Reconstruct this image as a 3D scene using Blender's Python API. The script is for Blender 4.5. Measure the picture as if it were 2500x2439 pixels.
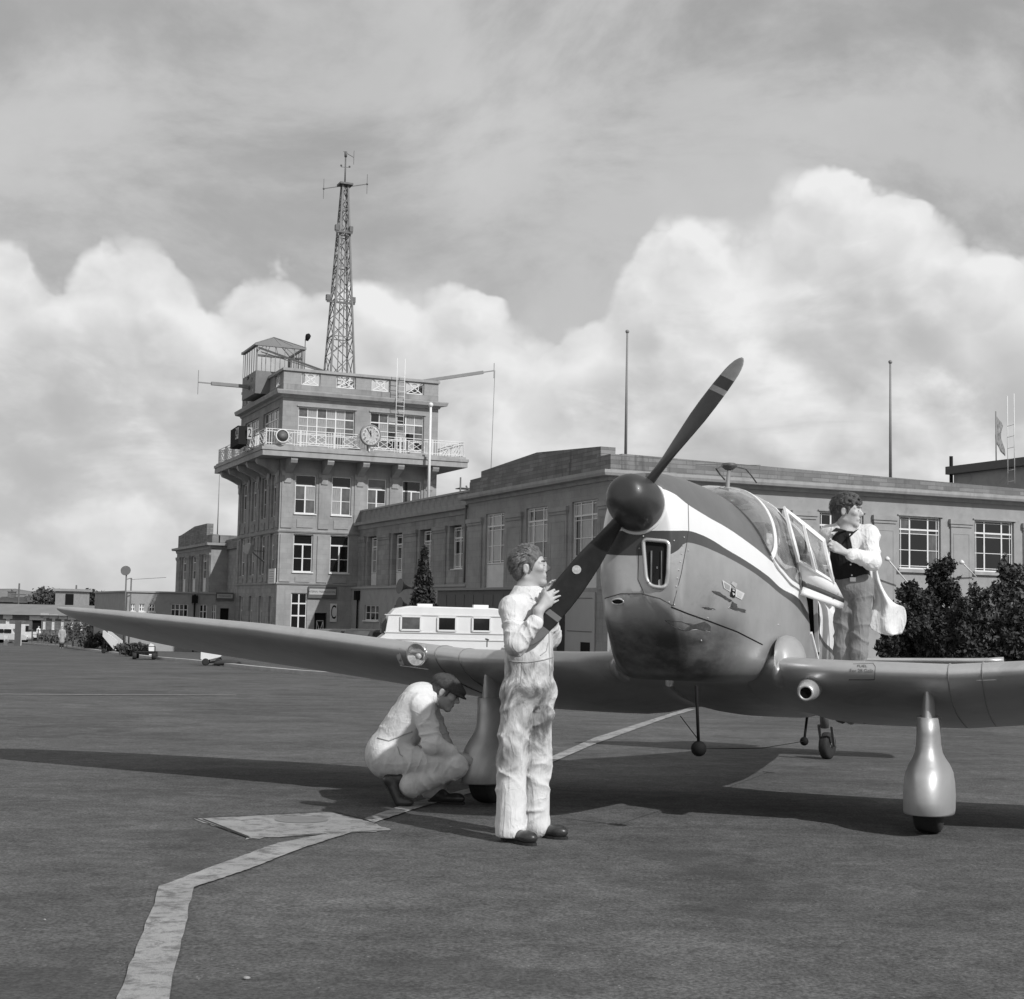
import bpy, bmesh, math, random
import numpy as np
from mathutils import Vector, Matrix
from mathutils.bvhtree import BVHTree
random.seed(7); rng = np.random.default_rng(7)
for o in list(bpy.data.objects): bpy.data.objects.remove(o)
SC = bpy.context.scene
COL = SC.collection
R = math.radians

# ---------------------------------------------------------------- camera
FPX, CXP, CYP = 3400.0, 1250.0, 1219.5          # focal length and centre in pixels of the 2500 x 2439 photograph
PITCH, ROLL, CAMH, SLOPE = R(4.557), R(1.15), 1.16, 0.022
cam_fw = Vector((0, math.cos(PITCH), math.sin(PITCH)))
_u0 = Vector((0, -math.sin(PITCH), math.cos(PITCH)))
cam_ri = math.cos(ROLL) * Vector((1, 0, 0)) + math.sin(ROLL) * _u0
cam_up = -math.sin(ROLL) * Vector((1, 0, 0)) + math.cos(ROLL) * _u0
CAMP = Vector((0, 0, CAMH))
cd = bpy.data.cameras.new('camera'); cam = bpy.data.objects.new('camera', cd); COL.objects.link(cam)
cam.matrix_world = Matrix(((cam_ri.x, cam_up.x, -cam_fw.x, 0), (cam_ri.y, cam_up.y, -cam_fw.y, 0), (cam_ri.z, cam_up.z, -cam_fw.z, CAMH), (0, 0, 0, 1)))
cd.sensor_fit = 'HORIZONTAL'; cd.sensor_width = 36.0; cd.lens = 36.0 * FPX / 2500.0
cd.clip_start = 0.1; cd.clip_end = 6000
SC.camera = cam

# ---------------------------------------------------------------- light and exposure
SUN_AZ = Vector((0.68, -0.733, 0)).normalized(); SUN_EL = R(39)
SUN_DIR = SUN_AZ * math.cos(SUN_EL) + Vector((0, 0, math.sin(SUN_EL)))
sd = bpy.data.lights.new('sun', 'SUN'); sd.energy = 3.5; sd.angle = R(0.6); sd.color = (1, 1, 1)
sun = bpy.data.objects.new('sun', sd); COL.objects.link(sun)
sun.rotation_euler = SUN_DIR.to_track_quat('Z', 'Y').to_euler()
SC.view_settings.view_transform = 'Standard'; SC.view_settings.look = 'None'
SC.view_settings.exposure = 0.0; SC.view_settings.gamma = 1.0
SC.view_settings.use_curve_mapping = False
SC.render.engine = 'CYCLES'
SC.cycles.use_denoising = True
SC.cycles.max_bounces = 6; SC.cycles.transparent_max_bounces = 12
SC.cycles.use_adaptive_sampling = True; SC.cycles.adaptive_threshold = 0.015

# ---------------------------------------------------------------- pixel -> place
def px_ray(x, y): return cam_fw + cam_ri * ((x - CXP) / FPX) - cam_up * ((y - CYP) / FPX)
def zg(y):
    if y <= 120: return -SLOPE * y
    if y <= 260: t = y - 120; return -2.64 - SLOPE * t + SLOPE * t * t / 280.0
    return -2.64 - SLOPE * 70
def gnd(x, y):
    d = px_ray(x, y); t = -CAMH / (d.z + SLOPE * d.y); p = CAMP + d * t
    for _ in range(30):
        if p.y <= 120: break
        t = (zg(p.y) - CAMH) / d.z; p = CAMP + d * (0.5 * t + 0.5 * p.y / d.y)
    p.z = zg(p.y); return p
def at_depth(x, y, Y):
    d = px_ray(x, y); return CAMP + d * (Y / d.y)
def on_plane(x, y, p0, n):
    d = px_ray(x, y); return CAMP + d * ((Vector(p0) - CAMP).dot(n) / d.dot(n))

# ---------------------------------------------------------------- node helpers
class NT:
    def __init__(s, tree): s.t = tree; s.n = tree.nodes; s.l = tree.links
    def new(s, ty, **kw):
        n = s.n.new(ty)
        for k, v in kw.items(): setattr(n, k, v)
        return n
    def put(s, sock, v):
        if isinstance(v, bpy.types.NodeSocket): s.l.new(v, sock)
        elif v is not None: sock.default_value = v
    def m(s, op, a, b=None, c=None, clamp=False):
        n = s.new('ShaderNodeMath', operation=op, use_clamp=clamp)
        s.put(n.inputs[0], a); s.put(n.inputs[1], b); s.put(n.inputs[2], c); return n.outputs[0]
    def vm(s, op, a, b=None, sc=None):
        n = s.new('ShaderNodeVectorMath', operation=op); s.put(n.inputs[0], a); s.put(n.inputs[1], b)
        if sc is not None: s.put(n.inputs['Scale'], sc)
        return n.outputs[0] if op not in ('DOT_PRODUCT', 'LENGTH', 'DISTANCE') else n.outputs[1]
    def noise(s, vec, scale, detail=4, rough=0.55, dist=0.0, lac=2.0):
        n = s.new('ShaderNodeTexNoise'); s.put(n.inputs['Vector'], vec); s.put(n.inputs['Scale'], scale)
        n.inputs['Detail'].default_value = detail; n.inputs['Roughness'].default_value = rough
        n.inputs['Distortion'].default_value = dist; n.inputs['Lacunarity'].default_value = lac
        return n.outputs[0]
    def voro(s, vec, scale, feature='F1', smooth=None, rnd=1.0):
        n = s.new('ShaderNodeTexVoronoi', feature=feature); s.put(n.inputs['Vector'], vec); n.inputs['Scale'].default_value = scale
        n.inputs['Randomness'].default_value = rnd
        if smooth is not None and 'Smoothness' in n.inputs: n.inputs['Smoothness'].default_value = smooth
        return n.outputs['Distance']
    def ss(s, v, a, b, lo=0.0, hi=1.0):
        n = s.new('ShaderNodeMapRange', interpolation_type='SMOOTHSTEP'); s.put(n.inputs[0], v)
        for i, x in enumerate((a, b, lo, hi)): s.put(n.inputs[i + 1], x)
        return n.outputs[0]
    def lin(s, v, a, b, lo=0.0, hi=1.0):
        n = s.new('ShaderNodeMapRange'); n.clamp = True; s.put(n.inputs[0], v)
        for i, x in enumerate((a, b, lo, hi)): s.put(n.inputs[i + 1], x)
        return n.outputs[0]
    def mix(s, f, a, b):
        n = s.new('ShaderNodeMix', data_type='FLOAT'); s.put(n.inputs[0], f); s.put(n.inputs[2], a); s.put(n.inputs[3], b); return n.outputs[0]
    def gray(s, v):
        n = s.new('ShaderNodeCombineColor')
        for i in range(3): s.put(n.inputs[i], v)
        return n.outputs[0]
    def curve(s, v, pts):
        n = s.new('ShaderNodeFloatCurve'); c = n.mapping.curves[0]
        while len(c.points) < len(pts): c.points.new(0.5, 0.5)
        for p, (x, y) in zip(c.points, pts): p.location = (x, y); p.handle_type = 'AUTO_CLAMPED'
        n.mapping.use_clip = False; n.mapping.update()
        s.put(n.inputs[1], v); return n.outputs[0]

# ---------------------------------------------------------------- world: grey (panchromatic) sky with a bank of cumulus
world = bpy.data.worlds.new('World'); SC.world = world; world.use_nodes = True
W = NT(world.node_tree)
world.cycles.sampling_method = 'MANUAL'; world.cycles.sample_map_resolution = 256
bg = next(n for n in W.n if n.type == 'BACKGROUND'); bg.inputs['Strength'].default_value = 0.1
sky = W.new('ShaderNodeTexSky', sky_type='NISHITA'); sky.sun_disc = False
sky.sun_elevation = SUN_EL; sky.sun_rotation = math.atan2(SUN_DIR.x, SUN_DIR.y)
sky.dust_density = 1.5
bw = W.new('ShaderNodeRGBToBW'); W.l.new(sky.outputs[0], bw.inputs[0])
dirv = W.new('ShaderNodeTexCoord').outputs['Generated']
sx = W.new('ShaderNodeSeparateXYZ'); W.l.new(dirv, sx.inputs[0])
az = W.m('ARCTAN2', sx.outputs[0], sx.outputs[1]); el = W.m('ARCSINE', sx.outputs[2])
def azel(x, y):
    d = px_ray(x * 2500 / 1952, y * 2500 / 1952); return math.atan2(d.x, d.y), math.asin(d.normalized().z)
bank = [(0, 420), (60, 400), (125, 480), (165, 400), (230, 395), (300, 420), (370, 475), (405, 560), (432, 640), (450, 500), (490, 480), (560, 505), (640, 540), (760, 520), (890, 505), (935, 600), (1000, 610), (1080, 600), (1150, 540), (1235, 430), (1300, 400), (1360, 410), (1440, 390), (1500, 350), (1590, 300), (1660, 318), (1730, 318), (1780, 370), (1835, 460), (1890, 430), (1952, 460)]
pts = [(0.0, 0.20), (0.25, 0.22), (0.36, 0.20)]
for x, y in bank:
    a, e = azel(x, y); pts.append((a / (2 * math.pi) + 0.5, e))
pts += [(0.62, 0.20), (0.75, 0.24), (1.0, 0.20)]
top = W.curve(W.m('ADD', W.m('DIVIDE', az, 2 * math.pi), 0.5), pts)
sq = W.vm('MULTIPLY', dirv, (1.0, 1.0, 1.2))
wn = W.new('ShaderNodeTexNoise'); W.put(wn.inputs['Vector'], sq); wn.inputs['Scale'].default_value = 14.0; wn.inputs['Detail'].default_value = 4; wn.inputs['Roughness'].default_value = 0.6
wq = W.vm('ADD', sq, W.vm('SCALE', W.vm('SUBTRACT', wn.outputs['Color'], (0.5, 0.5, 0.5)), sc=0.055))
def heap(v):
    """cauliflower height: big and small heaps"""
    h_ = W.m('ADD', W.m('MULTIPLY', W.voro(v, 11.0), 0.62), W.m('MULTIPLY', W.voro(v, 27.0), 0.30)); return W.m('SUBTRACT', 1.0, h_)
h1 = heap(wq); h2 = heap(W.vm('ADD', wq, (0.011, 0.0, 0.015)))
n_e = W.noise(sq, 7.0, 7, 0.6)
d = W.m('ADD', W.m('SUBTRACT', top, el), W.m('MULTIPLY', W.m('SUBTRACT', n_e, 0.5), 0.06))
d = W.m('ADD', d, W.m('MULTIPLY', W.m('SUBTRACT', h1, 0.62), 0.085))
mask = W.ss(d, -0.001, W.lin(n_e, 0.40, 0.62, 0.004, 0.03))
rel = W.m('SUBTRACT', h1, h2)                                   # lit from the upper right
patch = W.ss(W.noise(W.vm('MULTIPLY', dirv, (1.0, 1.0, 2.2)), 5.4, 6, 0.58, 0.4), 0.39, 0.60)
patch = W.m('MULTIPLY', patch, W.ss(d, 0.03, 0.10))
cloud = W.m('ADD', W.mix(W.ss(d, 0.0, 0.14), 7.7, 6.9), W.m('MULTIPLY', rel, 7.0))
cloud = W.m('ADD', cloud, W.m('MULTIPLY', W.m('SUBTRACT', n_e, 0.5), 5.0))
cloud = W.mix(W.m('MULTIPLY', patch, 0.78), cloud, 4.8)
cloud = W.mix(W.ss(el, 0.0, 0.10), W.mix(0.45, cloud, 6.0), cloud)
cloud = W.m('MINIMUM', W.m('MAXIMUM', cloud, 3.9), 8.5)
# broken thin cloud above the bank
veil = W.noise(W.vm('MULTIPLY', dirv, (1.0, 1.0, 1.7)), 4.2, 7, 0.6, 0.35)
veil = W.m('ADD', W.m('MULTIPLY', W.ss(veil, 0.38, 0.60), 0.75), W.m('MULTIPLY', W.ss(n_e, 0.35, 0.7), 0.25))
base = W.m('ADD', W.m('MULTIPLY', bw.outputs[0], 0.35), 2.8)
skyv = W.mix(W.m('MULTIPLY', veil, 0.92), base, 6.0)
val = W.mix(mask, skyv, cloud)
W.l.new(W.gray(val), bg.inputs['Color'])
# ================================================================ materials (greys only: the photograph is monochrome)
MATS = {}
def mat(name, base, rough=0.7, metal=0.0, var=0.0, vscale=3.0, bump=0.0, bscale=40.0, coat=0.0, streak=None, spec=0.5, stain=0.0, stscale=1.2):
    if name in MATS: return MATS[name]
    m = bpy.data.materials.new(name); m.use_nodes = True; T = NT(m.node_tree)
    p = next(n for n in T.n if n.type == 'BSDF_PRINCIPLED')
    p.inputs['Roughness'].default_value = rough; p.inputs['Metallic'].default_value = metal
    p.inputs['Coat Weight'].default_value = coat; p.inputs['Specular IOR Level'].default_value = spec
    co = T.new('ShaderNodeTexCoord').outputs['Object']
    if streak: co = T.vm('MULTIPLY', co, streak)
    v = base
    if var: v = T.m('MULTIPLY', base, T.lin(T.noise(co, vscale, 6, 0.62), 0.25, 0.75, 1 - var, 1 + var))
    if stain:
        st = T.ss(T.noise(co, stscale, 7, 0.68, 0.6), 0.52, 0.70)
        v = T.mix(T.m('MULTIPLY', st, stain), v, base * 0.35)
    if not isinstance(v, float): T.l.new(T.gray(v), p.inputs['Base Color'])
    else: p.inputs['Base Color'].default_value = (v, v, v, 1)
    if bump:
        b = T.new('ShaderNodeBump'); b.inputs['Strength'].default_value = 1.0; b.inputs['Distance'].default_value = bump
        T.put(b.inputs['Height'], T.noise(co, bscale, 5, 0.6)); T.l.new(b.outputs[0], p.inputs['Normal'])
    MATS[name] = m; m['T'] = 0; return m
def block_mat(name, base, bw, bh, mortar=0.012, contrast=0.18, var=0.22, axis='y', stain=0.3, mdark=0.55):
    """blockwork: courses of stone too fine to build one by one"""
    if name in MATS: return MATS[name]
    m = bpy.data.materials.new(name); m.use_nodes = True; T = NT(m.node_tree)
    p = next(n for n in T.n if n.type == 'BSDF_PRINCIPLED'); p.inputs['Roughness'].default_value = 0.9; p.inputs['Specular IOR Level'].default_value = 0.2
    co = T.new('ShaderNodeTexCoord').outputs['Object']
    s = T.new('ShaderNodeSeparateXYZ'); T.l.new(co, s.inputs[0])
    c = T.new('ShaderNodeCombineXYZ'); T.l.new(T.m('ADD', s.outputs[0], s.outputs[1]), c.inputs[0]); T.l.new(s.outputs[2], c.inputs[1])
    b = T.new('ShaderNodeTexBrick'); T.l.new(c.outputs[0], b.inputs['Vector'])
    b.inputs['Scale'].default_value = 1.0; b.inputs['Brick Width'].default_value = bw; b.inputs['Row Height'].default_value = bh
    b.inputs['Mortar Size'].default_value = mortar; b.inputs['Mortar Smooth'].default_value = 0.3
    b.inputs['Color1'].default_value = (1 - contrast,) * 3 + (1,); b.inputs['Color2'].default_value = (1 + contrast,) * 3 + (1,)
    b.inputs['Mortar'].default_value = (mdark,) * 3 + (1,)
    bwn = T.new('ShaderNodeRGBToBW'); T.l.new(b.outputs[0], bwn.inputs[0])
    v = T.m('MULTIPLY', T.m('MULTIPLY', base, bwn.outputs[0]), T.lin(T.noise(co, 0.9, 7, 0.65), 0.25, 0.75, 1 - var, 1 + var))
    st = T.ss(T.noise(T.vm('MULTIPLY', co, (1.3, 1.3, 0.25)), 1.4, 7, 0.66, 0.4), 0.52, 0.72)
    v = T.mix(T.m('MULTIPLY', st, stain), v, base * 0.42)
    T.l.new(T.gray(v), p.inputs['Base Color'])
    bp = T.new('ShaderNodeBump'); bp.inputs['Distance'].default_value = 0.012; bp.inputs['Strength'].default_value = 0.8
    T.put(bp.inputs['Height'], T.m('ADD', bwn.outputs[0], T.noise(co, 30, 4, 0.6))); T.l.new(bp.outputs[0], p.inputs['Normal'])
    MATS[name] = m; return m
def glass_mat(name, tint, refl):
    """thin clear pane: mostly see-through, mirror at a slant"""
    if name in MATS: return MATS[name]
    m = bpy.data.materials.new(name); m.use_nodes = True; T = NT(m.node_tree); T.n.clear()
    out = T.new('ShaderNodeOutputMaterial'); tr = T.new('ShaderNodeBsdfTransparent'); tr.inputs[0].default_value = (tint,) * 3 + (1,)
    gl = T.new('ShaderNodeBsdfGlossy'); gl.inputs['Roughness'].default_value = 0.03
    lw = T.new('ShaderNodeLayerWeight'); lw.inputs[0].default_value = refl
    mx = T.new('ShaderNodeMixShader'); T.l.new(lw.outputs['Fresnel'], mx.inputs[0]); T.l.new(tr.outputs[0], mx.inputs[1]); T.l.new(gl.outputs[0], mx.inputs[2])
    T.l.new(mx.outputs[0], out.inputs[0]); MATS[name] = m; return m

STONE = block_mat('cast_stone', 0.31, 0.62, 0.30, contrast=0.045, mdark=0.84, mortar=.008)
STONE_D = block_mat('weathered_stone', 0.28, 0.62, 0.28, contrast=0.10, stain=0.5, mdark=0.8, mortar=.009)
ROOFST = block_mat('roof_blockwork', 0.20, 0.85, 0.16, mortar=0.012, contrast=0.22, stain=0.75, mdark=0.7)
RENDER = mat('cement_render', 0.31, 0.9, var=0.14, vscale=1.5, bump=0.004, bscale=25, stain=0.25)
TRIM = mat('stone_trim', 0.33, 0.85, var=0.2, vscale=2.0, bump=0.004, bscale=20, streak=(1, 1, .4), stain=0.35)
WHITEP = mat('white_paint', 0.72, 0.5, var=0.08, vscale=4)
WHITEO = mat('old_white_paint', 0.62, 0.6, var=0.15, vscale=3)
DARKG = mat('window_glass_dark', 0.012, 0.06, spec=0.6)
MIDG = mat('window_glass_grey', 0.10, 0.10, var=0.5, vscale=1.3, spec=0.6)
LITG = mat('window_glass_curtained', 0.30, 0.12, var=0.35, vscale=2.5, streak=(6, 6, .6), spec=0.6)
IRON = mat('painted_iron', 0.12, 0.6, var=0.2, vscale=5)
STEEL = mat('mast_steel', 0.17, 0.6, var=0.2, vscale=3)
BLACK = mat('black_paint', 0.012, 0.75, spec=0.15)
RUBBER = mat('rubber', 0.022, 0.8, var=0.3, vscale=20, bump=0.002, bscale=90)
DARKW = mat('dark_painted_boards', 0.10, 0.7, var=0.15, vscale=4)
LEAD = mat('grey_paint', 0.22, 0.55, var=0.1)
CLEAR = glass_mat('clear_pane', 0.88, 0.35)

# ================================================================ mesh building
class MB:
    def __init__(s): s.v = []; s.f = []; s.mi = []; s.sm = []
    def add(s, vs, fs, mi=0, smooth=False):
        o = len(s.v); s.v += [tuple(p) for p in vs]
        for f in fs: s.f.append(tuple(i + o for i in f)); s.mi.append(mi); s.sm.append(smooth)
        return s
    def box(s, lo, hi, mi=0):
        (a, b, c), (d, e, g) = lo, hi
        return s.add([(a, b, c), (d, b, c), (d, e, c), (a, e, c), (a, b, g), (d, b, g), (d, e, g), (a, e, g)],
                     [(0, 3, 2, 1), (4, 5, 6, 7), (0, 1, 5, 4), (1, 2, 6, 5), (2, 3, 7, 6), (3, 0, 4, 7)], mi)
    def bar(s, p, q, w, h=None, mi=0, upv=(0, 0, 1)):
        """square bar from p to q"""
        p, q = Vector(p), Vector(q); d = (q - p)
        if d.length < 1e-6: return s
        d.normalize(); u = Vector(upv)
        if abs(d.dot(u)) > 0.98: u = Vector((1, 0, 0))
        x = d.cross(u).normalized() * (w / 2); y = x.cross(d).normalized() * ((h or w) / 2)
        vs = [p - x - y, p + x - y, p + x + y, p - x + y, q - x - y, q + x - y, q + x + y, q - x + y]
        return s.add(vs, [(0, 3, 2, 1), (4, 5, 6, 7), (0, 1, 5, 4), (1, 2, 6, 5), (2, 3, 7, 6), (3, 0, 4, 7)], mi)
    def tube(s, path, rad, n=10, mi=0, caps=True, flat=None):
        path = [Vector(p) for p in path]
        if not hasattr(rad, '__len__'): rad = [rad] * len(path)
        o = len(s.v); prev = None
        for i, p in enumerate(path):
            d = (path[min(i + 1, len(path) - 1)] - path[max(i - 1, 0)]).normalized()
            if prev is None:
                u = Vector((0, 0, 1)) if abs(d.z) < 0.9 else Vector((1, 0, 0)); x = d.cross(u).normalized()
            else: x = (prev - d * prev.dot(d)).normalized()
            prev = x; y = d.cross(x)
            for k in range(n):
                a = 2 * math.pi * k / n; s.v.append(tuple(p + (x * math.cos(a) + y * math.sin(a)) * rad[i]))
        for i in range(len(path) - 1):
            for k in range(n):
                k2 = (k + 1) % n
                s.f.append((o + i * n + k, o + i * n + k2, o + (i + 1) * n + k2, o + (i + 1) * n + k)); s.mi.append(mi); s.sm.append(True)
        if caps:
            e = o + (len(path) - 1) * n
            s.f.append(tuple(range(o + n - 1, o - 1, -1))); s.mi.append(mi); s.sm.append(False)
            s.f.append(tuple(range(e, e + n))); s.mi.append(mi); s.sm.append(False)
        return s
    def lathe(s, prof, axis_o=(0, 0, 0), axis=(0, 0, 1), n=24, mi=0, smooth=True, sx=1.0, ref=None):
        """prof: (radius, height) pairs"""
        a = Vector(axis).normalized(); u = Vector(ref) if ref else (Vector((1, 0, 0)) if abs(a.x) < 0.9 else Vector((0, 1, 0)))
        x = (u - a * u.dot(a)).normalized(); y = a.cross(x); o0 = Vector(axis_o); o = len(s.v)
        for r, h in prof:
            for k in range(n):
                t = 2 * math.pi * k / n; s.v.append(tuple(o0 + a * h + (x * math.cos(t) * sx + y * math.sin(t)) * r))
        for i in range(len(prof) - 1):
            for k in range(n):
                k2 = (k + 1) % n
                s.f.append((o + i * n + k, o + i * n + k2, o + (i + 1) * n + k2, o + (i + 1) * n + k)); s.mi.append(mi); s.sm.append(smooth)
        if prof[0][0] > 1e-5: s.f.append(tuple(range(o + n - 1, o - 1, -1))); s.mi.append(mi); s.sm.append(False)
        e = o + (len(prof) - 1) * n
        if prof[-1][0] > 1e-5: s.f.append(tuple(range(e, e + n))); s.mi.append(mi); s.sm.append(False)
        return s
    def grid(s, P, mi=0, smooth=True, closed_v=False, flip=False):
        """P[i][j] points"""
        o = len(s.v); ni, nj = len(P), len(P[0])
        for row in P: s.v += [tuple(p) for p in row]
        for i in range(ni - 1):
            for j in range(nj if closed_v else nj - 1):
                j2 = (j + 1) % nj
                q = (o + i * nj + j, o + i * nj + j2, o + (i + 1) * nj + j2, o + (i + 1) * nj + j)
                s.f.append(q[::-1] if flip else q); s.mi.append(mi); s.sm.append(smooth)
        return s
    def prism(s, poly, fn, d0, d1, mi=0):
        """extrude a 2-D polygon: fn(u, v, d) -> point"""
        n = len(poly); vs = [fn(u, v, d0) for u, v in poly] + [fn(u, v, d1) for u, v in poly]
        return s.add(vs, [tuple(range(n - 1, -1, -1)), tuple(range(n, 2 * n))] + [(i, (i + 1) % n, n + (i + 1) % n, n + i) for i in range(n)], mi)
    def sphere(s, c, r, nu=12, nv=8, mi=0):
        rx = r if hasattr(r, '__len__') else (r, r, r); P = []
        for i in range(nv + 1):
            t = math.pi * i / nv
            P.append([(c[0] + rx[0] * math.sin(t) * math.cos(2 * math.pi * j / nu), c[1] + rx[1] * math.sin(t) * math.sin(2 * math.pi * j / nu), c[2] - rx[2] * math.cos(t)) for j in range(nu)])
        return s.grid(P, mi, True, True)
    def mesh(s, name, mats, fix=True):
        me = bpy.data.meshes.new(name); me.from_pydata(s.v, [], s.f)
        for m in (mats if isinstance(mats, (list, tuple)) else [mats]): me.materials.append(m)
        me.polygons.foreach_set('material_index', s.mi); me.polygons.foreach_set('use_smooth', s.sm)
        if fix:
            b = bmesh.new(); b.from_mesh(me); bmesh.ops.remove_doubles(b, verts=b.verts, dist=1e-6)
            bmesh.ops.recalc_face_normals(b, faces=b.faces); b.to_mesh(me); b.free()
        me.update(); return me
    def build(s, name, mats, parent=None, fix=True):
        return link(name, s.mesh(name, mats, fix), parent)
def link(name, data, parent=None, loc=None, scale=None):
    o = bpy.data.objects.new(name, data); COL.objects.link(o)
    if parent: o.parent = parent
    if loc is not None: o.location = loc
    if scale is not None: o.scale = scale
    return o
def tag(o, label=None, cat=None, group=None, kind=None):
    if label: o['label'] = label
    if cat: o['category'] = cat
    if group: o['group'] = group
    if kind: o['kind'] = kind
    return o
def thing(name, label, cat, loc=(0, 0, 0), rz=0.0, group=None):
    o = bpy.data.objects.new(name, None); COL.objects.link(o); o.empty_display_size = 0.2
    o.location = loc; o.rotation_euler = (0, 0, rz); return tag(o, label, cat, group)
def copy_tree(o, parent=None):
    c = o.copy(); COL.objects.link(c); c.parent = parent
    for ch in [x for x in COL.objects if x.parent == o]: copy_tree(ch, c)
    return c
_unit = {}
def unit_box(m):
    if m.name not in _unit: _unit[m.name] = MB().box((-.5, -.5, -.5), (.5, .5, .5)).mesh('piece', m)
    return _unit[m.name]
def piece(name, lo, hi, m, parent):
    c = [(a + b) / 2 for a, b in zip(lo, hi)]; s = [abs(b - a) for a, b in zip(lo, hi)]
    return link(name, unit_box(m), parent, c, s)
def text_obj(name, body, size, m, parent, mw, depth=0.004, align='CENTER', sx=1.0):
    cu = bpy.data.curves.new(name, 'FONT'); cu.body = body; cu.size = size; cu.align_x = align; cu.align_y = 'CENTER'; cu.extrude = depth
    t = bpy.data.objects.new(name, cu); COL.objects.link(t)
    dg = bpy.context.evaluated_depsgraph_get(); me = bpy.data.meshes.new_from_object(t.evaluated_get(dg))
    bpy.data.objects.remove(t); me.transform(Matrix.Diagonal((sx, 1, 1, 1))); me.materials.clear(); me.materials.append(m); me.transform(mw)
    return link(name, me, parent)

# ================================================================ walls and windows in a building's own frame
class Face:
    """vertical wall face: u along it, z up, d outwards"""
    def __init__(s, o, u, n): s.o = Vector(o); s.u = Vector(u); s.n = Vector(n)
    def P(s, u, z, d=0.0): p = s.o + s.u * u + s.n * d; return Vector((p.x, p.y, z))
    def box(s, mb, u0, u1, z0, z1, d0, d1, mi=0):
        a, b = s.P(u0, z0, d0), s.P(u1, z1, d1)
        return mb.box([min(x, y) for x, y in zip(a, b)], [max(x, y) for x, y in zip(a, b)], mi)
    def lohi(s, u0, u1, z0, z1, d0, d1):
        a, b = s.P(u0, z0, d0), s.P(u1, z1, d1); return [min(x, y) for x, y in zip(a, b)], [max(x, y) for x, y in zip(a, b)]
def wall(name, fc, u0, u1, z0, z1, holes, m, parent, reveal=0.25, d=0.0):
    us = sorted({u0, u1, *[h[0] for h in holes], *[h[1] for h in holes]}); zs = sorted({z0, z1, *[h[2] for h in holes], *[h[3] for h in holes]})
    us = [u for u in us if u0 <= u <= u1]; zs = [z for z in zs if z0 <= z <= z1]
    mb = MB()
    for i in range(len(us) - 1):
        for j in range(len(zs) - 1):
            cu, cz = (us[i] + us[i + 1]) / 2, (zs[j] + zs[j + 1]) / 2
            if any(h[0] < cu < h[1] and h[2] < cz < h[3] for h in holes): continue
            mb.add([fc.P(us[i], zs[j], d), fc.P(us[i + 1], zs[j], d), fc.P(us[i + 1], zs[j + 1], d), fc.P(us[i], zs[j + 1], d)], [(0, 1, 2, 3)])
    for a, b, c, e in holes:
        for (p, q) in (((a, c), (b, c)), ((b, c), (b, e)), ((b, e), (a, e)), ((a, e), (a, c))):
            mb.add([fc.P(p[0], p[1], d), fc.P(q[0], q[1], d), fc.P(q[0], q[1], d - reveal), fc.P(p[0], p[1], d - reveal)], [(0, 1, 2, 3)])
        mb.add([fc.P(a, c, d - reveal), fc.P(b, c, d - reveal), fc.P(b, e, d - reveal), fc.P(a, e, d - reveal)], [(0, 1, 2, 3)])
    ob = mb.build(name, m, parent, fix=False)
    b = bmesh.new(); b.from_mesh(ob.data); bmesh.ops.remove_doubles(b, verts=b.verts, dist=1e-5); b.to_mesh(ob.data); b.free()
    return ob
def window(fc, u0, u1, z0, z1, cols, rows, parent, d=-0.12, bar=0.035, edge=0.06, glasses=None, thick_c=(), thick_r=(), tb=0.07, m=None, sill=True, name='window', col_top=None):
    """one window: joined frame bars with each pane of its own; cols / rows are inner bar places 0..1 from lower left"""
    m = m or WHITEP; mb = MB(); W_, H_ = u1 - u0, z1 - z0
    fc.box(mb, u0, u0 + edge, z0, z1, d - .05, d + .02); fc.box(mb, u1 - edge, u1, z0, z1, d - .05, d + .02)
    fc.box(mb, u0 + edge, u1 - edge, z0, z0 + edge, d - .05, d + .018); fc.box(mb, u0 + edge, u1 - edge, z1 - edge, z1, d - .05, d + .018)
    cb = []
    for c in cols:
        w = tb if c in thick_c else bar; x = u0 + c * W_; cb.append((x - w / 2, x + w / 2)); fc.box(mb, x - w / 2, x + w / 2, z0 + edge, (z0 + col_top * H_) if col_top else z1 - edge, d - .04, d + (.014 if c in thick_c else .008))
    rb = []
    for r in rows:
        w = tb if r in thick_r else bar; x = z0 + r * H_; rb.append((x - w / 2, x + w / 2)); fc.box(mb, u0 + edge, u1 - edge, x - w / 2, x + w / 2, d - .038, d + (.011 if r in thick_r else .005))
    if sill: fc.box(mb, u0 - .05, u1 + .05, z0 - .07, z0 - .002, d - .05, d + .2)
    ob = mb.build(name, m, parent)
    ce = [u0 + edge] + [x for a in cb for x in a] + [u1 - edge]; re_ = [z0 + edge] + [x for a in rb for x in a] + [z1 - edge]
    gl = glasses or [DARKG]; ce0 = ce
    for j in range(0, len(re_), 2):
        ce_ = [u0 + edge, u1 - edge] if (col_top and re_[j] >= z0 + col_top * H_) else ce0
        for i in range(0, len(ce_), 2):
            ce = ce_
            if ce[i + 1] - ce[i] < .02 or re_[j + 1] - re_[j] < .02: continue
            g = random.choice(gl); lo, hi = fc.lohi(ce[i] - .005, ce[i + 1] + .005, re_[j] - .005, re_[j + 1] + .005, d - .03, d - .018)
            pn = piece('pane', lo, hi, g, ob); pn.rotation_euler = (random.uniform(-.006, .006), 0, random.uniform(-.006, .006))
    return ob
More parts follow.
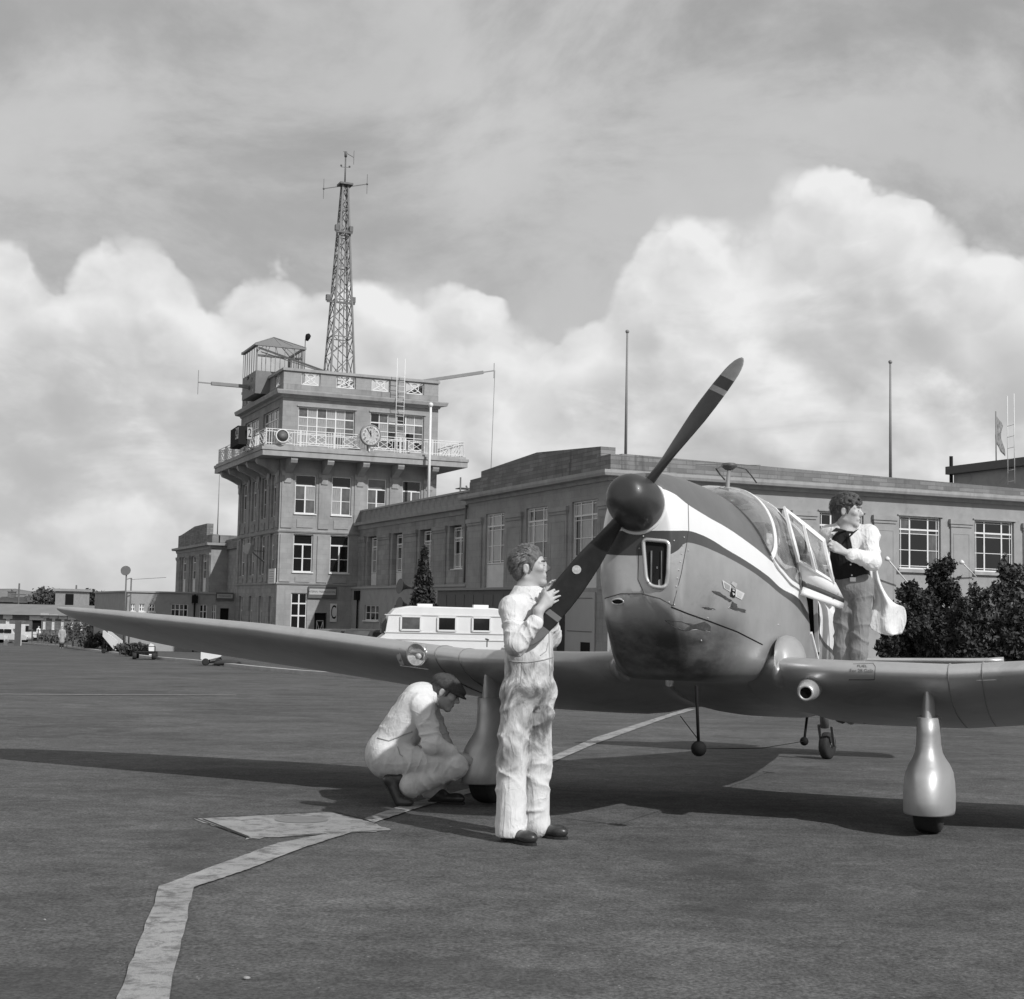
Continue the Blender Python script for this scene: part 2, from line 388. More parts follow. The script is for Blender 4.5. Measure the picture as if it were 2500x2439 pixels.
# ================================================================ ground
ys = [-60, -30, -10] + [i * 1.0 for i in range(0, 41)] + [45 + 5 * i for i in range(44)] + [270, 300, 400, 600, 1000, 1800, 3200]
xs = [-2500, -1200, -600, -300, -150] + [-100 + 10 * i for i in range(21)] + [150, 300, 600, 1200, 2500]
g = MB(); g.grid([[(x, y, zg(y)) for x in xs] for y in ys], smooth=True)
def asphalt():
    m = bpy.data.materials.new('worn_asphalt'); m.use_nodes = True; T = NT(m.node_tree)
    p = next(n for n in T.n if n.type == 'BSDF_PRINCIPLED'); p.inputs['Roughness'].default_value = 0.92; p.inputs['Specular IOR Level'].default_value = 0.25
    co = T.new('ShaderNodeTexCoord').outputs['Object']
    big = T.noise(co, 0.30, 5, 0.6, 0.3); mid = T.noise(T.vm('MULTIPLY', co, (1.0, 1.6, 1)), 1.3, 8, 0.72, 0.4); fine = T.noise(T.vm('MULTIPLY', co, (1.0, 1.0, 1)), 11, 4, 0.6); grit = T.noise(co, 62, 3, 0.6)
    v = T.m('MULTIPLY', 0.090, T.lin(big, 0.3, 0.7, 0.80, 1.22))
    v = T.m('MULTIPLY', v, T.lin(mid, 0.34, 0.66, 0.74, 1.28))
    v = T.m('MULTIPLY', v, T.lin(fine, 0.34, 0.66, 0.84, 1.17))
    v = T.m('MULTIPLY', v, T.lin(grit, 0.36, 0.64, 0.64, 1.42))
    # chalky scuffs, rubbed in streaks
    sc = T.m('MULTIPLY', T.ss(T.noise(T.vm('MULTIPLY', co, (0.9, 2.6, 1)), 1.7, 9, 0.75, 0.5), 0.56, 0.70), T.ss(fine, 0.44, 0.60))
    v = T.mix(T.m('MULTIPLY', sc, 0.42), v, 0.17)
    # old tar patches
    tar = T.ss(T.noise(T.vm('ADD', co, (31.0, 7.0, 0)), 0.55, 4, 0.55, 0.6), 0.60, 0.64); v = T.mix(T.m('MULTIPLY', tar, 0.40), v, 0.045)
    oil = T.ss(T.noise(co, 2.3, 4, 0.55, 0.4), 0.68, 0.74); v = T.mix(T.m('MULTIPLY', oil, 0.5), v, 0.035)
    # pale bits of stone
    vo = T.voro(co, 26.0); sp = T.m('MULTIPLY', T.m('LESS_THAN', vo, 0.10), T.m('GREATER_THAN', T.noise(co, 5.0, 4, 0.7), 0.56)); v = T.mix(T.m('MULTIPLY', sp, 0.75), v, 0.30)
    T.l.new(T.gray(v), p.inputs['Base Color'])
    b = T.new('ShaderNodeBump'); b.inputs['Distance'].default_value = 0.006; b.inputs['Strength'].default_value = 0.9
    T.put(b.inputs['Height'], T.m('ADD', T.m('MULTIPLY', fine, 0.6), grit)); T.l.new(b.outputs[0], p.inputs['Normal'])
    return m
ASPH = asphalt()
apron = g.build('apron', ASPH); tag(apron, 'dark worn asphalt apron sloping away to the terminal', 'apron', kind='structure')

def sheet(name, poly, m, lift, kind='structure', n=1, parent=None):
    """flat patch on the apron from a polygon of (x, y)"""
    mb = MB(); mb.add([(x, y, zg(y) + lift) for x, y in poly], [tuple(range(len(poly)))])
    return tag(mb.build(name, m, parent), kind=kind)
def paint_mat(name, base, wear):
    m = bpy.data.materials.new(name); m.use_nodes = True; T = NT(m.node_tree)
    p = next(n for n in T.n if n.type == 'BSDF_PRINCIPLED'); p.inputs['Roughness'].default_value = 0.85
    co = T.new('ShaderNodeTexCoord').outputs['Object']
    w = T.ss(T.noise(co, 9, 8, 0.75, 0.3), 0.56 - wear * .12, 0.74 - wear * .1); f = T.noise(co, 120, 4, 0.7)
    v = T.m('MULTIPLY', base, T.lin(T.noise(co, 2.0, 6, 0.6), 0.3, 0.7, 0.8, 1.15)); v = T.m('MULTIPLY', v, T.lin(f, 0.3, 0.7, 0.85, 1.12))
    v = T.mix(T.m('MULTIPLY', w, 0.85), v, 0.09); T.l.new(T.gray(v), p.inputs['Base Color'])
    b = T.new('ShaderNodeBump'); b.inputs['Distance'].default_value = 0.004; T.put(b.inputs['Height'], f); T.l.new(b.outputs[0], p.inputs['Normal'])
    return m
PAINT = paint_mat('worn_white_marking', 0.34, 1.0)
CONC = paint_mat('pale_concrete', 0.31, 0.9)
def strip(name, L, Rr, m, lift, label, seg=14):
    """painted line between two edge polylines with ragged edges"""
    mb = MB(); P = []
    for i in range(len(L) - 1):
        for k in range(seg + (i == len(L) - 2)):
            t = k / seg; a = Vector(L[i]).lerp(Vector(L[i + 1]), t); b = Vector(Rr[i]).lerp(Vector(Rr[i + 1]), t)
            j = 0.006; ja, jb = random.uniform(-j, j), random.uniform(-j, j)
            d = (b - a).normalized(); a = a + d * ja; b = b + d * jb
            P.append([(a.x, a.y, zg(a.y) + lift), (b.x, b.y, zg(b.y) + lift)])
    mb.grid(P, smooth=False); o = mb.build(name, m)
    return tag(o, label, 'marking', kind='structure')
BL = lambda x, y: (lambda p: (p.x, p.y))(gnd(x * 1250 / 1952, 1780 + y * 659 / 1029))
G7 = lambda x, y: (lambda p: (p.x, p.y))(gnd(1450 + x * 1050 / 1952, 1500 + y * 650 / 1208))
def ext(a, b, k): return (a[0] + (a[0] - b[0]) * k, a[1] + (a[1] - b[1]) * k)
near_l = [ext(BL(450, 1029), BL(610, 603), 0.6), BL(450, 1029), BL(610, 603), BL(830, 522), BL(1060, 438), BL(1310, 392)]
near_r = [ext(BL(645, 1029), BL(738, 608), 0.6), BL(645, 1029), BL(738, 608), BL(930, 545), BL(1160, 455), BL(1345, 397)]
strip('apron_marking', near_l, near_r, PAINT, 0.008, 'long bent white line painted on the near asphalt')
far_l = [BL(1388, 345), BL(1540, 292), BL(1700, 252), BL(1880, 205), G7(0, 563), G7(300, 466), G7(420, 430)]
far_r = [BL(1425, 361), BL(1580, 308), BL(1740, 262), BL(1910, 214), G7(0, 592), G7(340, 468), G7(460, 432)]
strip('apron_marking', far_l, far_r, PAINT, 0.008, 'white line running under the aeroplane beyond the concrete slab')
wl = lambda x, y: (lambda p: (p.x, p.y))(gnd(x, y))
strip('apron_marking', [wl(-60, 1694), wl(300, 1696), wl(577, 1697)], [wl(-60, 1696.5), wl(300, 1698.3), wl(577, 1699)], paint_mat('faint_marking', 0.19, 1.0), 0.008, 'thin faint line across the apron behind the wing tip')
slab = [BL(735, 343), BL(960, 422), BL(1260, 400), BL(1495, 388), BL(1400, 352), BL(1268, 317), BL(1000, 328)]
def jag(pl, n=14, j=.012):
    o = []
    for i in range(len(pl)):
        a_, b_ = Vector(pl[i]), Vector(pl[(i + 1) % len(pl)]); r_ = 3.0 if 1 <= i <= 2 else 1.0
        o += [tuple(a_.lerp(b_, k / n) + Vector((random.uniform(-j, j), random.uniform(-j, j))) * r_) for k in range(n)]
    return o
sl = sheet('concrete_slab', jag(slab), CONC, 0.004); tag(sl, 'pale concrete inspection slab set in the asphalt', 'slab')
mb = MB(); a, b = Vector(BL(772, 345)), Vector(BL(948, 414))
for (p, q, w) in ((Vector(BL(745, 343)), Vector(BL(955, 420)), .005), (a, b, .008), (Vector(BL(735, 343)), Vector(BL(1268, 317)), .008), (Vector(BL(1268, 317)), Vector(BL(1400, 350)), .012)):
    d_ = (q - p).normalized(); nrm = Vector((-d_.y, d_.x)) * w
    mb.add([(v.x, v.y, zg(v.y) + .0065) for v in (p - nrm, q - nrm, q + nrm, p + nrm)], [(0, 1, 2, 3)])
mb.build('joint', mat('tar_joint', 0.03, 0.8), sl)
c = Vector(BL(1150, 348)); mb = MB(); mb.add([(c.x + .17 * math.cos(t), c.y + .17 * math.sin(t), zg(c.y + .17 * math.sin(t)) + .0065) for t in [k * math.pi / 12 for k in range(24)]], [tuple(range(24))])
mb.build('access_cover', mat('cover_iron', 0.20, 0.7, var=.2, vscale=8), sl)
# a few loose stones
for i, (x, y) in enumerate(((940, 955), (170, 732), (602, 708))):
    p = Vector(BL(x, y)); mb = MB(); mb.sphere((0, 0, 0), (.014, .010, .006) if i == 0 else (.006, .005, .004), 8, 5)
    o = mb.build('pebble', mat('pebble_stone', 0.26, 0.9, var=.3, vscale=40)); o.location = (p.x, p.y, zg(p.y) + .006)
    tag(o, ['pale flat pebble lying right of the white line', 'tiny pebble on the bare asphalt at lower left', 'tiny pebble lying on the white line'][i], 'pebble', 'loose pebbles')
# kerb, path and lawn before the terminal
K = [gnd(*p) for p in ((-300, 1548), (-60, 1562), (161, 1580), (258, 1594.5), (369, 1609), (452, 1616), (610, 1634), (720, 1645), (836, 1653), (947, 1663), (1140, 1677), (1400, 1690), (2000, 1712), (2700, 1735))]
mb = MB(); P = []
for i, p in enumerate(K):
    d_ = (K[min(i + 1, len(K) - 1)] - K[max(i - 1, 0)]); d_.z = 0; d_.normalize(); n_ = Vector((-d_.y, d_.x, 0))
    if n_.y < 0: n_ = -n_
    q = p + n_ * .30; P.append([(p.x, p.y, zg(p.y) - .02), (p.x, p.y, zg(p.y) + .12), (q.x, q.y, zg(q.y) + .12), (q.x, q.y, zg(q.y) - .02)])
kerb = mb.grid(P, smooth=False).build('kerb', mat('kerb_concrete', 0.42, 0.85, var=.2, vscale=1.5)); tag(kerb, 'low pale kerb along the far edge of the apron', 'kerb', kind='structure')
mb = MB(); P = []
for i, p in enumerate(K):
    d_ = (K[min(i + 1, len(K) - 1)] - K[max(i - 1, 0)]); d_.z = 0; d_.normalize(); n_ = Vector((-d_.y, d_.x, 0))
    if n_.y < 0: n_ = -n_
    w_ = min(9.0, 2.5 + .06 * p.y)
    P.append([(p.x + n_.x * .29, p.y + n_.y * .29, zg(p.y + n_.y * .29) + .09), (p.x + n_.x * w_, p.y + n_.y * w_, zg(p.y + n_.y * w_) + .09)])
lawn = mb.grid(P, smooth=False).build('lawn', mat('mown_grass', 0.085, 0.95, var=.3, vscale=1.2, bump=.03, bscale=30)); tag(lawn, 'strip of mown grass behind the kerb', 'lawn', kind='structure')
# ================================================================ the terminal (own frame: x right along the lit front, y back along the shaded side)
TH = math.atan2(0.40, 0.916); P0 = Vector((3.726, 53.0, -SLOPE * 53))
BX = Vector((math.cos(TH), math.sin(TH), 0)); BY = Vector((-math.sin(TH), math.cos(TH), 0))
def bl2w(x, y, z): return P0 + BX * x + BY * y + Vector((0, 0, z))
def bgz(x, y): return zg((P0 + BX * x + BY * y).y) - P0.z          # ground height in the building frame
term = thing('terminal_building', 'long two-storey stone terminal block with white framed windows behind the aeroplane', 'building', P0, TH)
FA = Face((0, 0, 0), (0, 1, 0), (-1, 0, 0)); FB = Face((0, 0, 0), (1, 0, 0), (0, -1, 0)); FL = Face((.35, 0, 0), (0, 1, 0), (-1, 0, 0))
CURT = [MIDG, LITG, LITG, MIDG, DARKG]; DK = [DARKG, DARKG, DARKG, MIDG]
AW = [(1.0, 3.25), (5.55, 7.75), (10.1, 12.3)]
BW_ = [(1.6 + 4.05 * k, 3.8 + 4.05 * k) for k in range(7)]
# walls
wall('wall', FA, 0, 14.5, -1.5, 7.5, [(a, b, 3.27, 6.73) for a, b in AW], STONE, term, 0.3)
wall('wall', FB, 0, 31, -1.5, 7.5, [(a, b, 4.41, 6.64) for a, b in BW_], RENDER, term, 0.3)
for (a, b) in AW:
    window(FA, a, b, 4.42, 6.73, [.07, .28, .72, .93], [.06, .36, .67, .75, .94], term, bar=.028, thick_c=(.28, .72), thick_r=(.75,), glasses=CURT, sill=False)
    lo, hi = FA.lohi(a, b, 3.27, 4.40, -.2, -.1); piece('spandrel_panel', lo, hi, WHITEO, term)
for (a, b) in BW_:
    window(FB, a, b, 4.41, 6.64, [.07, .28, .72, .93], [.06, .36, .67, .75, .94], term, bar=.028, thick_c=(.28, .72), thick_r=(.75,), glasses=DK, sill=False)
    mb = MB(); FB.box(mb, a - .12, b + .12, 4.26, 4.405, -.1, .12); mb.build('window_sill', TRIM, term)
    mb = MB(); FB.box(mb, a - .1, b + .1, 6.645, 6.70, 0.001, .07); mb.build('lintel', TRIM, term)
# pilasters with sunk panels and plain caps
def pilaster(fc, u0, u1, z0, z1, m, par=term):
    mb = MB(); fc.box(mb, u0, u1, z0, z1 - .32, .001, .07); w = .12
    for (a, b, c, d_) in ((u0 + w, u0 + w + .03, z0 + .3, z1 - .6), (u1 - w - .03, u1 - w, z0 + .3, z1 - .6), (u0 + w + .031, u1 - w - .031, z1 - .63, z1 - .6)):
        fc.box(mb, a, b, c, d_, .0705, .082)
    fc.box(mb, u0 - .04, u1 + .04, z1 - .319, z1 - .20, .001, .11); fc.box(mb, u0 - .09, u1 + .09, z1 - .199, z1, .001, .15)
    return mb.build('pilaster', m, par)
for a, b in ((.03, .72), (3.62, 5.2), (8.1, 9.75), (12.65, 14.4)): pilaster(FA, a, b, 3.2, 6.60, STONE)
for k in range(7): pilaster(FB, .25 + 4.05 * k + (.1 if k == 0 else 0), 1.36 + 4.05 * k, 2.6, 6.60, RENDER)
# frieze line, cornice, parapet
def moulding(name, fc, u0, u1, prof, m, par, mitre0=0, mitre1=0):
    mb = MB(); P = [[fc.P(u0 - mitre0 * dd, z, dd) for z, dd in prof], [fc.P(u1 + mitre1 * dd, z, dd) for z, dd in prof]]
    mb.grid(P, smooth=False); n = len(prof)
    mb.add(P[0], [tuple(range(n))]); mb.add(P[1], [tuple(range(n))]); return mb.build(name, m, par)
cor = [(7.36, .0), (7.36, .08), (7.5, .14), (7.52, .42), (7.62, .46), (7.74, .46), (7.76, .10), (7.76, 0)]
moulding('cornice', FA, 0, 14.5, cor, TRIM, term, 1, .5); moulding('cornice', FB, 0, 31, cor, TRIM, term, 1, 0)
mb = MB(); FA.box(mb, 0.0, 14.45, 7.5, 8.38, -.5, -.02); mb.build('parapet', ROOFST, term)
mb = MB(); mb.prism([(.52, 7.5), (31, 7.5), (31, 7.98), (.52, 8.42)], lambda u, v, d: FB.P(u, v, d), -.02, -.5); mb.build('parapet', ROOFST, term)
mb = MB(); mb.prism([(14.45, 8.385), (14.45, 8.50), (13.1, 8.53), (13.1, 8.80), (6.9, 9.10), (.9, 8.76), (.9, 8.385)], lambda u, v, d: FA.P(u, v, d), -.05, -.7); mb.build('gable_parapet', ROOFST, term)
rf = MB(); rf.add([(.4, .4, 7.9), (31, .4, 7.9), (31, 14.4, 7.9), (.4, 14.4, 7.9)], [(0, 1, 2, 3)]); rf.build('flat_roof', mat('roof_felt', .12, .9, var=.2), term)
mb = MB(); mb.add([(31, 0, -1.5), (31, 14.5, -1.5), (31, 14.5, 7.9), (31, 0, 7.9)], [(0, 1, 2, 3)]); mb.add([(0.5, 14.45, 7.3), (31, 14.45, 7.3), (31, 14.45, 8.1), (0.5, 14.45, 8.1)], [(0, 1, 2, 3)])
mb.add([(31, 14.5, -1.5), (20, 14.5, -1.5), (20, 14.5, 7.9), (31, 14.5, 7.9)], [(0, 1, 2, 3)]); mb.build('rear_wall', RENDER, term)
# ground floor of the shaded side: dark hoarding, pale boarded doors, slot window
mb = MB(); FA.box(mb, 4.8, 15.2, -1.4, 3.2, .02, 1.2); ho = mb.build('lean_to', DARKW, term)
for k in range(9):
    lo, hi = FA.lohi(5.0 + 1.12 * k, 5.0 + 1.12 * k + 1.05, -1.2, 3.0, 1.201, 1.225); piece('board_panel', lo, hi, DARKW, ho)
lo, hi = FA.lohi(4.75, 15.3, 3.2, 3.30, .02, 1.3); piece('coping', lo, hi, LEAD, ho)
lo, hi = FA.lohi(1.0, 3.6, -1.2, 3.10, .01, .06); pd = piece('sliding_door', lo, hi, mat('pale_grey_boards', .36, .6, var=.1, vscale=2), term)
for (a, b, c, e, m_) in ((1.35, 2.15, .2, 1.15, BLACK), (1.2, 3.4, 1.55, 1.58, IRON), (1.2, 3.4, 2.85, 2.88, IRON), (3.62, 4.3, -1.2, 3.1, mat('gap_dark', .04, .8))):  # tall strip beside the door: dark of a gap painted on a flat piece
    lo, hi = FA.lohi(a, b, c, e, .061, .075); piece('hatch' if m_ is BLACK else 'batten_or_gap', lo, hi, m_, term)
# ---------------- lower link range running back to the tower
LW = [(16.0, 17.85), (20.4, 22.2), (24.9, 26.65), (29.35, 31.15)]
wall('wall', FL, 14.5, 33.2, 3.3, 7.2, [(a, b, 3.62 if i else 4.28, 6.47) for i, (a, b) in enumerate(LW)], STONE_D, term, 0.45)
for i, (a, b) in enumerate(LW):
    window(FL, a + .2, b - .1, 4.32, 6.40, [.12, .42, .88], [.06, .36, .66, .74, .92], term, d=-.26, bar=.028, thick_c=(.42,), thick_r=(.74,), glasses=CURT, sill=(i == 0))
    if i: lo, hi = FL.lohi(a + .2, b - .1, 3.62, 4.30, -.32, -.24); piece('spandrel_panel', lo, hi, WHITEO, term)
for a, b in ((14.55, 15.75), (18.2, 20.0), (22.55, 24.5), (27.0, 28.95), (31.5, 32.8)): pilaster(FL, a, b, 3.4, 6.50, STONE_D)
moulding('cornice', FL, 14.6, 33.0, [(6.95, 0), (6.95, .06), (7.16, .12), (7.18, .36), (7.34, .40), (7.36, .05), (7.36, 0)], TRIM, term)
for k in range(20):                                    # coping blocks of the link parapet
    u = 14.8 + .9 * k; lo, hi = FL.lohi(u + .015, u + .885, 7.42, 8.02, -.35, -.06); piece('parapet_block', lo, hi, STONE_D, term)
lo, hi = FL.lohi(14.55, 32.85, 7.33, 8.0, -.34, -.09); piece('parapet', lo, hi, TRIM, term)
lo, hi = FL.lohi(14.55, 32.85, 8.03, 8.13, -.4, -.02); piece('coping', lo, hi, TRIM, term)
mb = MB(); mb.add([(.5, 14.4, 7.6), (9, 14.4, 7.6), (9, 33, 7.6), (.5, 33, 7.6)], [(0, 1, 2, 3)]); mb.add([(9, 14.4, -1.5), (9, 33, -1.5), (9, 33, 7.6), (9, 14.4, 7.6)], [(0, 1, 2, 3)]); mb.build('flat_roof', mat('roof_felt', .12), term)
# ground floor strip of the link, a little proud
FG = Face((.0, 0, 0), (0, 1, 0), (-1, 0, 0))
wall('ground_floor_wall', FG, 14.5, 33.0, -2.2, 3.42, [(27.7, 30.3, 1.6, 2.48), (23.6, 25.0, 1.6, 2.48), (19.0, 20.4, 1.3, 2.4)], RENDER, term, .2)
for a, b in ((27.7, 30.3), (23.6, 25.0)): window(FG, a, b, 1.6, 2.48, [.33, .66], [.5], term, d=-.1, thick_c=(.33, .66), glasses=DK, sill=True)
lo, hi = FG.lohi(14.5, 33.0, 3.42, 3.54, -.5, .08); piece('coping', lo, hi, TRIM, term)
mb = MB(); mb.tube([FG.P(31.4, 3.3, .09), FG.P(31.4, -1.5, .09)], .055, 8); FG.box(mb, 31.18, 31.62, 2.75, 3.3, .02, .26); mb.build('drainpipe', BLACK, term)
mb = MB(); mb.tube([FA.P(14.5, 7.3, .12), FA.P(14.5, 3.6, .12)], .05, 8); mb.build('drainpipe', IRON, term)
# ---------------- things fixed to the long block
def pole(name, p, h, r0, r1, m, label, cat='flagpole', group='flagpoles on the terminal roofs', knob=True):
    mb = MB(); mb.tube([(0, 0, 0), (0, 0, h)], [r0, r1], 8)
    if knob: mb.sphere((0, 0, h), r1 * 2.2, 8, 6)
    o = mb.build(name, m); o.location = p; return tag(o, label, cat, group)
pr = on_plane(1527.5, 1108, P0 + BY * .7, BY); pole('flagpole', Vector((pr.x, pr.y, P0.z + 8.3)), 5.05, .06, .035, LEAD, 'tall grey flagpole on the roof corner above the spinner')
pr = on_plane(2174, 1150, P0 + BY * .7, BY); pole('flagpole', Vector((pr.x, pr.y, P0.z + 8.0)), 5.3, .07, .04, LEAD, 'tall grey flagpole on the roof above the man in the white jacket')
pole('flagpole', bl2w(4.02, 31, 7.6), 6.95, .10, .07, WHITEP, 'thick white flagpole standing before the control tower')
# wall lamps on slanting brackets
for k, (px, py, qx, qy) in enumerate(((950, 793, 1150, 1030), (1495, 818, 1600, 925))):
    s6 = lambda x, y: (1850 + x * 650 / 1952, 1100 + y * 650 / 1952)
    a = on_plane(*s6(px, py), P0 - BY * .9, BY); b = on_plane(*s6(qx, qy), P0 - BY * .12, BY)
    t = thing('wall_lamp', ['thin slanting bracket lamp left of the middle bush', 'thin slanting bracket lamp above the right-hand bush'][k], 'lamp', b, group='bracket lamps on the long front')
    MB().tube([Vector((0, 0, 0)), a - b], .03, 6).build('bracket', WHITEP, t); mb = MB(); mb.lathe([(.0, -.1), (.10, -.08), (.12, 0), (.05, .08), (.0, .1)], a - b, (0, 0, 1), 10); mb.build('lamp_shade', WHITEP, t)
# upper hall rising behind the right end
hall = thing('roof_hall', 'higher plain block with a dark eave rising behind the terminal roof at far right', 'building', P0, TH)
FH = Face((30, 0, 0), (0, 1, 0), (-1, 0, 0))
mb = MB(); FH.box(mb, 2, 15.2, 6, 10.55, -12, 0); mb.build('wall', RENDER, hall)
mb = MB(); FH.box(mb, 1.8, 15.5, 10.553, 11.0, -12, .35); mb.build('eave', DARKW, hall)
lo, hi = FH.lohi(13.4, 14.2, 8.7, 9.7, .001, .05); piece('vent', lo, hi, BLACK, hall)
mb = MB(); mb.tube([FH.P(15.3, 8.0, .1), FH.P(15.3, 11.6, .1)], .10, 8); mb.build('vent_pipe', BLACK, hall)
def ladder(name, p, h, w, par_dir, m, label, hoop=1.0, n=14):
    mb = MB(); x = Vector(par_dir).normalized() * (w / 2)
    for s_ in (-1, 1): mb.tube([x * s_, x * s_ + Vector((0, 0, h + hoop))], .022, 6)
    t = thing(name, label, 'ladder', p); mb.build('rail', m, t)
    rm = MB().tube([x * -1, x], .016, 6).mesh('rung', m)
    for k in range(n): link('rung', rm, t, (0, 0, .15 + k * (h - .2) / max(1, n - 1)))
    return t
zz = lambda x, y: (2300 + x * 200 / 1952, 1020 + y * 180 / 1757)
p = on_plane(*zz(1650, 1580), P0 + BX * 29.2, BX); ladder('roof_ladder', p, 3.2, .75, BX * .3 + BY, WHITEP, 'white ladder hooked over the eave at far right', 1.6, 6)
# flag on its pole
pf = on_plane(*zz(1290, 1050), P0 + BX * 34, BX); ft = thing('flag', 'small tattered flag drooping from a thin pole at far right', 'flag', pf)
hgt = 3.0; MB().tube([(0, 0, -1), (0, 0, hgt)], .04, 8).build('flagpole', LEAD, ft)
P = [[Vector((0, 0, hgt - .2)) + BX * (u * .55 + .06 * math.sin(6 * v + 3 * u)) + BY * (.12 * math.sin(7 * u + 4 * v)) * u + Vector((0, 0, -v * 1.7 - u * .75)) for v in [j / 10 for j in range(11)]] for u in [i / 8 for i in range(9)]]
mb = MB(); mb.grid(P); fl = mb.build('cloth', mat('flag_cloth', .22, .8, var=.9, vscale=3.0, streak=(4, 4, 1.5)), ft); md = fl.modifiers.new('s', 'SOLIDIFY'); md.thickness = .01
# ================================================================ control tower
tower = thing('control_tower', 'square stone control tower with a railed balcony and glass lookout', 'tower', P0, TH)
TY, TX0, TX1, TYB = 32.9, -4.54, 5.22, 43.9
TF = Face((0, TY, 0), (1, 0, 0), (0, -1, 0)); TL = Face((TX0, 0, 0), (0, 1, 0), (-1, 0, 0))
F2 = [(-3.63, -2.36), (-1.40, -.19), (.82, 2.01), (3.03, 4.24)]; F1 = [(-3.63, -2.45), (-1.40, -.23), (.82, 2.0), (3.03, 4.2)]
L2 = [(33.9, 34.9), (36.3, 37.4), (38.9, 40.0), (41.6, 42.8)]
wall('wall', TF, TX0, TX1, -2.2, 10.95, [(a, b, 7.78, 10.08) for a, b in F2] + [(a, b, 4.34, 6.56) for a, b in F1] + [(-3.66, -2.70, .55, 3.1), (-2.23, -1.47, -1.0, 1.96)], STONE, tower, .28)
wall('wall', TL, TY, TYB, -2.4, 10.95, [(a, b, 7.6, 10.1) for a, b in L2] + [(a, b, 4.2, 6.6) for a, b in L2] + [(a + .1, b - .1, .3, 2.9) for a, b in L2], STONE_D, tower, .28)
mb = MB(); mb.add([(TX1, TY, -2), (TX1, TYB, -2), (TX1, TYB, 15), (TX1, TY, 15)], [(0, 1, 2, 3)]); mb.add([(TX1, TYB, -2), (TX0, TYB, -2), (TX0, TYB, 15), (TX1, TYB, 15)], [(0, 1, 2, 3)]); mb.build('rear_wall', STONE_D, tower)
for i, (a, b) in enumerate(F2): window(TF, a, b, 7.78, 10.08, [.5], [.36, .72], tower, thick_c=(.5,), thick_r=(.72,), tb=.085, glasses=[MIDG, MIDG, LITG, DARKG], col_top=.72, d=-.13)
for i, (a, b) in enumerate(F1): window(TF, a, b, 4.34, 6.56, [.5], [.36, .73], tower, thick_c=(.5,), thick_r=(.73,), tb=.085, glasses=[DARKG], col_top=.73, d=-.13)
window(TF, -3.66, -2.70, .55, 3.1, [.5], [.16, .48, .76], tower, thick_c=(.5,), thick_r=(.16, .48, .76), tb=.08, glasses=[DARKG], d=-.1, sill=False)
for a, b in L2:
    window(TL, a, b, 7.6, 10.1, [.5], [.36, .72], tower, thick_r=(.72,), glasses=[DARKG, MIDG, LITG], d=-.16, sill=False)
    window(TL, a, b, 4.2, 6.6, [.5], [.36, .72], tower, thick_r=(.72,), glasses=[DARKG, MIDG, LITG], d=-.16, sill=False)
    window(TL, a + .1, b - .1, .3, 2.9, [.5], [.3, .65], tower, thick_r=(.65,), glasses=[DARKG], d=-.16, sill=False)
    for z0, z1 in ((6.9, 7.35), (3.75, 4.05)):
        lo, hi = TL.lohi(a + .1, b - .1, z0, z1, .001, .05); piece('sunk_panel', lo, hi, STONE_D, tower)
# shallow piers, sunk panels and scrolled drops between the windows
for fc, cs, m_ in ((TF, (-4.12, -1.88, .32, 2.52, 4.72), STONE), (TL, (33.35, 35.6, 38.15, 40.8, 43.35), STONE_D)):
    for c_ in cs:
        w_ = .32 if fc is TF else .28
        mb = MB(); fc.box(mb, c_ - w_, c_ + w_, 6.9, 10.2, .001, .06); fc.box(mb, c_ - w_, c_ + w_, 3.75, 6.5, .001, .06); mb.build('pier', m_, tower)
        mb = MB(); fc.box(mb, c_ - .2, c_ + .2, 9.55, 10.3, .061, .12); fc.box(mb, c_ - .36, c_ + .36, 9.95, 10.25, .0605, .115); mb.build('carved_drop', TRIM, tower)
for a, b in F2: lo, hi = TF.lohi(a + .15, b - .15, 6.95, 7.45, .001, .04); piece('sunk_panel', lo, hi, STONE, tower)
for a, b in F1: lo, hi = TF.lohi(a + .15, b - .15, 3.75, 4.05, .001, .04); piece('sunk_panel', lo, hi, STONE, tower)
for z in (6.64, 3.58):
    moulding('string_course', TF, TX0, TX1, [(z, 0), (z, .05), (z + .09, .09), (z + .12, 0)], TRIM, tower, 1, 1); moulding('string_course', TL, TY, TYB, [(z, 0), (z, .05), (z + .09, .09), (z + .12, 0)], TRIM, tower, 1, 0)
